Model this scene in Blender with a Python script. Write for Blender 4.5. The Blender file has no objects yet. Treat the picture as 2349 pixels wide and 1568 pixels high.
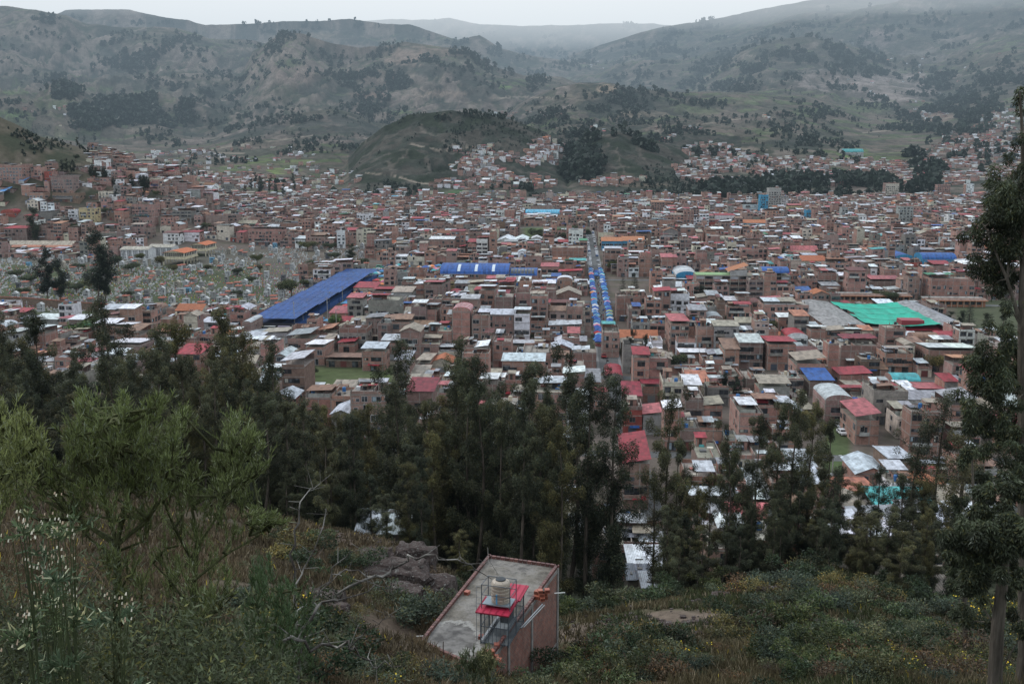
import bpy, math, random
import numpy as np
from mathutils import Vector, Matrix
random.seed(7); rng = np.random.default_rng(11)
SC = bpy.context.scene
COL = SC.collection
# ------------------------------------------------------------------ camera model
PITCH = math.radians(11.0); FPX = 2284.0; CX, CY = 1174.5, 784.0; HC = 78.0
CT, ST = math.cos(PITCH), math.sin(PITCH)
def ray(u, v):
    b = (CY - v) / FPX
    return np.array([(u - CX) / FPX, CT + b * ST, -ST + b * CT])
def P(u, v, z=0.0):
    """point of the plane at height z seen at photo position u, v (2349 px wide frame)"""
    d = ray(u, v); k = (z - HC) / d[2]
    return np.array([0, 0, HC]) + d * k
def PD(u, v, y):
    d = ray(u, v); return np.array([0, 0, HC]) + d * (y / d[1])
def UV(x, y, z):
    dz = z - HC
    f = y * CT - dz * ST; up = y * ST + dz * CT
    return CX + FPX * x / f, CY - FPX * up / f
PHI = math.radians(3.7)
CP, SP = math.cos(PHI), math.sin(PHI)
def ST_(x, y): return x * CP - y * SP, x * SP + y * CP      # world -> town grid
def XY_(s, t): return s * CP + t * SP, -s * SP + t * CP     # town grid -> world
# ------------------------------------------------------------------ noise
def _h(ix, iy, seed):
    n = (ix.astype(np.int64) * 374761393 + iy.astype(np.int64) * 668265263 + seed * 974634777) & 0xffffffff
    n = ((n ^ (n >> 13)) * 1274126177) & 0xffffffff
    return ((n ^ (n >> 16)) & 0xffff) / 65535.0
def vnoise(x, y, seed=0):
    ix = np.floor(x); iy = np.floor(y); fx = x - ix; fy = y - iy
    fx = fx * fx * fx * (fx * (fx * 6 - 15) + 10); fy = fy * fy * fy * (fy * (fy * 6 - 15) + 10)
    ix = ix.astype(np.int64); iy = iy.astype(np.int64)
    a = _h(ix, iy, seed); b = _h(ix + 1, iy, seed); c = _h(ix, iy + 1, seed); d = _h(ix + 1, iy + 1, seed)
    return (a + (b - a) * fx) * (1 - fy) + (c + (d - c) * fx) * fy
def fbm(x, y, o=5, seed=0):
    r = 0; a = .5; t = 0
    for i in range(o):
        r = r + a * vnoise(x, y, seed + i); t += a
        x, y = x * 1.62 + y * 1.18 + 17.1, -x * 1.18 + y * 1.62 + 5.3; a *= .5
    return r / t
def ridged(x, y, o=5, seed=0):
    r = 0; a = .5; t = 0
    for i in range(o):
        r = r + a * (1 - np.abs(2 * vnoise(x, y, seed + i) - 1)) ** 1.6; t += a
        x, y = x * 1.62 + y * 1.18 + 17.1, -x * 1.18 + y * 1.62 + 5.3; a *= .52
    return r / t
def sst(x, a, b):
    t = np.clip((x - a) / (b - a), 0, 1); return t * t * (3 - 2 * t)
# ------------------------------------------------------------------ terrain
NQ = np.array([-.8, -.54, -.27, -.13, .01, .055, .14, .34, .47, .8])
NY = np.array([-30, 0, 10, 20, 35, 50, 60, 75, 90, 110, 140, 170, 200.])
NZ = np.array([
 [84, 76.2, 72.3, 68, 63, 59, 57, 54, 47, 37, 19, 6, 0],
 [84, 76.2, 72, 67.5, 62, 58, 56, 53, 45, 34, 17, 5, 0],
 [84, 76.2, 71.5, 66, 60, 55.5, 53, 50, 42, 31, 14, 4, 0],
 [84, 76.2, 71.3, 65.3, 57.8, 53, 50.6, 47.4, 40, 30, 14, 3, 0],
 [84, 76.2, 71, 65, 56.6, 49.6, 46.0, 41, 35, 27, 13, 3, 0],
 [84, 76.2, 71, 65, 56.7, 50.2, 46.6, 41.5, 33, 24, 11, 3, 0],
 [84, 76.2, 71, 65.2, 57.0, 51, 47.3, 42.5, 33, 23, 10, 2.5, 0],
 [84, 76.2, 71, 65.4, 57.8, 52, 48.8, 44.3, 38, 28, 12, 3, 0],
 [84, 76.2, 71, 65.3, 57.2, 51, 47, 42, 34, 24, 10, 3, 0],
 [84, 76.2, 71, 65.3, 57.2, 51, 47, 42, 34, 24, 10, 3, 0]])
_HP = [(-4.7, 46.5), (-1.4, 57.2), (2.8, 55.8), (-1.55, 43.7)]
def near_z(x, y):
    q = np.clip(x / np.maximum(y, 14.0), -.8, .8)
    qi = np.clip(np.searchsorted(NQ, q) - 1, 0, len(NQ) - 2); yi = np.clip(np.searchsorted(NY, y) - 1, 0, len(NY) - 2)
    fq = np.clip((q - NQ[qi]) / (NQ[qi + 1] - NQ[qi]), 0, 1); fy = np.clip((y - NY[yi]) / (NY[yi + 1] - NY[yi]), 0, 1)
    z = (NZ[qi, yi] * (1 - fq) + NZ[qi + 1, yi] * fq) * (1 - fy) + (NZ[qi, yi + 1] * (1 - fq) + NZ[qi + 1, yi + 1] * fq) * fy
    z = z + .5 * np.exp(-(((x + 3.3) / 2.0) ** 2 + ((y - 43.9) / 1.8) ** 2))
    k = 1 - sst(y, 160, 200)
    z = z + ((fbm(x / 9, y / 9, 4, 3) - .5) * 2.4 + (fbm(x / 1.7, y / 1.7, 3, 9) - .5) * .55) * k * sst(y, 2, 14)
    d = np.full(np.shape(z), 1e9)
    for (ax, ay), (bx, by) in zip(_HP, _HP[1:] + _HP[:1]): d = np.minimum(d, -((bx - ax) * (y - ay) - (by - ay) * (x - ax)) / math.hypot(bx - ax, by - ay))
    f = sst(d, -1.6, -.2)
    return np.where(z > 53.15, z * (1 - f) + 53.15 * f, z)
def q_of(u, z, y):
    f = y * CT - (z - HC) * ST
    return (u - CX) / FPX * f / y
def z_of(v, y):
    e = math.atan((CY - v) / FPX) - PITCH
    return HC + y * math.tan(e)
LAY = [  # crest distance, front width, back width, gully amplitude, crest line in the frame
 (2350, 680, 500, .16, 150, [(690,470),(740,438),(790,385),(830,330),(880,290),(940,265),(1040,253),(1100,258),(1180,278),(1250,303),(1290,345),(1312,400),(1330,450)]),
 (2250, 560, 400, .12, 150, [(1285,450),(1310,365),(1350,315),(1420,303),(1500,325),(1560,345),(1600,372),(1650,405),(1700,450)]),
 (3300, 1000, 600, .16, 220, [(330,410),(420,340),(500,310),(600,275),(700,258),(760,250),(830,268),(880,298),(950,340),(1000,400)]),
 (3500, 1400, 800, .15, 240, [(1000,380),(1100,300),(1200,235),(1280,200),(1330,190),(1400,192),(1450,205),(1560,215),(1650,212),(1750,217),(1850,228),(1950,258),(2040,288),(2100,312),(2150,355),(2200,420)]),
 (4400, 1500, 900, .17, 300, [(400,330),(520,230),(580,120),(640,76),(700,80),(760,95),(830,108),(880,106),(930,96),(1000,105),(1080,118),(1130,152),(1200,172),(1290,178),(1350,200),(1400,250)]),
 (5200, 2300, 1200, .15, 380, [(-900,10),(-300,0),(0,18),(80,22),(150,36),(200,56),(280,62),(400,62),(480,86),(560,90),(650,110),(700,150),(760,220)]),
 (6500, 1600, 1200, .08, 420, [(0,60),(100,45),(150,22),(220,20),(300,22),(380,40),(430,45),(470,56),(560,56),(650,48),(750,47),(800,42),(870,52),(940,57),(1000,76),(1050,92),(1100,82),(1150,112),(1200,126),(1300,140),(1400,150),(1500,165),(1600,200)]),
 (5200, 1900, 900, .15, 340, [(1420,300),(1480,250),(1560,212),(1620,176),(1700,118),(1780,92),(1860,85),(1950,105),(2050,140),(2150,180),(2300,215),(2600,240),(3200,240)]),
 (7500, 3300, 1500, .10, 520, [(1300,130),(1400,95),(1450,80),(1500,66),(1560,56),(1650,40),(1750,20),(1850,2),(1950,-15),(2349,-60),(2800,-80),(3500,-80)]),
 (9500, 2000, 1500, .05, 700, [(500,75),(700,60),(800,50),(900,44),(1000,46),(1030,42),(1100,58),(1200,62),(1300,60),(1400,55),(1500,55),(1560,62),(1700,70)]),
]
_LP = []
for yc, wf, wb, ga, gs, pts in LAY:
    zz = np.array([z_of(v, yc) for u, v in pts]); qq = np.array([q_of(u, z, yc) for (u, v), z in zip(pts, zz)])
    _LP.append((yc, wf, wb, ga, gs, qq, zz))
LQ = np.array([-.9, -.506, -.47, -.42, -.392, -.364, -.334, -.304, -.285, -.262])
LZ = np.array([112, 102, 86, 72, 63, 54, 45, 30, 14, 0.])
def base_z(q, y):
    d = np.maximum(y - 1650, 0)
    m = 1 + .4 * sst(q, .1, .3) + .5 * sst(q, .40, .5)
    return (.03 * d + 2e-5 * d * d * (d < 2500) + (d >= 2500) * (2e-5 * 2500 ** 2 + .05 * (d - 2500))) * m
def far_z(x, y):
    q = x / y
    B = base_z(q, y)
    h = np.zeros_like(B)
    for yc, wf, wb, ga, gs, qq, zz in _LP:
        zc = np.interp(q, qq, zz, left=-1e4, right=-1e4)
        zc = np.where((q < qq[0]) | (q > qq[-1]), -1e4, zc)
        # taper beyond the ends of the drawn crest
        c = np.maximum(zc - base_z(q, np.full_like(q, yc)), 0)
        wob = (fbm(x / (gs * 2.2), y / (gs * 2.2), 3, int(yc) % 91) - .5)
        tf = np.clip((y - (yc - wf) + wob * wf * .35) / wf, 0, 1); tb = np.clip((y - yc) / wb, 0, 1)
        sh = np.where(y < yc, tf ** 1.15 * (1 - .12 * np.sin(tf * math.pi)), 1 - tb * tb * (3 - 2 * tb))
        wx = (fbm(x / gs, y / gs, 3, 19) - .5) * gs * 1.1; g = ridged((x + wx) / gs + 3.1, (y - wx) / gs, 5, int(yc) % 77 + 5) - .62 + .55 * (ridged((x + wx) / gs * 3.3, y / gs * 2.6, 4, int(yc) % 71 + 9) - .6)
        hh = c * sh
        rel = 4 * np.clip(sh, 0, 1) * (1 - np.clip(sh, 0, 1)) * .8 + .14
        hh = hh + c * ga * 1.75 * g * rel * (hh > 0) * sst(hh, 0, 25)
        h = np.maximum(h, hh)
    return B + h + (fbm(x / 90, y / 90, 4, 31) - .5) * 10 * sst(y, 1700, 2100)
def left_z(x, y):
    q = x / y
    c = np.interp(q, LQ, LZ)
    up = sst(y, 770, 1010); dn = 1 - sst(y, 1080, 1560)
    return c * np.where(y < 1045, up, dn) * (1 + (fbm(x / 120, y / 120, 4, 8) - .5) * .30 * sst(y, 800, 900) * (y < 1500))
def hgt(x, y):
    x = np.atleast_1d(np.asarray(x, float)); y = np.atleast_1d(np.asarray(y, float))
    z = np.zeros_like(x + y)
    n = y < 200
    if n.any(): z[n] = lookup('near', x[n], y[n])
    m = (y >= 200) & (y < 1650)
    if m.any(): z[m] = left_z(x[m], y[m])
    f = y >= 1650
    if f.any(): z[f] = lookup('far', x[f] / y[f], y[f])
    return z
GRIDS = {}
def lookup(k, a, b):
    xs, ys, Z = GRIDS[k]
    i = np.clip(np.searchsorted(xs, a) - 1, 0, len(xs) - 2); j = np.clip(np.searchsorted(ys, b) - 1, 0, len(ys) - 2)
    f = np.clip((a - xs[i]) / (xs[i + 1] - xs[i]), 0, 1); g = np.clip((b - ys[j]) / (ys[j + 1] - ys[j]), 0, 1)
    return (Z[j, i] * (1 - f) + Z[j, i + 1] * f) * (1 - g) + (Z[j + 1, i] * (1 - f) + Z[j + 1, i + 1] * f) * g
def hz(x, y): return float(hgt([x], [y])[0])
_HS = np.concatenate([np.arange(12, 220, .6), np.arange(220, 1650, 5), np.arange(1650, 10000, 14)])
def hit(u, v, ymin=12):
    """where the view ray through photo position u, v meets the terrain"""
    d = ray(u, v); ys = _HS[_HS >= ymin]; k = ys / d[1]
    xs = d[0] * k; zr = HC + d[2] * k; zt = hgt(xs, ys)
    i = np.argmax(zr <= zt)
    if not (zr <= zt).any(): return None
    if i > 0:
        a = zr[i - 1] - zt[i - 1]; b = zt[i] - zr[i]; f = a / max(a + b, 1e-6)
        y = ys[i - 1] + (ys[i] - ys[i - 1]) * f
    else: y = ys[0]
    x = d[0] * y / d[1]
    return np.array([x, y, hz(x, y)])
# ------------------------------------------------------------------ materials
MATS = {}
def newmat(name, rough=.9, spec=.2):
    m = bpy.data.materials.new(name); m.use_nodes = True
    nt = m.node_tree; b = nt.nodes['Principled BSDF']
    b.inputs['Roughness'].default_value = rough
    b.inputs['Specular IOR Level'].default_value = spec
    MATS[name] = m
    return m, nt, b
class G:
    """tiny node helper"""
    def __init__(s, nt): s.nt = nt
    def n(s, t, **k):
        n = s.nt.nodes.new(t)
        for a, v in k.items(): setattr(n, a, v)
        return n
    def m(s, op, a, b=None, c=None, clamp=False):
        n = s.n('ShaderNodeMath', operation=op); n.use_clamp = clamp
        for i, v in enumerate((a, b, c)):
            if v is None: continue
            if isinstance(v, (int, float)): n.inputs[i].default_value = v
            else: s.nt.links.new(v, n.inputs[i])
        return n.outputs[0]
    def mix(s, f, a, b, mode='MIX'):
        n = s.n('ShaderNodeMix', data_type='RGBA', blend_type=mode)
        for i, v in ((0, f), (6, a), (7, b)):
            if isinstance(v, (int, float)): n.inputs[i].default_value = v
            elif isinstance(v, tuple): n.inputs[i].default_value = (*v, 1) if len(v) == 3 else v
            else: s.nt.links.new(v, n.inputs[i])
        return n.outputs[2]
    def noise(s, vec, scale, detail=4, rough=.55, out=0):
        n = s.n('ShaderNodeTexNoise'); n.inputs['Scale'].default_value = scale
        n.inputs['Detail'].default_value = detail; n.inputs['Roughness'].default_value = rough
        s.nt.links.new(vec, n.inputs['Vector']); return n.outputs[out]
    def ramp(s, f, stops):
        n = s.n('ShaderNodeValToRGB'); e = n.color_ramp.elements
        while len(e) < len(stops): e.new(.5)
        for k, (p, c) in enumerate(stops):
            e[k].position = p; e[k].color = (c, c, c, 1) if isinstance(c, (int, float)) else (*c, 1)
        s.nt.links.new(f, n.inputs[0]); return n.outputs[0]
    def link(s, a, b): s.nt.links.new(a, b)
    def bump(s, h, strength, dist, b):
        n = s.n('ShaderNodeBump'); n.inputs['Strength'].default_value = strength; n.inputs['Distance'].default_value = dist
        s.link(h, n.inputs['Height']); s.link(n.outputs[0], b.inputs['Normal'])
def col_attr(g): return g.n('ShaderNodeAttribute', attribute_name='Col').outputs['Color']
def uvs(g):
    a = g.n('ShaderNodeAttribute', attribute_name='UV'); s = g.n('ShaderNodeSeparateXYZ'); g.link(a.outputs['Vector'], s.inputs[0]); return a.outputs['Vector'], s.outputs[0], s.outputs[1]
def pos(g): return g.n('ShaderNodeNewGeometry').outputs['Position']
def band(g, x, period, width, off=0.0):
    f = g.m('MODULO', g.m('ADD', x, off + 1000 * period), period)
    return g.m('LESS_THAN', f, width)
def make_mats():
    # raw brick infill between concrete columns and slabs
    m, nt, b = newmat('brick_wall', .92, .15); g = G(nt)
    uv, ux, uy = uvs(g); c = col_attr(g); p = pos(g)
    n1 = g.noise(p, .35, 5, .6); n2 = g.noise(p, 2.3, 4, .6)
    br = g.n('ShaderNodeTexBrick'); br.inputs['Scale'].default_value = 1.0; br.inputs['Brick Width'].default_value = .27; br.inputs['Row Height'].default_value = .115
    br.inputs['Mortar Size'].default_value = .014; br.inputs['Color1'].default_value = (1.12, 1.08, 1.05, 1); br.inputs['Color2'].default_value = (.82, .82, .85, 1); br.inputs['Mortar'].default_value = (.95, 1.05, 1.15, 1)
    g.link(uv, br.inputs['Vector'])
    cc = g.mix(1.0, c, br.outputs['Color'], 'MULTIPLY')
    cc = g.mix(1.0, cc, g.ramp(n1, [(.25, .6), (.75, 1.3)]), 'MULTIPLY')
    cc = g.mix(1.0, cc, g.ramp(n2, [(.3, .8), (.7, 1.15)]), 'MULTIPLY')
    fr = g.m('MAXIMUM', band(g, ux, 3.6, .27), band(g, uy, 2.75, .26, .13))
    conc = g.mix(1.0, (.25, .225, .2), g.ramp(n2, [(.3, .75), (.7, 1.25)]), 'MULTIPLY')
    cc = g.mix(g.m('MULTIPLY', fr, .85), cc, conc)
    st = g.noise(uv, 1.1, 3, .7); cc = g.mix(g.m('MULTIPLY', g.ramp(st, [(.55, 0.), (.8, 1.)]), .35), cc, (.09, .075, .065))
    g.link(cc, b.inputs['Base Color']); g.bump(br.outputs['Fac'], .3, .02, b)
    # plaster, paint and bare concrete
    m, nt, b = newmat('plaster', .88, .2); g = G(nt); c = col_attr(g); p = pos(g); uv, ux, uy = uvs(g)
    n1 = g.noise(p, .7, 6, .7); n2 = g.noise(p, 4, 4, .6)
    cc = g.mix(1.0, c, g.ramp(n1, [(.3, .55), (.7, 1.2)]), 'MULTIPLY'); cc = g.mix(1.0, cc, g.ramp(n2, [(.3, .85), (.7, 1.1)]), 'MULTIPLY')
    g.link(cc, b.inputs['Base Color'])
    # cast roof slabs with stains, ponding and rubble
    m, nt, b = newmat('roof_slab', .93, .15); g = G(nt); c = col_attr(g); p = pos(g)
    n1 = g.noise(p, .45, 6, .7); n2 = g.noise(p, 1.9, 5, .7); n3 = g.noise(p, 7, 2, .5)
    cc = g.mix(1.0, c, g.ramp(n1, [(.25, .55), (.5, 1.), (.75, 1.35)]), 'MULTIPLY'); cc = g.mix(1.0, cc, g.ramp(n2, [(.3, .7), (.7, 1.2)]), 'MULTIPLY')
    cc = g.mix(g.ramp(n3, [(.63, 0.), (.7, 1.)]), cc, (.3, .27, .24))
    g.link(cc, b.inputs['Base Color'])
    # corrugated sheet
    m, nt, b = newmat('corrugated_sheet', .6, .25); g = G(nt); c = col_attr(g); p = pos(g); uv, ux, uy = uvs(g)
    sx = g.m('FLOOR', g.m('DIVIDE', ux, .9)); sy = g.m('FLOOR', g.m('DIVIDE', uy, 2.4))
    cb = g.n('ShaderNodeCombineXYZ'); g.link(sx, cb.inputs[0]); g.link(sy, cb.inputs[1]); 
    wn = g.n('ShaderNodeTexWhiteNoise', noise_dimensions='3D'); g.link(cb.outputs[0], wn.inputs['Vector'])
    n1 = g.noise(p, .6, 5, .7); n2 = g.noise(p, 2.5, 4, .65)
    cc = g.mix(1.0, c, g.ramp(wn.outputs['Value'], [(0., .62), (.5, 1.), (1., 1.18)]), 'MULTIPLY')
    cc = g.mix(1.0, cc, g.ramp(n1, [(.3, .55), (.7, 1.18)]), 'MULTIPLY')
    cc = g.mix(g.m('MULTIPLY', g.ramp(n2, [(.54, 0.), (.68, 1.)]), .5), cc, (.16, .09, .06))
    cor = g.m('SINE', g.m('MULTIPLY', ux, 2 * math.pi / .26)); cc = g.mix(1.0, cc, g.ramp(g.m('MULTIPLY_ADD', cor, .5, .5), [(0., .76), (1., 1.1)]), 'MULTIPLY')
    g.link(cc, b.inputs['Base Color']); g.bump(cor, .5, .03, b)
    # clay tile
    m, nt, b = newmat('clay_tile', .9, .1); g = G(nt); c = col_attr(g); p = pos(g); uv, ux, uy = uvs(g)
    n1 = g.noise(p, .8, 5, .7); n2 = g.noise(p, 6, 3, .7)
    cc = g.mix(1.0, c, g.ramp(n1, [(.25, .65), (.75, 1.2)]), 'MULTIPLY'); cc = g.mix(1.0, cc, g.ramp(n2, [(.3, .7), (.7, 1.2)]), 'MULTIPLY')
    cor = g.m('SINE', g.m('MULTIPLY', ux, 2 * math.pi / .3)); cc = g.mix(1.0, cc, g.ramp(g.m('MULTIPLY_ADD', cor, .5, .5), [(0., .7), (1., 1.1)]), 'MULTIPLY')
    g.link(cc, b.inputs['Base Color'])
    m, nt, b = newmat('window_glass', .15, .6); g = G(nt)
    n1 = g.noise(pos(g), .45, 2, .5); g.link(g.ramp(n1, [(.35, (.012, .014, .016)), (.55, (.03, .034, .04)), (.7, (.10, .11, .12))]), b.inputs['Base Color'])
    m, nt, b = newmat('tarp', .6, .3); g = G(nt); c = col_attr(g)
    n1 = g.noise(pos(g), 1.3, 4, .6); g.link(g.mix(1.0, c, g.ramp(n1, [(.25, .7), (.75, 1.2)]), 'MULTIPLY'), b.inputs['Base Color']); g.bump(n1, .4, .3, b)
    m, nt, b = newmat('paint', .5, .4); g = G(nt); c = col_attr(g)
    n1 = g.noise(pos(g), 3, 4, .6); g.link(g.mix(1.0, c, g.ramp(n1, [(.25, .85), (.75, 1.1)]), 'MULTIPLY'), b.inputs['Base Color'])
    m, nt, b = newmat('metal', .45, .5); b.inputs['Metallic'].default_value = .5; g = G(nt); c = col_attr(g)
    n1 = g.noise(pos(g), 5, 4, .6); g.link(g.mix(1.0, c, g.ramp(n1, [(.25, .75), (.75, 1.1)]), 'MULTIPLY'), b.inputs['Base Color'])
    # bark
    m, nt, b = newmat('bark', .95, .1); g = G(nt); p = pos(g)
    mp = g.n('ShaderNodeMapping'); mp.inputs['Scale'].default_value = (6, 6, .7); g.link(p, mp.inputs[0]); n1 = g.noise(mp.outputs[0], 1, 5, .7)
    g.link(g.mix(1.0, col_attr(g), g.ramp(n1, [(.3, .45), (.5, .9), (.7, 1.5)]), 'MULTIPLY'), b.inputs['Base Color']); g.bump(n1, .6, .1, b)
    # leaves
    m, nt, b = newmat('leaf', .62, .25); g = G(nt); c = col_attr(g)
    oi = g.n('ShaderNodeObjectInfo'); n1 = g.noise(pos(g), .22, 3, .6)
    cc = g.mix(1.0, c, g.ramp(n1, [(.3, .6), (.7, 1.45)]), 'MULTIPLY'); cc = g.mix(1.0, cc, g.ramp(oi.outputs['Random'], [(0., (.55, .62, .66)), (.5, (1., 1., 1.)), (1., (1.5, 1.25, .9))]), 'MULTIPLY')
    tr = g.n('ShaderNodeBsdfTranslucent'); ms = g.n('ShaderNodeMixShader'); ms.inputs[0].default_value = .22
    g.link(cc, b.inputs['Base Color']); g.link(cc, tr.inputs['Color']); g.link(b.outputs[0], ms.inputs[1]); g.link(tr.outputs[0], ms.inputs[2]); g.link(ms.outputs[0], nt.nodes['Material Output'].inputs[0])
    # rock
    m, nt, b = newmat('rock', .95, .15); g = G(nt); p = pos(g); n1 = g.noise(p, 1.2, 6, .75); n2 = g.noise(p, 5, 5, .7)
    cc = g.ramp(n1, [(.3, (.022, .017, .016)), (.5, (.06, .044, .04)), (.7, (.12, .098, .088))]); cc = g.mix(g.ramp(n2, [(.56, 0.), (.66, 1.)]), cc, (.2, .19, .175))
    g.link(cc, b.inputs['Base Color']); g.bump(n2, .9, .15, b)
    # terrain: vertex colour broken up by noise
    def terr(name, s1, s2, s3, amp, bump):
        m, nt, b = newmat(name, .97, .05); g = G(nt); c = col_attr(g); p = pos(g)
        n1 = g.noise(p, s1, 6, .7); n2 = g.noise(p, s2, 5, .7); n3 = g.noise(p, s3, 4, .7)
        cc = g.mix(1.0, c, g.ramp(n1, [(.25, 1 - amp), (.75, 1 + amp)]), 'MULTIPLY')
        cc = g.mix(1.0, cc, g.ramp(n2, [(.3, 1 - amp), (.7, 1 + amp)]), 'MULTIPLY')
        cc = g.mix(g.m('MULTIPLY', g.ramp(n3, [(.56, 0.), (.66, 1.)]), .55), cc, g.mix(1.0, c, (.38, .42, .42), 'MULTIPLY'))
        g.link(cc, b.inputs['Base Color']); g.bump(n2, .8, bump, b)
    terr('slope_soil', .12, .7, 3.2, .35, .25); terr('town_ground', .03, .3, 1.2, .22, .1); terr('hill_ground', .006, .03, .07, .34, 9.)
    m, nt, b = newmat('asphalt', .8, .3); g = G(nt); p = pos(g); n1 = g.noise(p, .15, 5, .7); n2 = g.noise(p, 1.2, 5, .7)
    cc = g.ramp(n1, [(.3, .065), (.7, .11)]); cc = g.mix(1.0, cc, g.ramp(n2, [(.3, .8), (.7, 1.15)]), 'MULTIPLY'); g.link(cc, b.inputs['Base Color'])
make_mats()
MORD = ['brick_wall', 'plaster', 'roof_slab', 'corrugated_sheet', 'clay_tile', 'window_glass', 'tarp', 'paint', 'metal', 'bark', 'leaf', 'rock']
MI = {n: i for i, n in enumerate(MORD)}
# ------------------------------------------------------------------ mesh batches
def mesh_np(name, verts, faces_per, loops, mats, midx=None, cols=None, uv=None, smooth=False):
    """verts (n,3); loops (k*faces_per) vertex indices; cols per vertex or per face"""
    me = bpy.data.meshes.new(name); nv = len(verts); nf = len(loops) // faces_per
    me.vertices.add(nv); me.vertices.foreach_set('co', np.asarray(verts, np.float32).ravel())
    me.loops.add(nf * faces_per); me.loops.foreach_set('vertex_index', np.asarray(loops, np.int32))
    me.polygons.add(nf); me.polygons.foreach_set('loop_start', np.arange(0, nf * faces_per, faces_per, dtype=np.int32))
    for m in mats: me.materials.append(MATS[m])
    if midx is not None: me.polygons.foreach_set('material_index', np.asarray(midx, np.int32))
    me.update(calc_edges=True)
    if smooth: me.polygons.foreach_set('use_smooth', np.ones(nf, bool))
    if cols is not None:
        cols = np.asarray(cols, np.float32)
        if len(cols) == nv:
            a = me.color_attributes.new('Col', 'FLOAT_COLOR', 'POINT'); d = np.ones((nv, 4), np.float32)
        else:
            a = me.color_attributes.new('Col', 'FLOAT_COLOR', 'CORNER'); cols = np.repeat(cols, faces_per, 0); d = np.ones((len(cols), 4), np.float32)
        d[:, :3] = cols; a.data.foreach_set('color', d.ravel())
    if uv is not None:
        a = me.uv_layers.new(name='UV'); a.data.foreach_set('uv', np.asarray(uv, np.float32).ravel())
    return me
class QB:
    """batch of quads; every quad has its own material, colour and metre-scaled uv"""
    def __init__(s): s.v = []; s.m = []; s.c = []; s.uv = []
    def quad(s, a, b, c, d, mat, col, u0=0, v0=0):
        s.v.append((a, b, c, d)); s.m.append(MI[mat]); s.c.append(col)
        w = math.dist(a, b); h = math.dist(a, d)
        s.uv.append(((u0, v0), (u0 + w, v0), (u0 + w, v0 + h), (u0, v0 + h)))
    def box(s, x0, x1, y0, y1, z0, z1, mat, col, top=None, topc=None, bottom=False, u0=0, v0=0, sides='fblr', t=True):
        if 'f' in sides: s.quad((x0, y0, z0), (x1, y0, z0), (x1, y0, z1), (x0, y0, z1), mat, col, u0, v0)
        if 'r' in sides: s.quad((x1, y0, z0), (x1, y1, z0), (x1, y1, z1), (x1, y0, z1), mat, col, u0, v0)
        if 'b' in sides: s.quad((x1, y1, z0), (x0, y1, z0), (x0, y1, z1), (x1, y1, z1), mat, col, u0, v0)
        if 'l' in sides: s.quad((x0, y1, z0), (x0, y0, z0), (x0, y0, z1), (x0, y1, z1), mat, col, u0, v0)
        if t: s.quad((x0, y0, z1), (x1, y0, z1), (x1, y1, z1), (x0, y1, z1), top or mat, topc or col)
        if bottom: s.quad((x0, y1, z0), (x1, y1, z0), (x1, y0, z0), (x0, y0, z0), mat, col)
    def bar(s, a, b, r, mat, col):
        a = Vector(a); b = Vector(b); d = (b - a).normalized(); o = d.orthogonal().normalized(); p = d.cross(o)
        q = [o * r, p * r, -o * r, -p * r]
        for i in range(4):
            e, f = q[i], q[(i + 1) % 4]
            s.quad(tuple(a + e), tuple(a + f), tuple(b + f), tuple(b + e), mat, col)
        s.quad(*[tuple(b + e) for e in q], mat, col)
    def xf(s, ox, oy, oz, rz):
        c, n = math.cos(rz), math.sin(rz)
        s.v = [tuple((x * c - y * n + ox, x * n + y * c + oy, z + oz) for x, y, z in q) for q in s.v]; return s
    def add(s, o): s.v += o.v; s.m += o.m; s.c += o.c; s.uv += o.uv
    def mesh(s, name):
        v = np.array(s.v, np.float32).reshape(-1, 3); used = sorted(set(s.m)); mp = {k: i for i, k in enumerate(used)}
        return mesh_np(name, v, 4, np.arange(len(v)), [MORD[k] for k in used], [mp[k] for k in s.m], np.array(s.c, np.float32), np.array(s.uv, np.float32).reshape(-1, 2))
    def obj(s, name, parent=None): return link(name, s.mesh(name), parent)
def link(name, me, parent=None, loc=None, rz=0):
    o = bpy.data.objects.new(name, me); COL.objects.link(o)
    if parent: o.parent = parent
    if loc is not None: o.location = loc
    if rz: o.rotation_euler = (0, 0, rz)
    return o
def tag(o, label=None, cat=None, group=None, kind=None):
    if label: o['label'] = label
    if cat: o['category'] = cat
    if group: o['group'] = group
    if kind: o['kind'] = kind
    return o
def thing(name, label, cat, loc=(0, 0, 0), rz=0, group=None):
    return tag(link(name, None, None, loc, rz), label, cat, group)
def copy_tree(o, parent=None):
    c = o.copy(); COL.objects.link(c)
    if parent: c.parent = parent
    for ch in list(o.children): copy_tree(ch, c)
    return c
def vary(c, a=.12):
    k = 1 + random.uniform(-a, a); return tuple(min(.9, x * k * (1 + random.uniform(-.04, .04))) for x in c)
def grid_mesh(name, X, Y, Z, C, mat):
    ny, nx = X.shape; v = np.stack([X, Y, Z], -1).reshape(-1, 3)
    i = np.arange(ny - 1)[:, None] * nx + np.arange(nx - 1)[None]
    l = np.stack([i, i + 1, i + nx + 1, i + nx], -1).reshape(-1)
    return mesh_np(name, v, 4, l, [mat], None, C.reshape(-1, 3), None, True)
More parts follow.
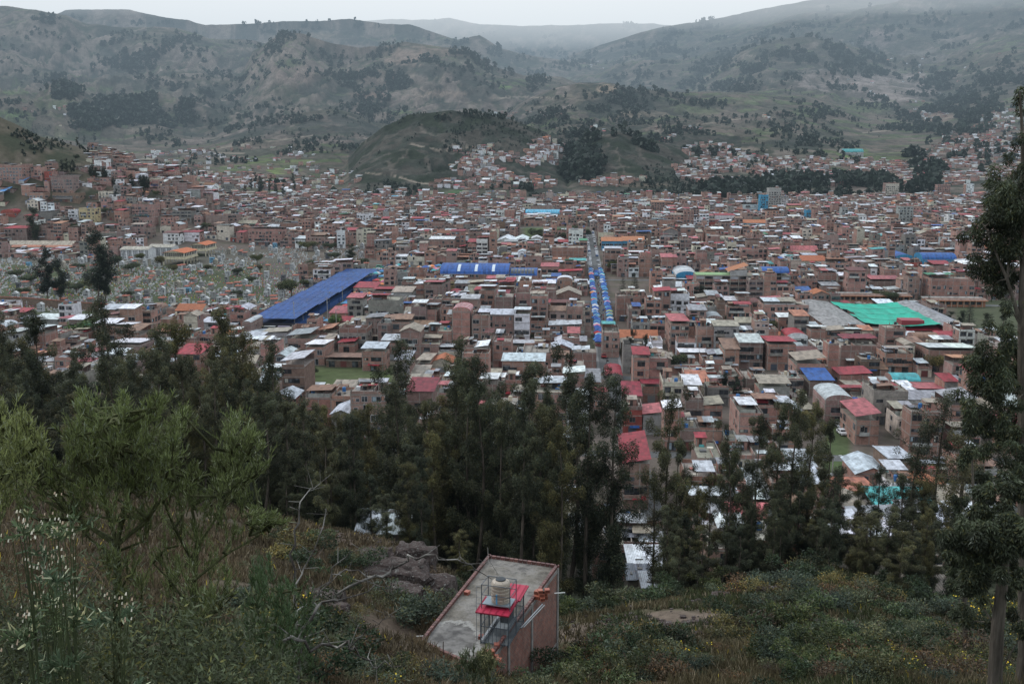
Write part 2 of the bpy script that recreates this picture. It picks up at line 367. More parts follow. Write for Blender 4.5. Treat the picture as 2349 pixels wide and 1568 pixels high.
# ------------------------------------------------------------------ ground sheets
def mixc(a, b, f): return a * (1 - f[..., None]) + np.array(b) * f[..., None]
def build_ground():
    # foreground slope
    xs = np.concatenate([np.arange(-260, -110, 4), np.arange(-110, 110, .75), np.arange(110, 261, 4)])
    ys = np.concatenate([np.arange(-24, 8, .5), np.arange(8, 100, .6), np.arange(100, 206.1, 1.5)])
    ys = np.append(ys[ys < 199], [200.0, 206.0])
    X, Y = np.meshgrid(xs, ys); Z = near_z(X, Y); Z[-2:] = 0.0; Z[-1] = -1.0; GRIDS['near'] = (xs, ys, Z)
    n = fbm(X / 14, Y / 14, 5, 40); n2 = fbm(X / 4, Y / 4, 4, 41); 
    C = np.zeros(X.shape + (3,)) + np.array([.045, .05, .026])
    C = mixc(C, (.085, .064, .046), sst(n, .45, .62) * .85)
    C = mixc(C, (.035, .045, .022), sst(n2, .55, .7) * .7)
    # bare stony crest on the left, dry strip beside the flat-roofed house, scars on the right
    q = X / np.maximum(Y, 10)
    C = mixc(C, (.13, .095, .078), (sst(Y, 66, 70) * (1 - sst(Y, 77, 82)) * (q < -.02)) * sst(n2, .38, .6) * .8)
    C = mixc(C, (.085, .063, .05), ((q < -.1) * sst(Y, 30, 45) * (1 - sst(Y, 70, 80))) * .7)
    C = mixc(C, (.14, .105, .085), ((q > .045) * (q < .28) * sst(Y, 53, 56) * (1 - sst(Y, 61, 65))) * sst(n2, .4, .55) * .8)
    C = mixc(C, (.15, .10, .08), ((q > .12) * sst(Y, 66, 70) * (1 - sst(Y, 78, 84))) * sst(n, .5, .6) * .8)
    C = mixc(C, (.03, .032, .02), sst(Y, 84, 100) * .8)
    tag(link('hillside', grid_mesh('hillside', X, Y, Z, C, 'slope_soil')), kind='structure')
    # town floor
    qs = np.linspace(-.9, .9, 420); ys = np.concatenate([np.arange(200, 700, 8), np.arange(700, 1651, 5)])
    Q, Y = np.meshgrid(qs, ys); X = Q * Y; Z = left_z(X, Y); 
    n = fbm(X / 60, Y / 60, 5, 50); n2 = fbm(X / 9, Y / 9, 3, 51)
    C = np.zeros(X.shape + (3,)) + np.array([.115, .093, .080]); C = mixc(C, (.07, .068, .045), sst(n2, .55, .68) * .6)
    hillf = sst(Z, 22, 40); C = mixc(C, (.062, .055, .038), hillf); C = mixc(C, (.105, .085, .066), hillf * sst(n2, .5, .62) * .7); n5 = fbm(X / 22, Y / 22, 4, 52); C = mixc(C, (.03, .036, .022), hillf * sst(n5, .5, .6) * .8); C = mixc(C, (.15, .12, .10), hillf * sst(n5, .62, .68) * .0 + hillf * sst(ridged(X / 40, Y / 40, 3, 53), .74, .85) * .6)
    for (u0, v0, u1, v1, c) in FIELDS:
        a = P(u0, v1); b2 = P(u1, v0); xa = P(u0, (v0 + v1) / 2)[0]; xb = P(u1, (v0 + v1) / 2)[0]
        yy = [P(u0, v1)[1], P(u0, v0)[1]]
        vm = (v0 + v1) / 2; qa, qb = [P(uu, vm)[0] / P(uu, vm)[1] for uu in (u0, u1)]
        ins = sst(X / Y, qa - .004, qa + .004) * (1 - sst(X / Y, qb - .004, qb + .004)) * (Y > yy[0] - 6) * (Y < yy[1] + 6)
        C = mixc(C, c, ins * (.75 + .25 * n2))
    tag(link('town_ground', grid_mesh('town_ground', X, Y, Z, C, 'town_ground')), kind='structure')
    # hills up to the horizon
    qs = np.linspace(-.86, .86, 1500)
    ys = [1650.0]
    while ys[-1] < 11400: ys.append(ys[-1] * 1.0032 + .4)
    ys = np.array(ys); Q, Y = np.meshgrid(qs, ys); X = Q * Y; Z = far_z(X, Y)
    Z[0] = 0; GRIDS['far'] = (qs, ys, Z.copy()); Z[-3:] -= np.array([[200], [900], [2500]])
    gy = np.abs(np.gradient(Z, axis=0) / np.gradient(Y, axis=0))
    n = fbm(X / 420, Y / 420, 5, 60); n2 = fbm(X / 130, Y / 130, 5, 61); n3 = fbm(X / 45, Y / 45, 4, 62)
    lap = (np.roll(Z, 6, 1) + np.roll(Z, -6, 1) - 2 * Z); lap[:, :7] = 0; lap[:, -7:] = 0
    n4 = ridged(X / 160 + n * 2, Y / 240, 5, 92)
    C = np.zeros(X.shape + (3,)) + np.array([.098, .080, .068])
    C = mixc(C, (.066, .062, .046), sst(n, .48, .62)); C = mixc(C, (.145, .115, .10), sst(n2, .50, .62) * .8)
    C = mixc(C, (.040, .046, .032), sst(n3, .5, .62) * .8)
    C = mixc(C, (.035, .045, .030), sst(lap, 0, 14) * .85); C = mixc(C, (.17, .135, .112), sst(-lap, 5, 30) * sst(n2, .4, .58) * .75)  # gully shade painted into the colour as darker vegetation, to bring out relief
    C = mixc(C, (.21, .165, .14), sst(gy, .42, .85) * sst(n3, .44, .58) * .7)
    C = mixc(C, (.18, .145, .125), sst(n4, .68, .82) * .7); C = mixc(C, (.030, .035, .030), sst(-n4, -.52, -.38) * .75)
    # the dark dome and its neighbour
    U = CX + FPX * (X / (Y * CT - (Z - HC) * ST)); V = CY - FPX * ((Y * ST + (Z - HC) * CT) / (Y * CT - (Z - HC) * ST))
    dark = ((Y > 1690) & (Y < 2760) & (U > 700) & (U < 1700)).astype(float) * sst(Z - base_z(Q, Y), 0, 12)
    C = mixc(C, (.030, .034, .027), dark * .92); C = mixc(C, (.065, .056, .047), dark * sst(n3, .54, .63) * .7); C = mixc(C, (.02, .026, .016), dark * sst(-n3, -.47, -.38) * .8); C = mixc(C, (.12, .10, .085), dark * sst(ridged(X / 60, Y / 90, 4, 91), .72, .86) * .6)
    C = mixc(C, (.055, .052, .043), ((Y > 3200) & (U > 1500)) * sst(n2, .44, .56) * .8)
    # small walled fields and terraces on the gentler ground
    a = .35; fx = X * math.cos(a) + Y * math.sin(a); fy = -X * math.sin(a) + Y * math.cos(a)
    fx2 = fx + 60 * fbm(X / 300, Y / 300, 2, 70); fy2 = fy + 60 * fbm(X / 300, Y / 300, 2, 71)
    ix = np.floor(fx2 / 70); iy = np.floor(fy2 / 38); r = _h(ix.astype(np.int64), iy.astype(np.int64), 5); r2 = _h(ix.astype(np.int64), iy.astype(np.int64), 6)
    zone = sst(fbm(X / 700, Y / 700, 3, 72), .48, .57) * .85 * (Y > 2300) * (1 - dark) * (1 - sst(gy, .3, .5))
    zone = np.maximum(zone, ((U > 430) & (U < 800) & (V > 330) & (V < 440) & (Y < 3400)) * .95)
    zone = np.maximum(zone, ((U > 1880) & (U < 2110) & (V > 335) & (V < 395)) * .9); zone = np.maximum(zone, ((U > -50) & (U < 420) & (V > 190) & (V < 340)) * .5)
    grn = (r < .2)[..., None] * np.array([.085, .105, .05]) + (r >= .2)[..., None] * (np.array([.125, .10, .08]) * (r2 < .5)[..., None] + np.array([.075, .072, .054]) * (r2 >= .5)[..., None])
    edge = np.minimum(np.mod(fx2 / 70, 1), np.mod(fy2 / 38, 1)) < .07
    grn = np.where(edge[..., None], grn * .6, grn)
    C = C * (1 - (zone * .75)[..., None]) + grn * (zone * .75)[..., None]
    for (u, v, ru, rv, c, k) in PATCH:
        d = ((U - u) / ru) ** 2 + ((V - v) / rv) ** 2 + (n3 - .5) * 1.6
        C = mixc(C, c, (1 - sst(d, .7, 1.05)) * k * (0.35 + .65 * sst(n3 + (r - .5) * .3, .36, .52)))
    # dirt tracks
    for pts in TRACKS:
        D = np.full(U.shape, 1e9)
        for (a0, b0), (a1, b1) in zip(pts[:-1], pts[1:]):
            dx, dy = a1 - a0, b1 - b0; t = np.clip(((U - a0) * dx + (V - b0) * dy) / (dx * dx + dy * dy), 0, 1)
            D = np.minimum(D, np.hypot(U - a0 - t * dx, (V - b0 - t * dy) * 1.6))
        C = mixc(C, (.22, .18, .145), (1 - sst(D, 1.2, 3.2)) * .8)
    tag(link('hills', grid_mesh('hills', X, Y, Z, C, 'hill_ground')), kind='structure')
GRASS = (.06, .085, .032)
FIELDS = [(700, 842, 905, 892, (.065, .085, .035)), (1200, 522, 1345, 546, (.08, .11, .045)), (-300, 606, 640, 716, (.055, .068, .036)), (-300, 575, 640, 606, (.09, .085, .07)), (600, 602, 830, 650, (.09, .085, .07)),
          (1890, 990, 1950, 1075, (.06, .085, .035)), (1355, 760, 1470, 800, (.07, .08, .045)), (2190, 690, 2349, 800, (.06, .07, .04)), (1540, 515, 1640, 550, (.12, .11, .085)),
          (1620, 655, 1680, 700, (.07, .075, .045))]
PATCH = [ # bare scars, meadows and rock faces painted where they lie on the hills
 (930, 130, 60, 22, (.21, .155, .125), .8), (1010, 118, 60, 16, (.19, .14, .11), .7), (680, 170, 60, 30, (.17, .125, .105), .7), (700, 85, 90, 12, (.17, .13, .10), .6), (820, 112, 60, 10, (.19, .14, .115), .7),
 (870, 180, 50, 20, (.16, .12, .10), .6), (1000, 215, 70, 9, (.2, .15, .12), .7), (840, 218, 45, 9, (.2, .14, .11), .8), (1390, 203, 26, 12, (.27, .205, .15), .9), (1470, 262, 70, 8, (.2, .16, .12), .7),
 (1330, 222, 50, 10, (.16, .13, .10), .7), (2050, 200, 110, 40, (.20, .165, .15), .9), (1900, 185, 90, 26, (.2, .165, .15), .8), (2010, 90, 45, 25, (.17, .13, .12), .7), (2150, 270, 45, 14, (.17, .125, .10), .8),
 (1990, 248, 60, 14, (.085, .095, .055), .6), (2120, 130, 60, 18, (.15, .13, .12), .5), (650, 392, 45, 8, (.12, .15, .055), .9), (610, 372, 60, 9, (.10, .13, .05), .8), (690, 372, 40, 8, (.12, .14, .06), .8), (540, 385, 40, 8, (.09, .12, .05), .7),
 (1960, 352, 40, 12, (.085, .125, .045), .9), (2030, 372, 60, 8, (.09, .12, .05), .8), (1900, 368, 40, 7, (.09, .11, .05), .7), (40, 212, 40, 5, (.1, .13, .06), .8), (35, 262, 50, 8, (.1, .14, .06), .7), (230, 205, 40, 6, (.09, .12, .055), .6), (130, 240, 60, 12, (.08, .105, .05), .6),
 (1160, 200, 16, 5, (.10, .15, .05), .9), (665, 146, 35, 10, (.09, .115, .055), .7), (920, 258, 30, 5, (.1, .13, .06), .8), (1860, 255, 60, 10, (.07, .095, .045), .7), (1600, 255, 60, 10, (.09, .10, .055), .6),
 (1420, 410, 40, 14, (.15, .115, .085), .7), (1480, 425, 60, 7, (.14, .11, .085), .6), (1560, 445, 110, 7, (.17, .145, .115), .7), (1600, 405, 30, 8, (.14, .11, .085), .6), (1040, 440, 30, 8, (.05, .085, .04), .9),
 (1700, 232, 60, 8, (.08, .10, .05), .6), (1230, 248, 40, 8, (.15, .125, .10), .6), (560, 470, 200, 6, (.09, .085, .06), .6)]
TRACKS = [[(840, 397), (900, 402), (960, 420), (1010, 424)], [(480, 345), (560, 330), (640, 322), (720, 310)], [(1100, 230), (1180, 222), (1270, 225)], [(1500, 300), (1590, 288), (1700, 272)],
          [(1980, 305), (2060, 297), (2110, 292)], [(1600, 335), (1680, 340), (1760, 344)], [(330, 360), (380, 352), (470, 350), (560, 352)], [(60, 372), (200, 375), (300, 385)], [(940, 330), (1010, 345), (1090, 338)], [(2140, 430), (2165, 450), (2185, 462)]]
build_ground()
# streets: flat strips lying on the town floor, with kerbed pavements along the market street
def strip(name, s0, t0, s1, t1, w, z, mat='asphalt', n=1, h=0):
    ax, ay = XY_(s0, t0); bx, by = XY_(s1, t1); dx, dy = bx - ax, by - ay; L = math.hypot(dx, dy); nx, ny = -dy / L * w / 2, dx / L * w / 2
    V = []; F = []
    k = max(1, int(L / 20))
    for i in range(k + 1):
        f = i / k; cx, cy = ax + dx * f, ay + dy * f; V += [(cx - nx, cy - ny, z), (cx + nx, cy + ny, z)]
        if h: V += [(cx - nx, cy - ny, 0.), (cx + nx, cy + ny, 0.)]
        if i:
            st = 4 if h else 2; b = i * st; a = b - st
            F.append((a, b, b + 1, a + 1))
            if h: F += [(a + 2, b + 2, b, a), (a + 1, b + 1, b + 3, a + 3)]
    me = bpy.data.meshes.new(name); me.from_pydata(V, [], F); me.materials.append(MATS[mat]); o = link(name, me); tag(o, kind='structure'); return o
STREET_S = 12.5
strip('street', STREET_S, 345, STREET_S, 960, 7.2, .06); strip('street', STREET_S + 5.5, 190, STREET_S, 347, 5.0, .05)
m, nt, b = newmat('pavement', .9, .2); g = G(nt); n1 = g.noise(pos(g), .8, 5, .7); g.link(g.ramp(n1, [(.3, .13), (.7, .2)]), b.inputs['Base Color'])
strip('pavement', STREET_S - 4.1, 345, STREET_S - 4.1, 960, 1.0, .2, 'pavement', h=1); strip('pavement', STREET_S + 4.1, 345, STREET_S + 4.1, 960, 1.0, .2, 'pavement', h=1)
CROSS = [(250, -60, 190), (338, -60, 230), (425, -5, 290), (512, -10, 300), (600, 18, 360), (690, -180, 400), (790, -180, 460), (890, -190, 520), (1000, -200, 560), (1120, -260, 640), (1240, -300, 700), (1380, -330, 760)]
for t, a, b2 in CROSS: strip('street', a, t, b2, t, 5.2, .03)
AVEN = [(222, 560), (440, 800)]
for s, t0 in AVEN: strip('street', s, t0, s, 1540, 6.5, .045)
# ------------------------------------------------------------------ houses
BRICK = [(.30, .165, .13), (.26, .15, .12), (.34, .19, .15), (.21, .14, .12), (.31, .165, .125), (.28, .175, .145)]
CONC = [(.21, .195, .175), (.25, .23, .205), (.18, .17, .155)]
WALLC = {'b': None, 'c': None, 'w': (.62, .62, .62), 'k': (.50, .45, .36), 'r': (.26, .07, .055), 'g': (.28, .275, .265), 'y': (.44, .36, .20), 'u': (.05, .24, .40), 'a': (.17, .115, .085), 't': (.32, .31, .31), 'p': (.42, .33, .29)}
ROOFC = {'silver': (.50, .53, .57), 'white': (.72, .74, .77), 'grey': (.29, .30, .32), 'red': (.31, .028, .042), 'pink': (.40, .105, .115), 'crimson': (.20, .022, .036), 'maroon': (.13, .04, .035), 'rust': (.24, .135, .09),
         'terracotta': (.40, .155, .09), 'orange': (.42, .19, .11), 'blue': (.025, .10, .33), 'sky': (.12, .42, .60), 'teal': (.07, .36, .36), 'green': (.05, .22, .12), 'tan': (.32, .275, .215), 'concrete': (.25, .225, .195), 'slate': (.14, .15, .17), 'lime': (.25, .40, .2)}
CWORD = {'silver': 'silvery', 'white': 'white', 'grey': 'grey', 'red': 'red', 'pink': 'pink', 'crimson': 'crimson', 'maroon': 'dark maroon', 'rust': 'rusty brown', 'terracotta': 'terracotta', 'orange': 'orange', 'blue': 'blue', 'sky': 'sky blue', 'teal': 'teal', 'green': 'green', 'tan': 'tan', 'slate': 'slate grey', 'concrete': 'concrete', 'lime': 'pale green'}
WWORD = {'b': 'brick', 'c': 'concrete', 'w': 'white', 'k': 'cream', 'r': 'red painted', 'g': 'grey plastered', 'y': 'yellow', 'u': 'blue', 'a': 'adobe', 't': 'pale grey', 'p': 'pale pink'}
NUMW = ['', 'one', 'two', 'three', 'four', 'five', 'six', 'seven', 'eight', 'nine', 'ten', 'eleven', 'twelve']
def wall_of(k):
    if k == 'b': return 'brick_wall', vary(random.choice(BRICK))
    if k == 'c': return 'plaster', vary(random.choice(CONC))
    return 'plaster', vary(WALLC[k], .08)
def sheet(qb, x0, x1, y0, y1, z0, z1, col, axis='y', mat='corrugated_sheet', th=.07):
    """sloping sheet: z0 at the low side, z1 at the high side, along axis"""
    if axis == 'y': a, b, c, d = (x0, y0, z0), (x1, y0, z0), (x1, y1, z1), (x0, y1, z1)
    elif axis == '-y': a, b, c, d = (x0, y0, z1), (x1, y0, z1), (x1, y1, z0), (x0, y1, z0)
    else: a, b, c, d = (x0, y0, z0), (x1, y0, z1), (x1, y1, z1), (x0, y1, z0)
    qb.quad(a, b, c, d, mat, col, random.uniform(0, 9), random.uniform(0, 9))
    lo = lambda p: (p[0], p[1], p[2] - th)
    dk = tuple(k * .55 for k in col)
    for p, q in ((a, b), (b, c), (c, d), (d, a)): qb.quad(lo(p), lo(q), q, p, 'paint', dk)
def arch(qb, x0, x1, y0, y1, z, rise, col, axis='x', mat='corrugated_sheet', n=10, wallm='plaster', wallc=(.3, .3, .3), stripes=None):
    """vault whose ridge runs along axis; the end walls are closed"""
    pts = []
    for i in range(n + 1):
        a = math.pi * i / n; pts.append((-math.cos(a) * .5 + .5, math.sin(a) * rise))
    for i in range(n):
        (f0, h0), (f1, h1) = pts[i], pts[i + 1]; c = col
        if axis == 'x':
            ya, yb = y0 + (y1 - y0) * f0, y0 + (y1 - y0) * f1
            nn = 1 if not stripes else stripes
            for k in range(nn):
                xa, xb = x0 + (x1 - x0) * k / nn, x0 + (x1 - x0) * (k + 1) / nn
                cc = col if not stripes or k % 2 == 0 else (.62, .45, .45)
                if stripes and stripes > 20: cc = tuple(q * (.92 if k % 7 else .72) for q in col)
                qb.quad((xa, ya, z + h0), (xb, ya, z + h0), (xb, yb, z + h1), (xa, yb, z + h1), mat, cc, 0, i)
            for xx, sgn in ((x0, 1), (x1, -1)):
                q = [(xx, ya, z), (xx, yb, z), (xx, yb, z + h1), (xx, ya, z + h0)]
                if sgn > 0: q = q[::-1]
                qb.quad(*q, wallm, wallc)
        else:
            xa, xb = x0 + (x1 - x0) * f0, x0 + (x1 - x0) * f1
            nn = 1 if not stripes else stripes
            for k in range(nn):
                ya, yb = y0 + (y1 - y0) * k / nn, y0 + (y1 - y0) * (k + 1) / nn
                cc = col if not stripes or k % 2 == 0 else (.62, .45, .45)
                qb.quad((xa, yb, z + h0), (xa, ya, z + h0), (xb, ya, z + h1), (xb, yb, z + h1), mat, cc, i, 0)
            for yy, sgn in ((y0, 1), (y1, -1)):
                q = [(xa, yy, z), (xb, yy, z), (xb, yy, z + h1), (xa, yy, z + h0)]
                if sgn < 0: q = q[::-1]
                qb.quad(*q, wallm, wallc)
def gable(qb, x0, x1, y0, y1, z, rise, col, axis='x', mat='clay_tile', wallm='plaster', wallc=(.3, .3, .3), ov=.5):
    dk = tuple(k * .5 for k in col)
    if axis == 'x':
        ym = (y0 + y1) / 2; k = rise / (ym - y0) * ov
        sheet(qb, x0 - ov, x1 + ov, y0 - ov, ym, z - k, z + rise, col, 'y', mat); sheet(qb, x0 - ov, x1 + ov, ym, y1 + ov, z - k, z + rise, col, '-y', mat)
        for xx, s in ((x0, 1), (x1, -1)):
            q = [(xx, y0, z), (xx, y1, z), (xx, ym, z + rise - .08), (xx, ym, z + rise - .08)]
            qb.quad(*(q if s < 0 else [q[1], q[0], q[2], q[3]]), wallm, wallc)
    else:
        xm = (x0 + x1) / 2; k = rise / (xm - x0) * ov
        sheet(qb, x0 - ov, xm, y0 - ov, y1 + ov, z - k, z + rise, col, 'x', mat); sheet(qb, xm, x1 + ov, y0 - ov, y1 + ov, z + rise, z - k, col, 'x', mat)
        for yy in (y0, y1): qb.quad((x0, yy, z), (x1, yy, z), (xm, yy, z + rise - .08), (xm, yy, z + rise - .08), wallm, wallc)
def tank(qb, x, y, z, c):
    n = 8; r = .55
    for i in range(n):
        a, b = 2 * math.pi * i / n, 2 * math.pi * (i + 1) / n
        pa, pb = (x + r * math.cos(a), y + r * math.sin(a)), (x + r * math.cos(b), y + r * math.sin(b))
        qb.quad((*pa, z), (*pb, z), (*pb, z + 1.2), (*pa, z + 1.2), 'paint', c)
        qa, qc = (x + .25 * math.cos(a), y + .25 * math.sin(a)), (x + .25 * math.cos(b), y + .25 * math.sin(b))
        qb.quad((*pa, z + 1.2), (*pb, z + 1.2), (*qc, z + 1.42), (*qa, z + 1.42), 'paint', c)
        qb.quad((*qa, z + 1.42), (*qc, z + 1.42), (x, y, z + 1.45), (x, y, z + 1.45), 'paint', tuple(k * .3 for k in c))
def win_spec(w, h, side, dens, big):
    """window openings on one face: (along, z, width, height)"""
    out = []; n = max(1, int(round(h / 2.8)))
    drop = random.randint(0, 9)
    for f in range(n):
        z = f * 2.8 + 1.0
        if f == drop and f: continue
        if f == 0 and side == 'f':
            k = max(1, int(w / 4.2))
            for i in range(k):
                if random.random() < .75: out.append(((i + .5) * w / k - 1.1, .12, 2.2, 2.2, 'door' if random.random() < .45 else 'window'))
            continue
        if z + 1.3 > h: break
        k = max(1, int(w / (2.7 if not big else 3.0)))
        for i in range(k):
            if random.random() < dens:
                ww = random.choice([1.0, 1.5, 1.8, 2.1, 2.4]) if not big else w / k * .82
                hh = random.choice([.8, 1.3, 1.4, 1.6, 1.9]) if not big else 1.35
                out.append(((i + .5) * w / k - ww / 2 + random.uniform(-.25, .25), z + random.uniform(-.25, .1), ww, hh, 'window'))
    return out
def put_window(qb, face, w, d, a, z, ww, hh, fr, kind='window'):
    """frame proud of the wall with a dark pane set in it"""
    def T(u, n, zz):
        if face == 'f': return (u, -n, zz)
        if face == 'l': return (-n, d - u, zz)
        return (w + n, u, zz)
    c = random.choice([(.02, .018, .016), (.035, .035, .035), (.05, .045, .04)]); mat = 'window_glass'
    if kind == 'door': mat = 'paint'; c = random.choice([(.10, .06, .045), (.06, .07, .09), (.2, .2, .2), (.12, .035, .03)])
    qb.quad(T(a, .03, z), T(a + ww, .03, z), T(a + ww, .03, z + hh), T(a, .03, z + hh), mat, c)
    if kind == 'window' and random.random() < .22: qb.quad(T(a + ww * .08, .035, z + hh * .1), T(a + ww * .48, .035, z + hh * .1), T(a + ww * .48, .035, z + hh * .95), T(a + ww * .08, .035, z + hh * .95), 'plaster', random.choice([(.4, .38, .33), (.25, .3, .33), (.35, .2, .15), (.15, .15, .16)]))
    t = random.choice([.05, .07, .1])
    for (u0, u1, z0, z1) in ((a - t, a + ww + t, z + hh, z + hh + t), (a - t, a + ww + t, z - t, z), (a - t, a, z, z + hh), (a + ww, a + ww + t, z, z + hh)) + (((a + ww / 2 - .04, a + ww / 2 + .04, z, z + hh),) if kind == 'window' and ww > 1.3 else ()):
        qb.quad(T(u0, .07, z0), T(u1, .07, z0), T(u1, .07, z1), T(u0, .07, z1), 'paint', fr)
        qb.quad(T(u0, .0, z1), T(u0, .07, z1), T(u1, .07, z1), T(u1, .0, z1), 'paint', fr)
def house(w, d, h, wall='b', roof='flat', rcol='concrete', detail=1, seed=None, dens=.55, big=False, parts=None, ridge='x', sidewin=.5, faces='flr', below=4.0):
    """returns {part name: QB} and the list of window parts"""
    if seed is not None: random.seed(seed)
    wm, wc = wall_of(wall); W = QB(); R = QB(); X = []; wins = []
    base_top = h
    rc = vary(ROOFC[rcol], .1)
    over = .5 if (roof in ('flat', 'part') and random.random() < .3 and h > 5) else 0
    # body: the side walls of rendered fronts stay raw brick, as on party walls
    sm, scx = ('brick_wall', vary(random.choice(BRICK))) if wall in 'wkrgyup' and random.random() < .6 else (wm, wc)
    W.box(0, w, 0, d, -below, h, wm, wc, 'roof_slab', vary(ROOFC['concrete'], .15), sides='fb', v0=-below)
    W.box(0, w, 0, d, -below, h, sm, scx, sides='lr', v0=-below, t=False)
    n = max(1, int(round(h / 2.8)))
    sl = vary((.24, .22, .195), .1)
    for f in range(1, n + 1):
        z = min(f * 2.8, h) - .22
        if detail and f * 2.8 <= h + .5: W.box(-.04, w + .04, -.05 - (over if f > 1 else 0), .3, z, z + .2, 'plaster', sl, bottom=True)
    if over: W.box(.0, w, -over, .0, 2.8, h, wm, wc, bottom=True, v0=2.8)
    fr = random.choice([(.22, .2, .18), (.10, .07, .055), (.4, .4, .4), (.06, .06, .06), (.05, .05, .05), (.12, .09, .07)])
    if roof in ('open',):
        W.m[-1] = W.m[-1]
    if detail and w > 5 and h > 5.5 and random.random() < .45 and dens > .2:
        f = random.randint(1, n - 1); a = random.uniform(0, w * .4); b = min(w, a + random.uniform(2.5, w * .7)); bw = QB(); bw.box(a, b, -1.0 - over, -over, f * 2.8 - .15, f * 2.8, 'plaster', sl, bottom=True); bw.box(a, b, -1.0 - over, -.92 - over, f * 2.8, f * 2.8 + .95, *random.choice([(wm, wc), ('plaster', (.4, .4, .38)), ('plaster', sl)]), bottom=True); X.append(('balcony', bw))
        X.append(('balcony_dark_panel', (lambda q: (q.quad((a + .3, -.04 - over, f * 2.8 + .05), (b - .3, -.04 - over, f * 2.8 + .05), (b - .3, -.04 - over, f * 2.8 + 2.2), (a + .3, -.04 - over, f * 2.8 + 2.2), 'window_glass', (0, 0, 0)), q)[1])(QB())))  # dark panel standing in for the shaded void behind the balcony
    # openings
    for face, L, dn in (('f', w, dens), ('l', d, dens * sidewin), ('r', d, dens * sidewin)):
        if face not in faces: continue
        for a, z, ww, hh, kd in win_spec(L, h, face, dn, big and face == 'f'):
            if ww > L - .4: continue
            q = QB(); put_window(q, face, w, d, a, z, ww, hh, fr, kd)
            if over and face == 'f' and z > 2.8: q.xf(0, -over, 0, 0)
            wins.append((kd, q))
    # roofs
    if roof in ('flat', 'part', 'open'):
        ph = random.choice([.35, .5, .9, 1.0]) if roof != 'open' else 2.4
        t = .16; pm, pc = (wm, wc) if random.random() < .7 else ('brick_wall', random.choice(BRICK))
        for (a, b, c, e) in ((0, w, 0, t), (0, w, d - t, d), (0, t, t, d - t), (w - t, w, t, d - t)):
            if roof == 'open' or random.random() < .85: W.box(a, b, c, e, h, h + ph * (1 if roof != 'open' else random.uniform(.5, 1.)), pm, pc, v0=h)
        # column stubs with reinforcing bars
        for cx in ([.2, w - .45] if w < 7 else [.2, w / 2, w - .45]):
            for cy in ([.0, d - .3] if d < 9 else [.0, d / 2, d - .3]):
                if random.random() < .55:
                    sh = ph + random.uniform(.1, .8); W.box(cx, cx + .27, cy, cy + .27, h, h + sh, 'plaster', sl)
                    if detail:
                        for k in range(2): R.box(cx + .05 + .13 * k, cx + .08 + .13 * k, cy + .1, cy + .13, h + sh, h + sh + random.uniform(.5, 1.), 'paint', (.12, .07, .05))
        if roof == 'flat' and random.random() < .6 and w > 5 and d > 6:
            sw, sd = random.uniform(2.2, 3.2), random.uniform(2.5, 4); sx, sy = random.uniform(.2, w - sw - .2), random.uniform(d * .3, max(d * .31, d - sd - .2))
            q = QB(); q.box(sx, sx + sw, sy, sy + sd, h, h + 2.3, 'brick_wall', random.choice(BRICK)); q.box(sx + .7, sx + 1.5, sy - .03, sy, h + .1, h + 2.0, 'paint', (.05, .04, .035))
            sheet(q, sx - .2, sx + sw + .2, sy - .3, sy + sd + .2, h + 2.32, h + 2.6, vary(ROOFC[random.choice(['silver', 'grey', 'rust', 'tan', 'white', 'red'])]), 'y'); X.append(('stair_head', q))
    if roof == 'part':
        f = random.uniform(.45, .8); y0 = d * (1 - f) if random.random() < .5 else 0; y1 = y0 + d * f; zz = h + random.uniform(1.9, 2.4)
        x0, x1 = (-.2, w * random.uniform(.6, 1.)) if random.random() < .5 else (w * random.uniform(0, .35), w + .2)
        for px in (x0 + .3, x1 - .4):
            for py in (y0 + .3, y1 - .4): R.box(px, px + .12, py, py + .12, h, zz, 'paint', (.12, .1, .08))
        if random.random() < .5: R.box(x0 + .3, x1 - .3, y1 - .5, y1 - .35, h, zz - .1, 'brick_wall', random.choice(BRICK))
        if random.random() < .4: R.box(x0 + .35, x1 - .35, y0 + .35, y0 + .45, h, h + 1.2, 'plaster', vary((.4, .4, .38)))
        nx = random.choice([1, 2, 2, 3]); ax = random.choice(['y', '-y', 'x'])
        for k in range(nx):
            a, b = x0 + (x1 - x0) * k / nx, x0 + (x1 - x0) * (k + 1) / nx
            c = rc if k == 0 or random.random() < .6 else vary(ROOFC[random.choice(['silver', 'white', 'grey', 'tan'])])
            sheet(R, a, b + .05, y0 - .3, y1 + .2, zz + .03 * k, zz + .35 + .03 * k, c, ax)
    elif roof == 'metal':
        # top storey partly open below a full sheet roof
        zz = h + random.choice([.12, .12, 1.2, 2.0]); ax = random.choice(['y', '-y', 'y', 'x'])
        if zz > h + .5:
            for px in (.05, w / 2, w - .2):
                for py in (.05, d - .2): R.box(px, px + .15, py, py + .15, h, zz, 'paint', (.14, .11, .09))
            R.box(.0, w, d - .16, d, h, zz - .1, 'brick_wall', random.choice(BRICK)); R.box(0, w, .0, .14, h, h + .85, wm, wc)
        elif ax in ('y', '-y'):
            R.box(0, w, d - .16, d, h, h + .3, wm, wc)
        nx = max(1, int(w / random.uniform(3.5, 9))); 
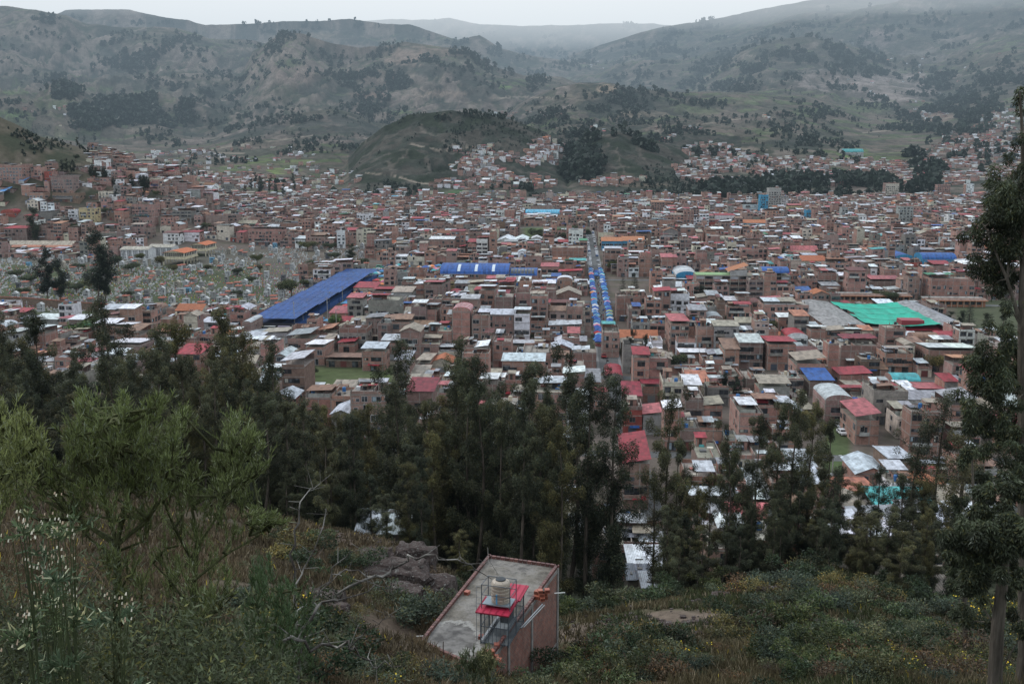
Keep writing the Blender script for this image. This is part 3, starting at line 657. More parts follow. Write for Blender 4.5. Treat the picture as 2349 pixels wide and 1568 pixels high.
        for k in range(nx):
            a, b = -.35 + (w + .7) * k / nx, -.35 + (w + .7) * (k + 1) / nx
            c = rc if random.random() < .75 else vary(rc, .3)
            sheet(R, a, b, -.45, d + .3, zz + .02 * (k % 2), zz + (.7 if d < 12 else 1.1) + .02 * (k % 2), c, ax if nx == 1 or ax != 'x' else 'y')
    elif roof == 'gable': gable(R, 0, w, 0, d, h, min(w, d) * .2, rc, ridge, 'clay_tile' if rcol in ('terracotta', 'orange', 'rust') else 'corrugated_sheet', wm, wc)
    elif roof == 'arch': arch(R, 0, w, 0, d, h, (d if ridge == 'x' else w) * .2, rc, ridge, 'corrugated_sheet', 10, wm, wc)
    elif roof == 'striped': arch(R, -.2, w + .2, 0, d, h, 1.6, ROOFC['red'], ridge, 'corrugated_sheet', 8, wm, wc, stripes=9)
    if roof in ('flat', 'part', 'open') and w > 4 and d > 5:
        for _ in range(random.choice([0, 1, 1, 2, 3])):
            sw, sd = random.uniform(1.4, w * .6), random.uniform(1.4, d * .45); sx, sy = random.uniform(0, w - sw), random.uniform(0, d - sd); zz = h + random.uniform(.5, 2.0); cc = vary(ROOFC[random.choice(['silver', 'white', 'grey', 'tan', 'rust', 'tan', 'concrete', 'silver', 'red', 'slate', 'rust'])], .25)
            sheet(R, sx, sx + sw, sy, sy + sd, zz, zz + random.uniform(-.35, .45), cc, random.choice(['y', 'x', '-y'])); R.box(sx + .1, sx + sw - .1, sy + sd - .25, sy + sd - .1, h, zz - .1, 'brick_wall', random.choice(BRICK))
        if random.random() < .5: a = random.uniform(.2, .8) * w; R.box(a, a + .15, .2, d * random.uniform(.4, .95), h, h + random.uniform(.4, 1.6), 'brick_wall', random.choice(BRICK), v0=h)
    if random.random() < .35 and w > 5:
        a = random.uniform(0, w * .4); b = a + random.uniform(2.5, w * .6); e = random.uniform(.8, 2.2); zz = random.uniform(2.3, 2.9); sheet(R, a, b, -e, .05, zz, zz + .35, vary(ROOFC[random.choice(['silver', 'grey', 'tan', 'rust', 'white', 'red', 'slate', 'blue'])], .2), 'y')
    # rooftop odds and ends
    if roof in ('flat', 'part'):
        for _ in range(random.choice([0, 1, 1, 2]) if detail else random.choice([0, 0, 1])):
            x, y = random.uniform(.8, w - 1.2), random.uniform(.8, d - 1.2); q = QB(); tank(q, x, y, h + random.choice([.1, .5]), random.choice([(.02, .02, .025), (.45, .38, .28), (.02, .02, .025), (.03, .12, .3)])); X.append(('water_tank', q))
        for _ in range(random.randint(1, 4) if detail else random.randint(0, 2)):
            x, y = random.uniform(.3, w - 2), random.uniform(.3, d - 2); a, b, c = random.uniform(.4, 1.6), random.uniform(.3, 1.4), random.uniform(.2, .9)
            R.box(x, x + a, y, y + b, h + .01, h + .01 + c, 'tarp', random.choice([(.35, .33, .3), (.5, .5, .5), (.2, .14, .1), (.08, .2, .45), (.1, .1, .1), (.3, .1, .08), (.55, .5, .42), (.1, .35, .35)]))
    return {'wall': W, 'roof': R}, wins, X
FOOT = []      # footprints in town coordinates: s0, s1, t0, t1
ANCH = []      # places used to say where a house stands: (u, v, phrase)
HN = {'b': ('brick_house', 'house'), 'c': ('concrete_house', 'house'), 'a': ('adobe_shed', 'shed')}
def place_house(name, label, cat, s, t, z, w, d, h, wall, roof, rcol, detail, group=None, rz=-PHI, seed=0, **k):
    parts, wins, X = house(w, d, h, wall, roof, rcol, 1, seed, **k)
    x, y = XY_(s, t); o = thing(name, label, cat, (x, y, z), rz, group)
    far = detail < 2
    if far:
        for kd, q in wins: parts['wall'].add(q)
    parts['wall'].obj('wall', o)
    if parts['roof'].v: parts['roof'].obj('roof', o)
    if not far:
        for kd, q in wins: q.obj(kd, o)
    for nm, q in X: q.obj(nm, o)
    return o
Z = {'B': (563.8, 563.8, .24), 'C': (1127.5, 563.8, .24), 'R': (1559.8, 422.8, .336), 'Q': (1221.5, 798.7, .336), 'L': (0, 328.9, .336), 'M': (779.9, 422.8, .336), 'K': (234.9, 516.8, .18), 'J': (0, 526.2, .2037), 'F': (0, 0, 1)}
TABLE = """
B 975 1125 535 745 10 c metal pink|grey concrete four-storey block, left half of the pair behind the round-topped tree
B 1175 1470 525 800 12 c part red|wide grey concrete four-storey block with small orange sills over its windows
B 800 985 642 745 13 b metal pink|low house under a pink corrugated roof left of the grey concrete blocks
B 1712 1880 385 570 14 b metal pink|narrow brick block with long white-framed window bands and a flat pale pink roof
B 2000 2140 360 470 9 b metal grey|brick house with turquoise curtains in its open window bays
B 1585 1730 590 850 12 b part white|four-storey brick house with big dark openings, sheet scraps on its roof
B 1732 1830 628 848 12 b metal grey|brick house under a grey roof sheet stained orange with rust
B 1835 1970 815 1040 11 b part red|brick house topped by red, white and blue roof sheets beside the tall tower house
B 1975 2145 625 1040 13 b striped red|tall blank brick tower house under a small red and white striped vault
B 1480 1575 560 660 9 b metal blue|small brick house with a blue sheet roof right of the grey concrete blocks
B 402 625 905 1060 13 b metal grey|brick house whose top storey is clad in white and grey sheets
B 578 755 968 1140 15 b metal white|windowless brick house end wall with white roof sheets beside the green field
B 1112 1335 1030 1195 9 b metal silver|small three-storey brick house with a tilted silvery roof at the edge of the green field
B 895 1160 830 985 11 c open concrete|ruined concrete house with a bare open staircase
B 765 1105 1092 1160 13 a metal rust|long low adobe shed with patchy rusty roof sheets in front of the ruined house
B 1640 1760 1120 1262 17 b metal tan|brown brick barn with a plain tan sheet roof
B 1765 1970 1105 1222 9 k gable terracotta|cream two-storey house with a terracotta tiled roof and balcony
B 1000 1245 400 470 16 k metal red|building with three stepped red roof sheets right of the blue market roof
B 1212 1430 432 500 17 b metal red|building with a broad red roof in front of the market umbrellas
B 1395 1590 462 535 14 t metal tan|shed under an orange and cream rust-stained sheet roof
B 1545 1705 262 350 15 b open concrete|roofless unfinished brick shell left of the blue vaulted hall
B 1840 1985 240 332 12 b flat concrete|brick house standing against the left end of the blue vaulted hall
B 2090 2172 180 325 6 b part green|slim brick stair tower with a green roof in front of the blue vaulted hall
B 2175 2300 268 370 9 t metal tan|pale metal-sided workshop below the blue vaulted hall
B 155 400 830 930 10 t metal tan|low grey shed with a cream roof near the front end of the blue market roof
B 700 830 850 915 12 b metal orange|brick house with a bright orange tiled roof behind the sheet-clad house
K 655 1040 1222 1340 15 b flat tan|brick house with a bare concrete roof and tall rebar posts below the cemetery wall
K 1260 1500 1235 1400 9 g metal silver|grey house with an outside stair under a silvery shed roof
K 1790 1900 1240 1440 20 b arch silver|long brick house under a silvery vault in front of the cemetery
K 545 830 1405 1500 9 p metal terracotta|pale house with a thin terracotta roof edge among the left trees
J 750 1060 1350 1480 12 b flat concrete|two-storey brick house with white slab edges seen between the left trees
J 350 660 1040 1150 11 g metal white|grey house with a broad white roof left of the gabled white end wall
J 940 1150 1040 1110 10 w gable maroon|white gabled end wall with one tiny window below the cemetery wall
C 1690 1885 475 690 14 w part pink|white four-storey office block with green-tinted windows
C 1705 1880 745 1030 24 b metal pink|big brick block with a wide pink roof and open upper floor
C 1058 1218 850 1068 17 b part teal|brick corner house with white window frames and turquoise roof tarps
C 1305 1420 620 790 17 b part blue|wedge of brick house under blue and white roof strips behind the fir trees
C 1620 1758 110 315 12 b metal pink|five-storey brick house with two stacked pink roofs beside the grey vault
C 572 880 22 200 14 b flat concrete|huge blank brick wall block left of the market street
C 262 465 265 362 13 b part white|brick house with blue-tinted windows and a white washhouse on top
C 472 640 215 312 12 b metal pink|brick house with a pink striped roof terrace left of the fir by the street
C 645 860 262 345 9 b metal red|brick house under a long flat red roof at the market street edge
C 620 850 465 608 14 b gable tan|brick warehouse with four slit windows and a shallow gabled roof
C 548 853 760 880 10 b metal silver|long brick house with two stepped corrugated roofs beside the market street
C 368 535 500 810 13 b part tan|tall brick block with a bare tan concrete roof and one rooftop mast
C 228 366 480 742 13 b open concrete|four-storey brick block with black window bays left of the tall tan-roofed block
C 35 205 495 755 13 b flat concrete|tall blank brick block with loose white sheets on its roof
C -120 30 445 690 13 b metal silver|brick house under a long silvery blue roof with green drapes on its side
C 10 185 940 1160 12 b flat concrete|brick house with rubble and a blue tarp on its roof, behind the silver-roofed house
C 200 500 985 1010 11 b metal silver|brick house with three mismatched silver roof sheets
C 300 560 1015 1230 12 b flat terracotta|brick corner house with a sloping terracotta canopy along its right side
C 100 505 1130 1300 10 b metal silver|broad brick house with one long silvery roof above the front trees
C 770 1000 1045 1170 12 b part silver|two-storey brick house with patchwork grey roofs at the foot of the market street
C 1228 1580 875 980 11 w gable terracotta|white house with a long terracotta roof behind two dark slim trees
C 1520 1630 925 1070 9 w flat terracotta|small white annexe with a square window beside the long terracotta roof
C 1800 2070 1035 1130 11 b metal white|brick house under a white corrugated roof with a missing corner
C 2015 2225 1110 1200 13 b part grey|brick house with a glazed box on its roof terrace
C 2170 2360 1015 1200 15 b metal rust|brick house with a brown streaked roof above the red painted house
C 1085 1255 1250 1330 16 c arch red|house with a round red vault above a flat pink roof
C 905 1035 1300 1490 14 b metal grey|brick house under a lilac grey corrugated roof left of the red vault
C 1258 1430 1432 1600 14 b metal crimson|house with a large crimson ribbed roof, left of the dark crimson lean-to
C 1438 1615 1370 1500 9 b metal crimson|lower house with a dark crimson ribbed roof strip
C 1630 1825 1330 1600 13 k flat tan|cream five-storey house with a rooftop terrace and two corner posts
C 1838 2152 1218 1292 10 r flat concrete|red painted house under a thick grey concrete roof
C 1835 1995 1385 1560 11 b metal white|brick house with two bright white roof panels right of the cream house
Q 390 500 335 480 8 b metal red|brick house with a bright red sloping roof among the front trees
Q 752 872 475 590 10 g metal pink|house with pink and white striped roof sheets and a grey railing
Q 617 745 420 590 9 r flat pink|crimson fronted house with grey shutters under the ribbed crimson roof
Q 1035 1160 360 545 10 b flat concrete|brick terrace house with three rows of wide windows
Q 1160 1290 390 545 9 b metal tan|brick terrace house with a tan roof and arched lower window
Q 1400 1560 450 745 16 b part white|six-level brick house with green balconies and stepped white roof panels
Q 1545 1750 280 380 9 g metal tan|grey two-storey house with a tan ribbed roof and six small windows
Q 1455 1620 215 300 13 b flat tan|brick house with a flat white and tan roof behind the grey two-storey house
Q 1770 1870 330 385 8 k flat tan|small cream house with one square window among rubble
Q 1990 2185 355 520 15 b arch silver|brick house under a big grey-silver curved roof
Q 1885 2050 240 330 13 b metal blue|brick house with a bright blue roof carrying a water tank
Q 2200 2355 512 660 16 b metal pink|brick house with a huge slanting pink corrugated roof and two skylights
Q 610 790 785 1100 22 b metal red|tall balconied terrace under a long red roof with two pale skylight strips
Q 1320 1400 640 760 8 g flat white|small grey brick-topped cube among the front trees
Q 2005 2110 915 990 6 w metal white|little white-roofed hut beside the dark parked car
R 1310 1540 1420 1640 12 c flat tan|grey concrete block with pink awnings on its roof terrace
R 1535 1785 1470 1560 9 w metal grey|white walled house with a grey and pink roof behind the thin trees
R 1450 1640 1345 1400 9 b arch teal|house under a turquoise translucent vault
R 1692 2010 1135 1280 14 b metal white|large brick house with gleaming white roof sheets
R 1092 1368 1118 1240 16 b part crimson|blank brick block with a crimson rooftop cabin in one corner
R 725 865 1040 1150 12 w arch red|white fronted house under two crimson vaults
R 592 782 1092 1270 16 b metal red|brick house under a flat red roof left of the crimson vaults
R 920 1000 1108 1210 12 w flat white|white house with solar heaters on its roof
R 1003 1072 1092 1300 8 b flat concrete|slim brick stair tower in front of the blank brick block
R 790 980 1240 1370 13 b metal tan|brick house with half maroon and half tan roof
R 400 560 1080 1260 12 b metal white|brick house with a long white sloping roof strip
R 568 900 830 960 14 b part silver|wide brick block with a grey strip roof left of the grey gallery
R 488 566 815 890 13 b arch maroon|brick house under a dark maroon vault
R 315 480 850 960 12 b part red|brick house with a white colonnaded top floor
R 1395 1580 1165 1290 12 b part tan|low brick house with cream awning roofs
R 1090 1300 1300 1390 11 b metal red|brick house under two bright red ribbed roofs and a water tank
R 1850 1970 1235 1400 8 b metal orange|brick tower house with an orange roof and glazed corner
R 820 930 655 760 10 b flat concrete|brick house with empty upper storey left of the scaffolded block
R 935 1060 615 755 10 b part pink|unfinished brick block with pink roof patch and open floors
R 1300 1500 670 730 11 b metal pink|brick house with three pink stepped roofs behind the green canopy
R 1390 1495 580 660 10 b flat concrete|bare brick cube behind the pink stepped roofs
R 990 1150 540 640 11 b part orange|brick house with an orange roof box above the grey rubble lot
R 830 985 520 565 14 k gable terracotta|cream hall with a hipped terracotta roof
R 760 940 455 500 16 k gable pink|cream hall with a faded red roof behind the terracotta one
R 420 590 450 560 12 b flat concrete|wide brick block with empty window bays left of the dark pine
R 1710 2000 655 800 14 b part green|brick block with a pale green roof edge near the right edge
R 1840 2000 700 790 12 b metal crimson|open frame building with a crimson roof near the right edge
R 1725 1845 565 620 12 b metal red|low hall with a red roof left of the crimson market awning
R 1915 2020 545 615 12 b metal white|brick house with a pale sheet roof beside the big right-hand tree
R 0 80 380 510 12 b flat concrete|brick block with a yellow ground floor
R 915 1000 400 480 10 b flat concrete|white fronted brick block with black bays
R 1140 1230 415 480 10 b metal tan|brown brick house with a tan roof and long side windows
M 2190 2300 500 640 12 b metal pink|tall brick house with white balconies under a pink roof
M 610 780 385 490 13 b metal white|wide brick house with a white parapet left of the red balconied hotel
M 755 850 330 480 10 b metal crimson|brick tower with a crimson roof behind the blue vaulted hall
M 1965 2070 400 530 10 b flat concrete|brick block with six square windows in front of the blue school
M 235 340 385 490 10 c metal grey|grey concrete house with a silver roof by the cemetery corner
M 380 480 425 510 10 b part tan|brick house with broad windows beside the blue pole
M 1100 1220 480 510 10 y flat concrete|yellow fronted house behind the blue vaulted hall
M 490 600 260 340 11 b part blue|tall brick block with blue roof scraps in the distance
M 1125 1190 175 260 10 b flat concrete|blank brick tower left of the white balconied block
M 1065 1122 180 245 9 w flat white|white balconied block left of the sky blue vault
L 1410 1530 490 590 12 b flat concrete|tall blank brick block behind the cemetery
L 1697 1930 590 695 14 b metal white|long brick block with a white roof edge behind the cemetery
L 1905 2050 550 610 13 b part tan|brick house with rooftop sheds right of the long brick block
L 1180 1310 465 530 12 c metal white|grey concrete block with ribbon windows and a white roof behind the niches
L 900 1060 420 500 12 b flat concrete|brick house with a raw concrete balcony front on the left side
L 545 655 445 560 11 y flat concrete|yellow fronted four-storey house on the left
L 470 540 460 530 10 w flat white|white house with a bare side wall left of the yellow one
L 905 1050 510 570 11 b part teal|brick house with a teal roof terrace
L 1115 1225 620 690 11 w metal maroon|white house with a dark maroon band behind the white niche blocks
L 1230 1365 615 670 11 w metal red|white house with a red roof behind the cream niche hall
L 680 805 610 675 12 c flat concrete|concrete frame house with white rails behind the cemetery
L 30 190 580 660 14 b metal red|brick house with a red roof at the left edge
L 630 715 90 125 11 b flat concrete|brick house on the shoulder of the left hill, below its topmost neighbour
L 670 720 52 92 11 b flat concrete|topmost brick house on the shoulder of the left hill
L 0 158 150 275 20 b flat concrete|large pale brick block with many windows on the left hill
L 352 500 238 335 13 b open concrete|five-level brick block with spiky columns on the left hill
L 212 288 168 245 10 b flat concrete|narrow brick block left of the spiky one on the hill
L 200 300 345 400 12 b part red|brick house under the blue sheet steps on the left hill
L 360 545 345 400 12 a flat concrete|long low brown building below the spiky block
L 790 865 190 225 11 b flat concrete|brick house with a tan gable high on the left slope
L 1285 1375 385 435 12 b flat concrete|wide brick block in the gap below the left slope
L 1510 1585 285 335 11 c open concrete|dark unfinished concrete frame below the left slope
"""
def parse_table():
    out = []
    for ln in TABLE.strip().splitlines():
        a, lab = ln.split('|'); z, u0, u1, vt, vb, d, wk, rk, rc = a.split()
        ou, ov, k = Z[z]; out.append((ou + float(u0) * k, ou + float(u1) * k, ov + float(vt) * k, ov + float(vb) * k, float(d), wk, rk, rc, lab))
    return out
def overlaps(a, m=.3):
    for b in FOOT:
        if a[0] < b[1] - m and a[1] > b[0] + m and a[2] < b[3] - m and a[3] > b[2] + m: return b
    return None
def reserve(u0, v0, u1, v1, pad=0):
    """keep the town generator out of the ground seen between two photo corners"""
    a = [ST_(*P(u, v)[:2]) for u, v in ((u0, v0), (u1, v0), (u0, v1), (u1, v1))]
    FOOT.append((min(p[0] for p in a) - pad, max(p[0] for p in a) + pad, min(p[1] for p in a) - pad, max(p[1] for p in a) + pad))
def reserve_fan(u0, v0, u1, v1, n=6):
    for i in range(n):
        a, b = v0 + (v1 - v0) * i / n, v0 + (v1 - v0) * (i + 1) / n
        pa, pb = ST_(*P(u0, b)[:2]), ST_(*P(u1, b)[:2]); pc, pd = ST_(*P(u0, a)[:2]), ST_(*P(u1, a)[:2])
        FOOT.append(((pa[0] + pc[0]) / 2, (pb[0] + pd[0]) / 2, pa[1], pc[1]))
MANUAL = []
def short(lab): return lab
NAMEOF = {'b': 'brick_house', 'c': 'concrete_house', 'a': 'adobe_shed', 'w': 'painted_house', 'k': 'painted_house', 'r': 'painted_house', 'g': 'plastered_house', 'y': 'painted_house', 'u': 'painted_house', 't': 'metal_shed', 'p': 'painted_house'}
def build_manual():
    n = 0
    for i, (u0, u1, vt, vb, d, wk, rk, rc, lab) in enumerate(parse_table()):
        h0 = hit((u0 + u1) / 2, vb, 100)
        if h0 is None: print('MISS', lab); continue
        pa = P(u0, vb, h0[2]); pb = P(u1, vb, h0[2]); sa, ta = ST_(pa[0], pa[1]); sb, tb = ST_(pb[0], pb[1]); s0, s1, t = sa, sb, (ta + tb) / 2
        w = s1 - s0; x, y = XY_((s0 + s1) / 2, t)
        e = math.atan((CY - vt) / FPX) - PITCH; ztop = HC + y * math.tan(e); h = ztop - h0[2]
        if h < 2.4: h = 2.6
        fp = [s0, s1, t, t + d]
        for _ in range(4):
            b = overlaps(fp)
            if not b: break
            # slide apart: trim depth if the other stands behind, else push back / narrow
            if b[2] > fp[2] + 2.5: fp[3] = min(fp[3], b[2] + .2)
            elif b[3] < fp[2] + 5: fp[2] = b[3]; fp[3] = max(fp[3], fp[2] + 5)
            elif b[0] > fp[0] + 2: fp[1] = min(fp[1], b[0] + .2)
            elif b[1] < fp[1] - 2: fp[0] = max(fp[0], b[1] - .2)
            else: break
        if fp[3] - fp[2] < 3: fp[3] = fp[2] + 4
        if fp[1] - fp[0] < 2.5: fp[1] = fp[0] + 3
        FOOT.append(tuple(fp))
        det = 2 if y < 470 else 1
        nm = NAMEOF[wk]; dens = .8; big = False; kw = {}
        if 'blank' in lab or 'windowless' in lab or 'bare brick' in lab: dens = .06
        if 'bands' in lab or 'ribbon' in lab or 'wide windows' in lab or 'open' in lab: big = True; dens = .9
        if 'office' in lab or 'concrete four-storey' in lab or 'many windows' in lab: dens = 1.0
        cat = 'shed' if 'shed' in nm else 'house'
        xc, yc = XY_(fp[0], fp[2])
        o = place_house(nm, lab, cat, fp[0], fp[2], h0[2], fp[1] - fp[0], fp[3] - fp[2], h, wk, rk, rc, det, seed=1000 + i, dens=dens, big=big, ridge='x' if (fp[1] - fp[0]) > (fp[3] - fp[2]) else 'y')
        MANUAL.append((o, fp, h, lab)); n += 1
        ANCH.append(((u0 + u1) / 2, vb, lab))
        if 'MAN' in DEBUG: print('M', lab[:50], 'w %.1f d %.1f h %.1f y %.0f z %.1f' % (fp[1] - fp[0], fp[3] - fp[2], h, y, h0[2]))
    print('manual houses', n)
DEBUG = ''
# ------------------------------------------------------------------ landmarks
# name ; category ; zoom u0 u1 v_top v_base depth wall roof roofcolour | label
SPECIAL = """
market_hall;hall;F 1009 1168 628 662 24 b arch blue;long hall under a blue barrel vault with pale skylight strips
market_hall;hall;F 1169 1232 632 662 17 b arch blue;shorter blue vault with dark solar panels, right end of the long hall
sports_hall;hall;M 1265 1500 200 222 22 t arch sky;sky blue barrel vaulted hall in the middle of the far town
sports_hall;hall;R 1475 1590 503 530 30 u arch blue;left blue vault of the two half-hidden ones in the right part of town
sports_hall;hall;R 1655 1885 510 545 18 u arch blue;right long blue vault beside a grey-ended one in the right part of town
sports_hall;hall;F 1550 1601 632 652 30 u arch silver;grey vaulted hall with a dark teal front wall
cabin;cabin;L 958 998 340 357 7 b gable orange;small brick cabin with a bright orange gabled roof on the green left slope
sports_hall;hall;L 5 103 470 500 22 r arch red;hall under a red vault with white ribs at the left edge
tower_block;building;F 1743 1761 448 488 14 u flat slate;teal glass office tower in front of the twin grey one
tower_block;building;F 1762 1790 432 480 16 t flat slate;grey tower with blue top behind the teal glass one
tower_block;building;F 1777 1807 450 480 14 w flat white;white office block with rows of small windows beside the grey tower
tower_block;building;F 2030 2060 421 456 15 k flat tan;pale slab tower standing apart at the far edge of town
tower_block;building;F 2062 2092 473 520 13 t flat white;grey and white blank-walled tower in the right part of town
tower_block;building;F 1849 1866 484 506 12 u flat blue;bright blue narrow block in the right part of town
tower_block;building;F 1494 1524 463 492 13 b metal orange;brown brick tower with a small orange roof on the far side of town
tower_block;building;F 1380 1397 458 475 11 w flat white;small white block of three window rows far behind the street
tower_block;building;F 1097 1114 500 522 10 t flat white;plain grey slab block in the middle of the far town
tower_block;building;F 2088 2106 452 468 12 r flat red;crimson box-shaped upper building at the far right
tower_block;building;F 2215 2232 423 452 12 w flat white;white balconied tower at the far right edge of town
tower_block;building;F 2150 2178 424 445 14 b flat red;brown block with pink upper floors at the far right
painted_house;house;F 1808 1839 474 486 14 y metal pink;yellow building with a flat pink roof right of the white office block
painted_house;house;F 1703 1740 470 486 14 w metal red;white building with a dark red roof at the far side of town
painted_house;house;F 1640 1685 496 512 14 w metal red;white hall with a red roof left of the long orange roofed school
school_building;school;R 425 590 262 290 14 u gable orange;long building with an orange roof and blue walls in the right half of town
school_building;school;M 1785 1925 385 450 12 u gable orange;left wing of the bright blue school with an orange roof
school_building;school;M 1926 2075 383 450 14 u gable orange;right wing of the bright blue school with an orange roof
warehouse;warehouse;M 1072 1185 385 412 34 w gable white;left white roofed warehouse of the pair behind the red balconied hotel
warehouse;warehouse;M 1188 1278 380 408 32 w gable white;right white roofed warehouse of the pair behind the red balconied hotel
warehouse;warehouse;M 1308 1375 368 400 20 w gable white;white gabled warehouse beside the park trees
warehouse;warehouse;M 1460 1535 388 420 20 w gable white;white gabled warehouse next to the market street
hotel;hotel;M 932 1008 380 505 15 w metal red;tall white and red hotel with stacked balconies
hotel;hotel;M 872 930 412 505 15 b metal red;red roofed lower wing left of the tall balconied hotel
stair_block;building;M 1022 1066 335 505 10 b flat red;slim brick stair block right of the balconied hotel
barracks;building;L 40 500 690 722 13 b gable tan;long low building with a broad cream ridged roof behind the cemetery trees
barracks;building;L 45 490 722 745 9 w metal terracotta;long white building with a terracotta roof edge in front of the cream ridged one
sports_hall;hall;F 1934 1980 349 357 40 t arch teal;far teal vaulted hall on the green slope across the valley
brick_house;house;F 1602 1630 640 650 14 b metal pink|x
"""
LMK = [(1090, 640, 'blue vaulted hall'), (730, 670, 'blue market roof'), (1540, 700, 'white office block'), (1640, 665, 'long school'), (2030, 715, 'green canopy'), (1430, 560, 'blue school'),
 (1575, 640, 'grey vaulted hall'), (890, 720, 'grey concrete blocks'), (1060, 760, 'striped tower house'), (420, 590, 'cream niche hall'), (1110, 570, 'balconied hotel'), (1500, 760, 'wide pink roof'), (1250, 485, 'sky blue vault'),
 (1980, 950, 'huge pink roof'), (1410, 835, 'round red vault'), (1900, 870, 'bright blue roof'), (1820, 770, 'crimson vaults'), (2070, 870, 'turquoise vault'), (2180, 820, 'gleaming white roof'), (1970, 840, 'crimson rooftop cabin'),
 (1840, 600, 'terracotta hall'), (2090, 585, 'blue vaults on the right'), (1770, 640, 'dark pine'), (1440, 670, 'fir pair'), (820, 850, 'green field'), (480, 690, 'cemetery front'), (200, 560, 'cream ridged roof'), (1700, 900, 'grey two-storey house'),
 (1455, 925, 'ribbed crimson roof'), (1465, 1040, 'long red roof'), (2080, 500, 'grey blank tower'), (1775, 470, 'twin towers'), (580, 540, 'long brick block'), (1300, 600, 'street-side blank block'), (1200, 720, 'tall tan-roofed block'), (2100, 1050, 'dark parked car'),
 (2230, 640, 'green roof edge'), (1920, 520, 'scaffolded block'), (1500, 490, 'brown brick tower'), (1150, 870, 'front silvery roof')]
def build_special():
    for ln in SPECIAL.strip().splitlines():
        if '|x' in ln: continue
        nm, cat, spec, lab = ln.split(';'); z, u0, u1, vt, vb, d, wk, rk, rc = spec.split(); ou, ov, k = Z[z]
        u0, u1, vt, vb, d = ou + float(u0) * k, ou + float(u1) * k, ov + float(vt) * k, ov + float(vb) * k, float(d)
        h0 = hit((u0 + u1) / 2, vb, 100); pa, pb = P(u0, vb, h0[2]), P(u1, vb, h0[2])
        if h0[1] > 1400: pa = np.array([h0[0] - (u1 - u0) / 2 * h0[1] / FPX, h0[1], h0[2]]); pb = pa + np.array([(u1 - u0) * h0[1] / FPX, 0, 0])
        sa, ta = ST_(pa[0], pa[1]); sb, tb = ST_(pb[0], pb[1]); t = (ta + tb) / 2; y = XY_(sa, t)[1]
        h = HC + y * math.tan(math.atan((CY - vt) / FPX) - PITCH) - h0[2]; h = max(h, 3)
        FOOT.append((sa, sb, t, t + d))
        st = 1000 if 'tower' in nm else 0
        w = sb - sa
        o = place_house(nm, lab, cat, sa, t, h0[2], w, d, h, wk, rk, rc, 1, seed=hash(lab) % 9999 if False else int(u0 * 7 + vb), dens=.95 if nm in ('tower_block', 'hotel', 'school_building') else .3, big=nm in ('school_building', 'hotel'), ridge='x' if w > d * .8 else 'y')
        if nm in ('market_hall', 'sports_hall') and 'skylight' in lab:
            q = QB(); rise = d * .2
            for kx in range(1, 4):
                for j in (1, 2, 3):
                    a0, a1 = math.pi * j / 10, math.pi * (j + 1) / 10; y0, y1 = d * (.5 - math.cos(a0) * .5), d * (.5 - math.cos(a1) * .5)
                    q.quad((w * kx / 4, y0, h + math.sin(a0) * rise + .08), (w * kx / 4 + 1.6, y0, h + math.sin(a0) * rise + .08), (w * kx / 4 + 1.6, y1, h + math.sin(a1) * rise + .08), (w * kx / 4, y1, h + math.sin(a1) * rise + .08), 'paint', (.5, .55, .6))
            q.obj('skylight', o)
        if 'solar' in lab:
            q = QB(); rise = d * .2
            for kx in range(7):
                for j in (1, 2, 3):
                    a0, a1 = math.pi * j / 10, math.pi * (j + .9) / 10; y0, y1 = d * (.5 - math.cos(a0) * .5), d * (.5 - math.cos(a1) * .5)
                    q.quad((w * (kx + .3) / 8, y0, h + math.sin(a0) * rise + .1), (w * (kx + 1.1) / 8, y0, h + math.sin(a0) * rise + .1), (w * (kx + 1.1) / 8, y1, h + math.sin(a1) * rise + .12), (w * (kx + .3) / 8, y1, h + math.sin(a1) * rise + .12), 'window_glass', (0, 0, 0))
            q.obj('solar_panel', o)
def town_obj(name, label, cat, s, t, z=0, group=None):
    x, y = XY_(s, t); return thing(name, label, cat, (x, y, z), -PHI, group)
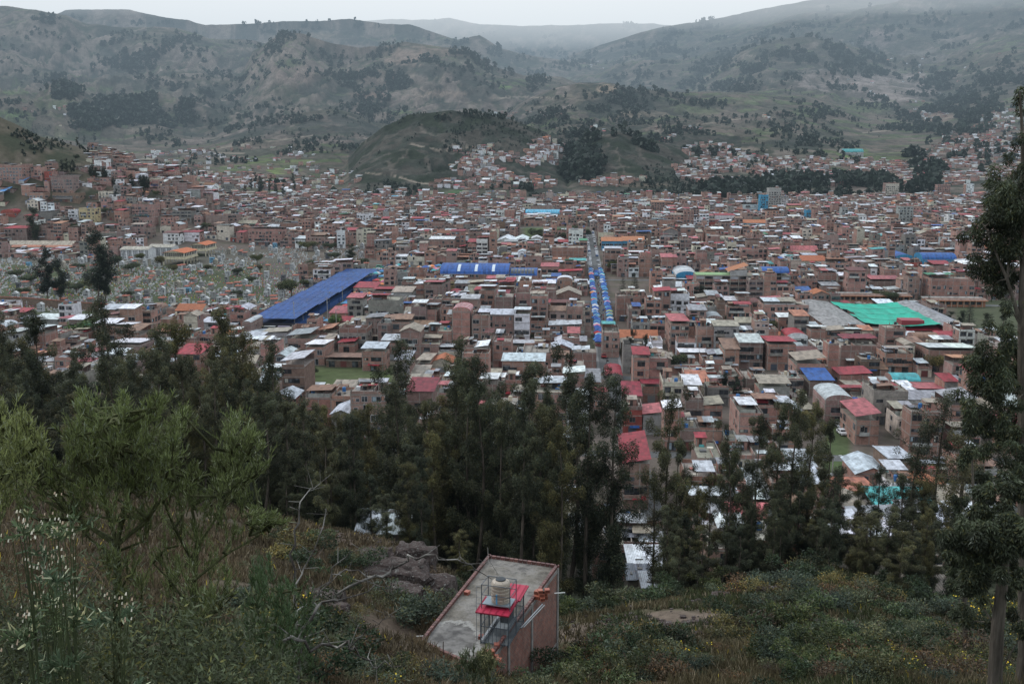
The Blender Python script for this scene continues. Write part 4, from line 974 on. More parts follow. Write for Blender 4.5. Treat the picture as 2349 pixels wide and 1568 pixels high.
def build_custom():
    random.seed(5)
    # long stepped blue market roof on posts
    zt = 5.2; c = [ST_(*P(u, v, zt)[:2]) for u, v in ((607, 722), (690, 744), (790, 616), (845, 619))]
    s0, s1 = (c[0][0] + c[2][0]) / 2, (c[1][0] + c[3][0]) / 2; t0 = (c[0][1] + c[1][1]) / 2; t1 = (c[2][1] + c[3][1]) / 2
    FOOT.append((s0 - 1, s1 + 1, t0 - 1, t1)); MK['blue'] = (s0, s1, t0, t1)
    o = town_obj('market_shelter', 'very long blue market roof on posts, its sheets stepping away from the viewer', 'market roof', s0, t0)
    n = 9; L = (t1 - t0) / n; w = s1 - s0
    for i in range(n):
        q = QB(); zz = zt + .45 - .05 * i + (.35 if i % 2 else 0)
        col = vary((.004, .06, .23), .15); 
        for k in range(5): sheet(q, w * k / 5, w * (k + 1) / 5 + .02, L * i - .3, L * (i + 1) + .5, zz - .0, zz + .25, vary(col, .06), 'y')
        for k in range(6): q.bar((w * k / 5, L * i, zz + .06), (w * k / 5, L * (i + 1), zz + .3), .05, 'paint', (.01, .06, .22))
        q.obj('roof', o)
        for xx in (.3, w - .5):
            p = QB(); p.box(xx, xx + .2, L * i + .5, L * i + .7, 0, zz, 'metal', (.03, .06, .15)); p.obj('post', o)
    q = QB(); q.box(.6, w * .6, 1, L * n - 1, 0, 2.6, 'tarp', (.03, .06, .16)); q.box(w * .75, w - .6, 2, L * n - 1, 0, 2.2, 'tarp', (.02, .07, .22))
    q.box(.3, w - .3, .4, .5, .2, 3.6, 'tarp', (.03, .03, .04)); q.obj('stall_row', o)
    for x0, cc in ((.4, (.45, .38, .2)), (w * .3, (.6, .6, .58)), (w * .62, (.35, .3, .38))):
        q = QB(); q.box(0, w * .26, 0, 1.6, 2.4, 2.6, 'tarp', cc, bottom=True); q.box(.1, .2, .1, .2, 0, 2.4, 'metal', (.2, .2, .2)); q.box(w * .24, w * .25, .1, .2, 0, 2.4, 'metal', (.2, .2, .2))
        a = q.obj('awning'); x, y = XY_(s0 + x0, t0 - 2.2); a.location = (x, y, 0); a.rotation_euler = (0, 0, -PHI)
        tag(a, {.45: 'yellowish', .6: 'white', .35: 'lilac grey'}[cc[0]] + ' awning in front of the near end of the blue market roof', 'awning')
    # four-storey school: concrete frame with brick spandrels
    pa, pb = P(1595, 684), P(1808, 684); s0, t0 = ST_(pa[0], pa[1]); s1, _ = ST_(pb[0], pb[1]); w = s1 - s0; d = 13; H = 12.2
    FOOT.append((s0, s1, t0, t0 + d))
    o = town_obj('school_building', 'long four-level school block of brick panels between pale concrete posts', 'school', s0, t0)
    q = QB(); q.box(0, w, .4, d, -2, H, 'brick_wall', (.25, .15, .12), 'roof_slab', ROOFC['tan'], u0=.4); nb = int(w / 4.2)
    for f in range(1, 5): q.box(-.05, w + .05, 0, .5, f * 3.05 - .3, f * 3.05, 'plaster', (.27, .25, .22), bottom=True)
    q.obj('wall', o)
    for i in range(nb + 1):
        p = QB(); x = (w - .3) * i / nb; p.box(x, x + .3, -.08, .42, 0, H + .3, 'plaster', (.3, .28, .24)); p.obj('column', o)
    for f in range(4):
        p = QB()
        for i in range(nb):
            x = (w - .3) * i / nb + .35; x2 = (w - .3) * (i + 1) / nb - .05
            p.quad((x, .36, f * 3.05 + 1.2), (x2, .36, f * 3.05 + 1.2), (x2, .36, f * 3.05 + 2.5), (x, .36, f * 3.05 + 2.5), 'window_glass' if f < 3 or i % 2 else 'plaster', (.4, .4, .42))
        p.obj('window_band', o)
    q = QB(); q.box(0, w * .4, 1, d - 1, H + .05, H + .3, 'roof_slab', (.22, .33, .17)); q.obj('green_roof_deck', o)
    q = QB(); sheet(q, w * .34, w * .55, -.5, d + .5, H + 2.2, H + 5.6, ROOFC['orange'], 'x', 'clay_tile'); q.box(w * .36, w * .54, 0, .4, H, H + 3.0, 'plaster', (.36, .35, .34)); q.obj('slanted_orange_roof', o)
    q = QB(); arch(q, w * .70, w * .985, -.4, d, H + 1.6, 2.6, ROOFC['blue'], 'x'); q.box(w * .71, w * .98, d - .4, d - .2, H, H + 1.6, 'plaster', (.3, .3, .3)); [q.box(w * .7 + k, w * .7 + k + .2, 0, .2, H, H + 1.6, 'metal', (.3, .3, .3)) for k in (0, 5, 10, 14)]; q.obj('blue_vault', o)
    # green canopy compound
    def fl(u, v, z): p = P(u, v, z); return ST_(p[0], p[1])
    zc = 6.5; A, B_, C_, D_ = fl(1921, 691, zc), fl(2066, 693, zc), fl(2153, 742, zc), fl(1990, 741, zc)
    s0 = (A[0] + D_[0]) / 2 - 2; t0 = (C_[1] + D_[1]) / 2; t1 = (A[1] + B_[1]) / 2; s1 = (B_[0] + C_[0]) / 2; MK['green'] = (s0, s1, t0, t1)
    print('green', s0, s1, t0, t1)
    o = town_obj('court_canopy', 'huge emerald green shade net sagging over a sports court between grey galleries', 'canopy', s0, t0)
    nx, ny = 44, 30; V = []; F = []; CC = []
    for j in range(ny + 1):
        for i in range(nx + 1):
            fx, fy = i / nx, j / ny; seg = (fy * 4) % 1; sag = -.7 * math.sin(math.pi * seg) ** .8 * (.6 + .4 * math.sin(fx * 3)) - 1.2 * math.sin(math.pi * fx)
            V.append((fx * (s1 - s0), fy * (t1 - t0), zc + sag + .08 * math.sin(fx * 40 + fy * 9) + .15 * vnoise(np.array([fx * 9]), np.array([fy * 9]), 3)[0]))
            k = .8 + .5 * vnoise(np.array([fx * 14]), np.array([fy * 5]), 8)[0]; CC.append((.005 * k, .30 * k, .205 * k))
    for j in range(ny):
        for i in range(nx):
            if i < nx * .08 and 12 < j < 20: continue
            F += [j * (nx + 1) + i, j * (nx + 1) + i + 1, (j + 1) * (nx + 1) + i + 1, (j + 1) * (nx + 1) + i]
    link('net', mesh_np('net', V, 4, F, ['tarp'], None, CC, None, True), o)
    for fy in (0, .25, .5, .75, 1):
        q = QB()
        for k in range(10): q.bar(((s1 - s0) * k / 10, (t1 - t0) * fy, zc - 1.2 * math.sin(math.pi * k / 10) + .1), ((s1 - s0) * (k + 1) / 10, (t1 - t0) * fy, zc - 1.2 * math.sin(math.pi * (k + 1) / 10) + .1), .06, 'paint', (.02, .05, .04))
        q.obj('cable', o)
    FOOT.append((s0, s1, t0, t1))
    for nm, sa, sb, lab, col in (('gallery', s0 - 17, s0 - .5, 'grey roofed brick gallery along the left side of the green shade net', (.26, .25, .245)), ('gallery', s1 + .5, s1 + 10, 'grey roofed gallery along the right side of the green shade net', (.27, .27, .28))):
        FOOT.append((sa, sb, t0 - 8, t1 + 4)); g_ = town_obj(nm, lab, 'gallery', sa, t0 - 8); W = sb - sa; LL = t1 - t0 + 12
        q = QB(); q.box(.5, W - .5, .5, LL - .5, 0, 5.6, 'brick_wall', (.23, .14, .11)); [q.box(-.0, .3, k, k + .3, 0, 5.9, 'plaster', (.28, .2, .16)) for k in np.arange(0, LL, 4.5)]; q.obj('wall', g_)
        q = QB(); sheet(q, -.6, W * .5, -.5, LL, 5.8, 7.0, col, 'x'); sheet(q, W * .5, W + .6, -.5, LL, 7.0, 5.8, vary(col, .05), 'x'); q.obj('roof', g_)
    for u0, u1, vb, lab in ((1924, 2088, 694, 'long low classroom row with an orange eave behind the green shade net'), (2128, 2262, 705, 'long low classroom row with an orange eave right of the green shade net')):
        a, b = P(u0, vb), P(u1, vb); s, t = ST_(a[0], a[1]); sb, _ = ST_(b[0], b[1]); FOOT.append((s, sb, t, t + 9)); g_ = town_obj('classroom_row', lab, 'school', s, t + 1.5); W = sb - s
        q = QB(); q.box(0, W, 1.5, 8, 0, 3.6, 'plaster', (.32, .15, .09)); [q.box(k, k + .2, 0, .2, 0, 3.4, 'paint', (.3, .26, .2)) for k in np.arange(0, W, 3.)]
        for k in np.arange(1, W - 2.5, 3): q.quad((k, 1.45, 1.1), (k + 1.9, 1.45, 1.1), (k + 1.9, 1.45, 2.7), (k, 1.45, 2.7), 'window_glass', (0, 0, 0))
        q.obj('wall', g_); q = QB(); sheet(q, -.5, W + .5, -.5, 4, 3.5, 4.2, (.20, .12, .09), 'y'); sheet(q, -.5, W + .5, 4, 8.5, 4.2, 3.6, (.3, .29, .27), '-y'); q.box(-.5, W + .5, -.56, -.5, 3.2, 3.5, 'paint', (.45, .17, .08)); q.obj('roof', g_)
    a, b = P(2072, 777), P(2162, 777); s, t = ST_(a[0], a[1]); sb, _ = ST_(b[0], b[1]); FOOT.append((s - 8, sb, t, t + 16)); W = sb - s
    g_ = town_obj('red_hall', 'crimson hall with a raised crimson box in front of the green shade net', 'hall', s, t)
    q = QB(); q.box(0, W, 0, 15, 0, 3.6, 'brick_wall', (.25, .15, .12)); q.obj('wall', g_); q = QB(); sheet(q, -.4, W + .4, -.5, 7.5, 3.8, 5.0, ROOFC['red'], 'y'); sheet(q, -.4, W + .4, 7.5, 15.4, 5.0, 3.8, ROOFC['red'], '-y'); q.obj('roof', g_)
    q = QB(); q.box(W * .05, W * .62, 6, 13, 4.2, 6.8, 'paint', (.24, .02, .03)); q.obj('upper_box', g_)
    # cream niche hall with two orange roofs, on stilts
    for (u0, u1, vb, d, lab) in ((366, 425, 608, 24, 'front wing of the cream niche hall, on stilts under an orange roof'), (428, 474, 588, 22, 'rear wing of the cream niche hall, orange roof and arcade')):
        a, b = P(u0 + 8, vb), P(u1, vb); s, t = ST_(a[0], a[1]); sb, _ = ST_(b[0], b[1]); FOOT.append((s, sb, t, t + d)); g_ = town_obj('niche_hall', lab, 'niche hall', s, t); W = sb - s; c = (.52, .46, .33)
        for x in (.2, W - .7):
            for y in np.arange(.2, d, 5.8):
                p = QB(); p.box(x, x + .5, y, y + .5, 0, 4.2, 'plaster', c); p.obj('pillar', g_)
        q = QB(); q.box(0, W, 0, d, 4.2, 5.6, 'plaster', c, bottom=True); q.box(.8, W - .2, 1.2, d, 5.6, 8.4, 'plaster', (.5, .45, .35)); q.box(-.3, W + .8, -.3, d, 4.0, 4.25, 'plaster', c, bottom=True); q.obj('wall', g_)
        q = QB()
        for i in range(9):
            for j in range(5): q.quad((1.3 + i * (W - 2.2) / 9, 1.15, 5.7 + j * .52), (1.3 + (i + .75) * (W - 2.2) / 9, 1.15, 5.7 + j * .52), (1.3 + (i + .75) * (W - 2.2) / 9, 1.15, 6.1 + j * .52), (1.3 + i * (W - 2.2) / 9, 1.15, 6.1 + j * .52), 'window_glass', (.03, .03, .03))
        for y in np.arange(2, d - 2, 3):
            q.quad((W - .15, y, 5.8), (W - .15, y + 2, 5.8), (W - .15, y + 2, 8.1), (W - .15, y, 8.1), 'window_glass', (0, 0, 0))
        q.obj('niche_grid', g_); q = QB(); gable(q, 0, W, 0, d, 8.4, 1.5, (.50, .17, .09), 'y', 'clay_tile', 'plaster', c); q.obj('roof', g_)
    for (u0, u1, vb, d, h, lab) in ((278, 342, 594, 14, 7, 'left white niche block with a cream sheet roof'), (343, 398, 588, 12, 7, 'right white niche block with a cream sheet roof'), (240, 275, 586, 10, 5.5, 'small white niche pavilion with a cream roof')):
        a, b = P(u0, vb), P(u1, vb); s, t = ST_(a[0], a[1]); sb, _ = ST_(b[0], b[1]); FOOT.append((s, sb, t, t + d)); g_ = town_obj('niche_block', lab, 'niche block', s, t); W = sb - s; c = (.6, .6, .6)
        q = QB(); q.box(0, W, 0, d, 0, h, 'plaster', c); q.obj('wall', g_); q = QB()
        for i in range(int(W / 1.1)):
            if i % 4 == 3: continue
            for j in range(int(h / .8) - 1): q.quad((.5 + i * 1.1, -.04, .7 + j * .8), (1.3 + i * 1.1, -.04, .7 + j * .8), (1.3 + i * 1.1, -.04, 1.25 + j * .8), (.5 + i * 1.1, -.04, 1.25 + j * .8), 'window_glass', (0, 0, 0))
        q.obj('niche_grid', g_); q = QB(); gable(q, 0, W, 0, d, h, 1.6, (.38, .35, .29), 'x', 'corrugated_sheet', 'plaster', c, .7); q.obj('roof', g_)
    # blue sheet steps on the left hill
    for (u, v, lab) in ((60, 415, 'upper blue sheet strip down the left hill'), (14, 440, 'lower blue sheet strip at the left edge'), (76, 462, 'short blue sheet strip below the left hill houses')):
        h = hit(u, v, 300); q = QB(); q.quad((-2, -10, .6), (3, -10, .6), (1.5, 12, 4.6), (-3, 12, 4.6), 'tarp', (.06, .20, .42)); q.box(-2, 3, -10.2, -10, -2, .6, 'plaster', (.3, .3, .3)); [q.box(-2.5 + k, -2.3 + k, 11.5, 11.7, -2, 4.5, 'metal', (.1, .1, .1)) for k in (0, 3.6)]
        a = q.obj('blue_sheeting'); a.location = h; tag(a, lab, 'sheeting')
MK = {}
# ------------------------------------------------------------------ the rest of the town
def blocked(s0, s1, t0, t1):
    if 345 < t0 < 962 and s0 < STREET_S + 4.65 and s1 > STREET_S - 4.65: return True
    sc = STREET_S + (347 - t0) / 157 * 5.5
    if t0 <= 345 and s0 < sc + 2.9 and s1 > sc - 2.9: return True
    for t, a, b in CROSS:
        if t0 < t + 2.8 and t1 > t - 2.8 and s1 > a and s0 < b: return True
    for s, t_ in AVEN:
        if s0 < s + 3.6 and s1 > s - 3.6 and t1 > t_: return True
    return bool(overlaps((s0, s1, t0, t1), .1))
AUTO = []
def gen_town():
    random.seed(21)
    reserve_fan(-300, 590, 350, 740); reserve_fan(310, 600, 600, 715); reserve_fan(330, 562, 640, 603, 3); reserve_fan(560, 600, 860, 622, 2); reserve_fan(600, 572, 838, 602, 3); reserve_fan(560, 605, 700, 718)
    s0, s1, t0, t1 = MK['blue']; FOOT.append((s1, s1 + 13, t0 - 6, t1 + 40)); FOOT.append((s1 - 10, s1 + 60, t1 - 2, t1 + 55))
    reserve_fan(690, 842, 905, 900, 3); reserve_fan(1200, 520, 1345, 546, 1); reserve_fan(1890, 985, 1955, 1080, 3); reserve_fan(2190, 695, 2420, 800, 3); reserve(1550, 520, 1630, 545); reserve(1380, 640, 1475, 700)
    reserve_fan(1355, 985, 1440, 1230, 4)
    t = 150.0; row = 0
    while t < 1545:
        dep = random.uniform(8.5, 13.5); far = t > 700
        if t < 1050 and random.random() < .18: pass
        s = -.62 * t - 60 + random.uniform(0, 5)
        while s < .66 * t + 60:
            w = random.choice([4.5, 5.5, 6, 6.5, 7, 7.5, 8, 9, 11]) * random.uniform(.92, 1.08)
            if far and random.random() < .15: w *= 1.6
            x, y = XY_(s + w / 2, t); u, v = UV(x, y, 3)
            s_ = s; s += w + (random.uniform(.5, 4) if random.random() < .16 else .02)
            if u < -140 or u > 2480: continue
            q = x / y
            if y < 196 and not (.035 < q < .53 and y > 150): continue
            if q < .02 and y < 232 + 40 * random.random(): continue
            jit = random.uniform(-1.2, 1.2); a, b = t + jit, t + jit + dep * random.uniform(.7, 1.02)
            if blocked(s_, s_ + w, a, b):
                # try a thinner lot
                w2 = w * .55
                if random.random() < .5 and not blocked(s_, s_ + w2, a, b): w = w2
                else: continue
            if random.random() < (.035 if t < 900 else .02): AUTO_GAPS.append((s_ + w / 2, (a + b) / 2)); continue
            z = hz(x, y)
            if z > 4 and y > 200:     # the left hill is built over only on its lower slopes
                if (z > 60 + (20 if u > 215 else 0)) or random.random() < .06 + z * .002: continue
            if y > 1380 and abs(fbm(np.array([x / 130]), np.array([y / 130]), 3, 90)[0]) > .56: continue
            n = random.choices([1, 2, 3, 4, 5], [.07, .20, .34, .26, .13] if y < 1000 else [.15, .30, .31, .17, .07])[0]
            if y < 230: n = min(n, 3)
            if y < 200: n = min(n, 2)
            if z > 6 and y > 300: n = min(n, 3)
            h = n * 2.8 + random.uniform(-.1, .3)
            wk = random.choices(['b', 'c', 'w', 'k', 'g', 'a', 'y', 'r', 'p', 'u'], [.68, .08, .08, .05, .06, .03, .006, .006, .008, .0])[0]
            rk = random.choices(['flat', 'part', 'metal', 'gable', 'arch', 'open'], [.30, .30, .30, .06, .01, .03])[0]
            if rk == 'flat': rc = random.choice(['concrete', 'tan', 'concrete'])
            elif rk == 'gable': rc = random.choice(['terracotta', 'tan', 'rust', 'silver', 'tan'])
            else: rc = random.choices(['silver', 'white', 'grey', 'red', 'pink', 'crimson', 'maroon', 'rust', 'terracotta', 'orange', 'blue', 'sky', 'teal', 'green', 'tan'], [.20, .18, .12, .09, .07, .03, .04, .08, .03, .008, .022, .008, .006, .005, .12])[0]
            ok = True
            ul, ur = UV(*XY_(s_, a), z)[0], UV(*XY_(s_ + w, a), z)[0]
            while n > 0:
                top = UV(x, y, z + h + (1.2 if rk != 'part' else 2.6))[1]; bad = [p for p in PROT if p[0] < ur - 2 and p[1] > ul + 2 and y < p[3] - 3 and top < p[2]]
                if not bad: break
                n -= 1; h -= 2.8
            if n <= 0: n = 1; h = 2.7; rk = 'metal' if rk not in ('flat', 'metal') else rk; rc = rc if rk == 'metal' and rc != 'concrete' else ('concrete' if rk == 'flat' else 'tan')
            AUTO.append((s_, w, a, b - a, z, h, n, wk, rk, rc, u, v, y))
        t += dep + (random.uniform(3.5, 7) if row % 2 else random.uniform(1.2, 3.0)); row += 1
    print('auto lots', len(AUTO))
AUTO_GAPS = []
PROT = [(600, 838, 600, 660), (-60, 330, 690, 500), (330, 600, 700, 480), (1860, 2175, 742, 440), (1924, 2262, 690, 500), (1595, 1808, 676, 500), (607, 700, 742, 440), (700, 845, 690, 460), (1009, 1232, 630, 600), (360, 478, 604, 500), (240, 400, 592, 560), (2070, 2160, 768, 415), (700, 905, 890, 330), (1550, 1602, 645, 560)]
for _l in SPECIAL.strip().splitlines():
    if '|x' in _l: continue
    _z, _a, _b, _c, _d = _l.split(';')[2].split()[:5]; _o, _p, _k = Z[_z]; _v0, _v1 = _p + float(_c) * _k, _p + float(_d) * _k; PROT.append((_o + float(_a) * _k, _o + float(_b) * _k, _v0 + (.1 if 'market_hall' in _l else .75) * (_v1 - _v0), P(0, max(_v1, 460))[1]))
for _r in parse_table(): PROT.append((_r[0] + 2, _r[1] - 2, _r[2] + .5 * (_r[3] - _r[2]), P(0, max(_r[3], 460))[1] if _r[3] > 430 else 800))
ALBL = {}
def auto_label(a):
    s, w, t, d, z, h, n, wk, rk, rc, u, v, y = a
    l = min(LMK, key=lambda p: ((p[0] - u) ** 2 + ((p[1] - v) * 1.6) ** 2)); du, dv = u - l[0], v - l[1]
    rel = ('behind' if dv < 0 else 'in front of') if abs(dv) * 1.3 > abs(du) else ('left of' if du < 0 else 'right of')
    roof = {'flat': 'bare flat roof', 'open': 'roofless top floor'}.get(rk) or (CWORD[rc] + {'part': ' half roof', 'metal': ' sheet roof', 'gable': ' gabled roof', 'arch': ' vault', 'striped': ' vault'}[rk])
    if len(l[2].split()) > 3 and rk == 'part': roof = roof.replace(' half roof', ' roof')
    return '%s-storey %s house, %s, %s the %s' % (NUMW[n], WWORD[wk], roof, rel, l[2])
def finish_town():
    random.seed(99)
    # the largest ones in the picture become things of their own
    def size(a):
        s, w, t, d, z, h, n, wk, rk, rc, u, v, y = a
        if u < -20 or u > 2370 or (u < 1260 and v > 850) or v > 1230: return 0
        return (w * (h + d * .35)) / y ** 2 * (1 if v < 1060 else .35)
    idx = sorted(range(len(AUTO)), key=lambda i: -size(AUTO[i])); NI = 175; ind = set(idx[:NI])
    lab = {}
    for i in ind: lab.setdefault(auto_label(AUTO[i]), []).append(i)
    fin = {}
    for L, ii in lab.items():
        ii.sort(key=lambda i: AUTO[i][10])
        for k, i in enumerate(ii):
            fin[i] = L if len(ii) == 1 else L + (', leftmost of %s' % NUMW[len(ii)] if k == 0 else ', rightmost of %s' % NUMW[len(ii)] if k == len(ii) - 1 else ', %s of %s from left' % (['', 'second', 'third', 'fourth', 'fifth', 'sixth', 'seventh'][k], NUMW[len(ii)]))
    BIG = QB(); cnt = 0
    for i, a in enumerate(AUTO):
        s, w, t, d, z, h, n, wk, rk, rc, u, v, y = a
        kw = dict(dens=random.choice([.25, .7, .85, .95]) if wk != 'w' else .95, big=random.random() < .2, ridge='x' if w > d else 'y', sidewin=random.choice([0, .2, .6]))
        if i in ind:
            place_house(NAMEOF[wk], fin[i], 'shed' if wk == 'a' else 'house', s, t, z, w, d, h, wk, rk, rc, 2 if y < 300 else 1, seed=i, **kw)
        else:
            parts, wins, X = house(w, d, h, wk, rk, rc, 1 if y < 600 else 0, seed=i, **kw)
            q = parts['wall']; q.add(parts['roof'])
            if y < 1150 or random.random() < .5:
                for kd, ww in wins:
                    if y > 600:   # far off a window keeps its pane and sill only
                        ww.v, ww.m, ww.c, ww.uv = ww.v[:2], ww.m[:2], ww.c[:2], ww.uv[:2]
                    q.add(ww)
            for _, e in X: q.add(e)
            x, yy = XY_(s, t); q.xf(x, yy, z, -PHI); BIG.add(q); cnt += 1
    # scattered houses on the far slopes
    random.seed(31); m = 0
    for (u, v, ru, rv, k, wht) in HILLTOWN:
        for _ in range(k):
            r = math.sqrt(random.random()); an = random.uniform(0, 6.28)
            p = hit(u + ru * r * math.cos(an), v + rv * r * math.sin(an), 500)
            if p is None or p[1] < 640: continue
            if fbm(np.array([p[0] / 90]), np.array([p[1] / 90]), 3, 55)[0] < .38 + .06 * random.random(): continue
            w, d, n = random.uniform(7, 13), random.uniform(8, 12), random.choice([1, 1, 2, 2, 3])
            wk = random.choices('bwkg', [.72 - .3 * wht, .1 + .3 * wht, .08, .1])[0]; rk = random.choices(['flat', 'metal', 'gable'], [.35, .55, .1])[0]; rc = random.choice(['silver', 'white', 'white', 'grey', 'tan', 'pink', 'red', 'rust', 'terracotta'])
            if rk == 'flat': rc = 'concrete'
            parts, wins, X = house(w, d, n * 2.8, wk, rk, rc, 0, seed=5000 + m, dens=.4, below=6)
            q = parts['wall']; q.add(parts['roof']); q.xf(p[0], p[1], p[2], random.uniform(-.5, .5)); BIG.add(q); m += 1
    o = BIG.obj('town_houses'); tag(o, 'dense far blocks of small brick houses with patchwork roofs filling the valley', 'houses', None, 'stuff'); print('merged houses', cnt, 'hill', m, 'quads', len(BIG.v))
HILLTOWN = [(1160, 385, 130, 30, 420, .8), (1250, 345, 50, 26, 90, .8), (1400, 420, 90, 10, 50, .5), (1080, 345, 50, 12, 60, .9), (1100, 425, 130, 12, 90, .4), (1240, 400, 30, 40, 60, .4), (1650, 395, 110, 36, 480, .3), (1780, 395, 190, 36, 820, .25), (2000, 400, 170, 34, 800, .25),
 (1620, 345, 60, 16, 70, .4), (2150, 395, 120, 32, 500, .25), (2240, 365, 130, 50, 900, .3), (2270, 315, 110, 26, 300, .3), (2300, 270, 60, 20, 90, .5), (2120, 262, 60, 12, 50, .8), (1990, 195, 40, 8, 14, .9), (2050, 150, 200, 60, 26, .9), (2200, 140, 120, 50, 22, .9),
 (420, 358, 90, 14, 70, .9), (560, 370, 180, 34, 100, .9), (500, 412, 120, 12, 150, .4), (620, 425, 160, 14, 170, .4), (700, 400, 60, 20, 30, .8), (770, 410, 60, 18, 30, .8), (380, 390, 90, 30, 130, .3), (330, 420, 90, 30, 120, .3), (240, 385, 60, 16, 14, .3),
 (120, 245, 110, 50, 16, .9), (900, 180, 10, 3, 2, 1), (1200, 262, 90, 8, 26, .8), (1330, 300, 60, 10, 18, .7), (1560, 300, 60, 10, 20, .7), (1760, 268, 14, 4, 3, 1), (1600, 100, 160, 40, 14, 1), (1540, 320, 40, 8, 24, .6), (1700, 350, 40, 8, 20, .5), (1360, 152, 60, 10, 10, 1), (2100, 205, 120, 30, 24, .9), (560, 450, 160, 10, 70, .4), (880, 445, 110, 5, 20, .5), (1120, 452, 80, 5, 30, .5)]
# ------------------------------------------------------------------ cemetery
TOMBK = {}
def tomb_proto(kind, k):
    q = QB(); r = random.Random(k); w = r.uniform(2.0, 3.4); d = r.uniform(1.8, 2.4); h = r.uniform(2.4, 4.4)
    c = {'g': (.24, .235, .225), 'w': (.46, .46, .455), 'k': (.36, .32, .26), 'd': (.11, .11, .12), 'u': (.16, .33, .46)}[kind[0]]
    if kind[1] == 's': h = r.uniform(1.2, 1.7)
    q.box(0, w, 0, d, -.3, h, 'plaster', c)
    n = 3 if w > 2.5 else 2; m = max(1, int(h / .85))
    if kind[0] != 'g' or r.random() < .5:
        for i in range(n):
            for j in range(m):
                x = .2 + (w - .4) * i / n; q.quad((x, -.03, .3 + j * .85), (x + (w - .4) / n - .15, -.03, .3 + j * .85), (x + (w - .4) / n - .15, -.03, .85 + j * .85), (x, -.03, .85 + j * .85), 'window_glass' if r.random() < .5 else 'plaster', tuple(z * .6 for z in c))
    if kind[1] in 'os':      # tile cap
        sheet(q, -.25, w + .25, -.45, d * .5, h + .05, h + .45, (.33, .125, .09), 'y', 'clay_tile'); sheet(q, -.25, w + .25, d * .5, d + .3, h + .45, h + .1, (.33, .125, .09), '-y', 'clay_tile')
    elif kind[1] == 'g': gable(q, 0, w, 0, d, h, .9, tuple(min(.75, z * 1.2) for z in c), 'y', 'plaster', 'plaster', c, .15)
    elif kind[1] == 'f': q.box(-.12, w + .12, -.15, d + .1, h, h + .15, 'plaster', tuple(z * .8 for z in c), bottom=True)
    if r.random() < .4:
        q.bar((w / 2, d / 2, h), (w / 2, d / 2, h + 1.3), .06, 'plaster', (.6, .6, .6)); q.bar((w / 2 - .35, d / 2, h + .9), (w / 2 + .35, d / 2, h + .9), .06, 'plaster', (.6, .6, .6))
    return q.mesh('tomb')
TL = {'go': 'grey niche tomb capped with orange tiles in the cemetery', 'gf': 'grey niche tomb with a flat slab top in the cemetery', 'wg': 'white gabled tomb in the cemetery', 'wo': 'white niche tomb capped with orange tiles in the cemetery', 'wf': 'white box tomb with a flat top in the cemetery',
      'ko': 'cream niche tomb capped with orange tiles in the cemetery', 'kg': 'cream gabled tomb in the cemetery', 'gs': 'knee-high grey tomb under orange tiles in the cemetery', 'df': 'dark slate tomb with a flat top in the cemetery', 'uf': 'pale blue niche tomb in the cemetery'}
def in_cem(u, v):
    if not (-120 < u < 835 and 566 < v < 716): return False
    if u > 600 and v > 640 - (u - 845) * .42 - 3: return False     # blue market roof lies here
    if u < 230 and v < 592: return False
    if v > 690 and u > 250 and v > 700: return u > 440 and v < 712
    if 360 < u < 478 and v < 612: return False
    if 236 < u < 400 and v < 598: return False
    
    return True
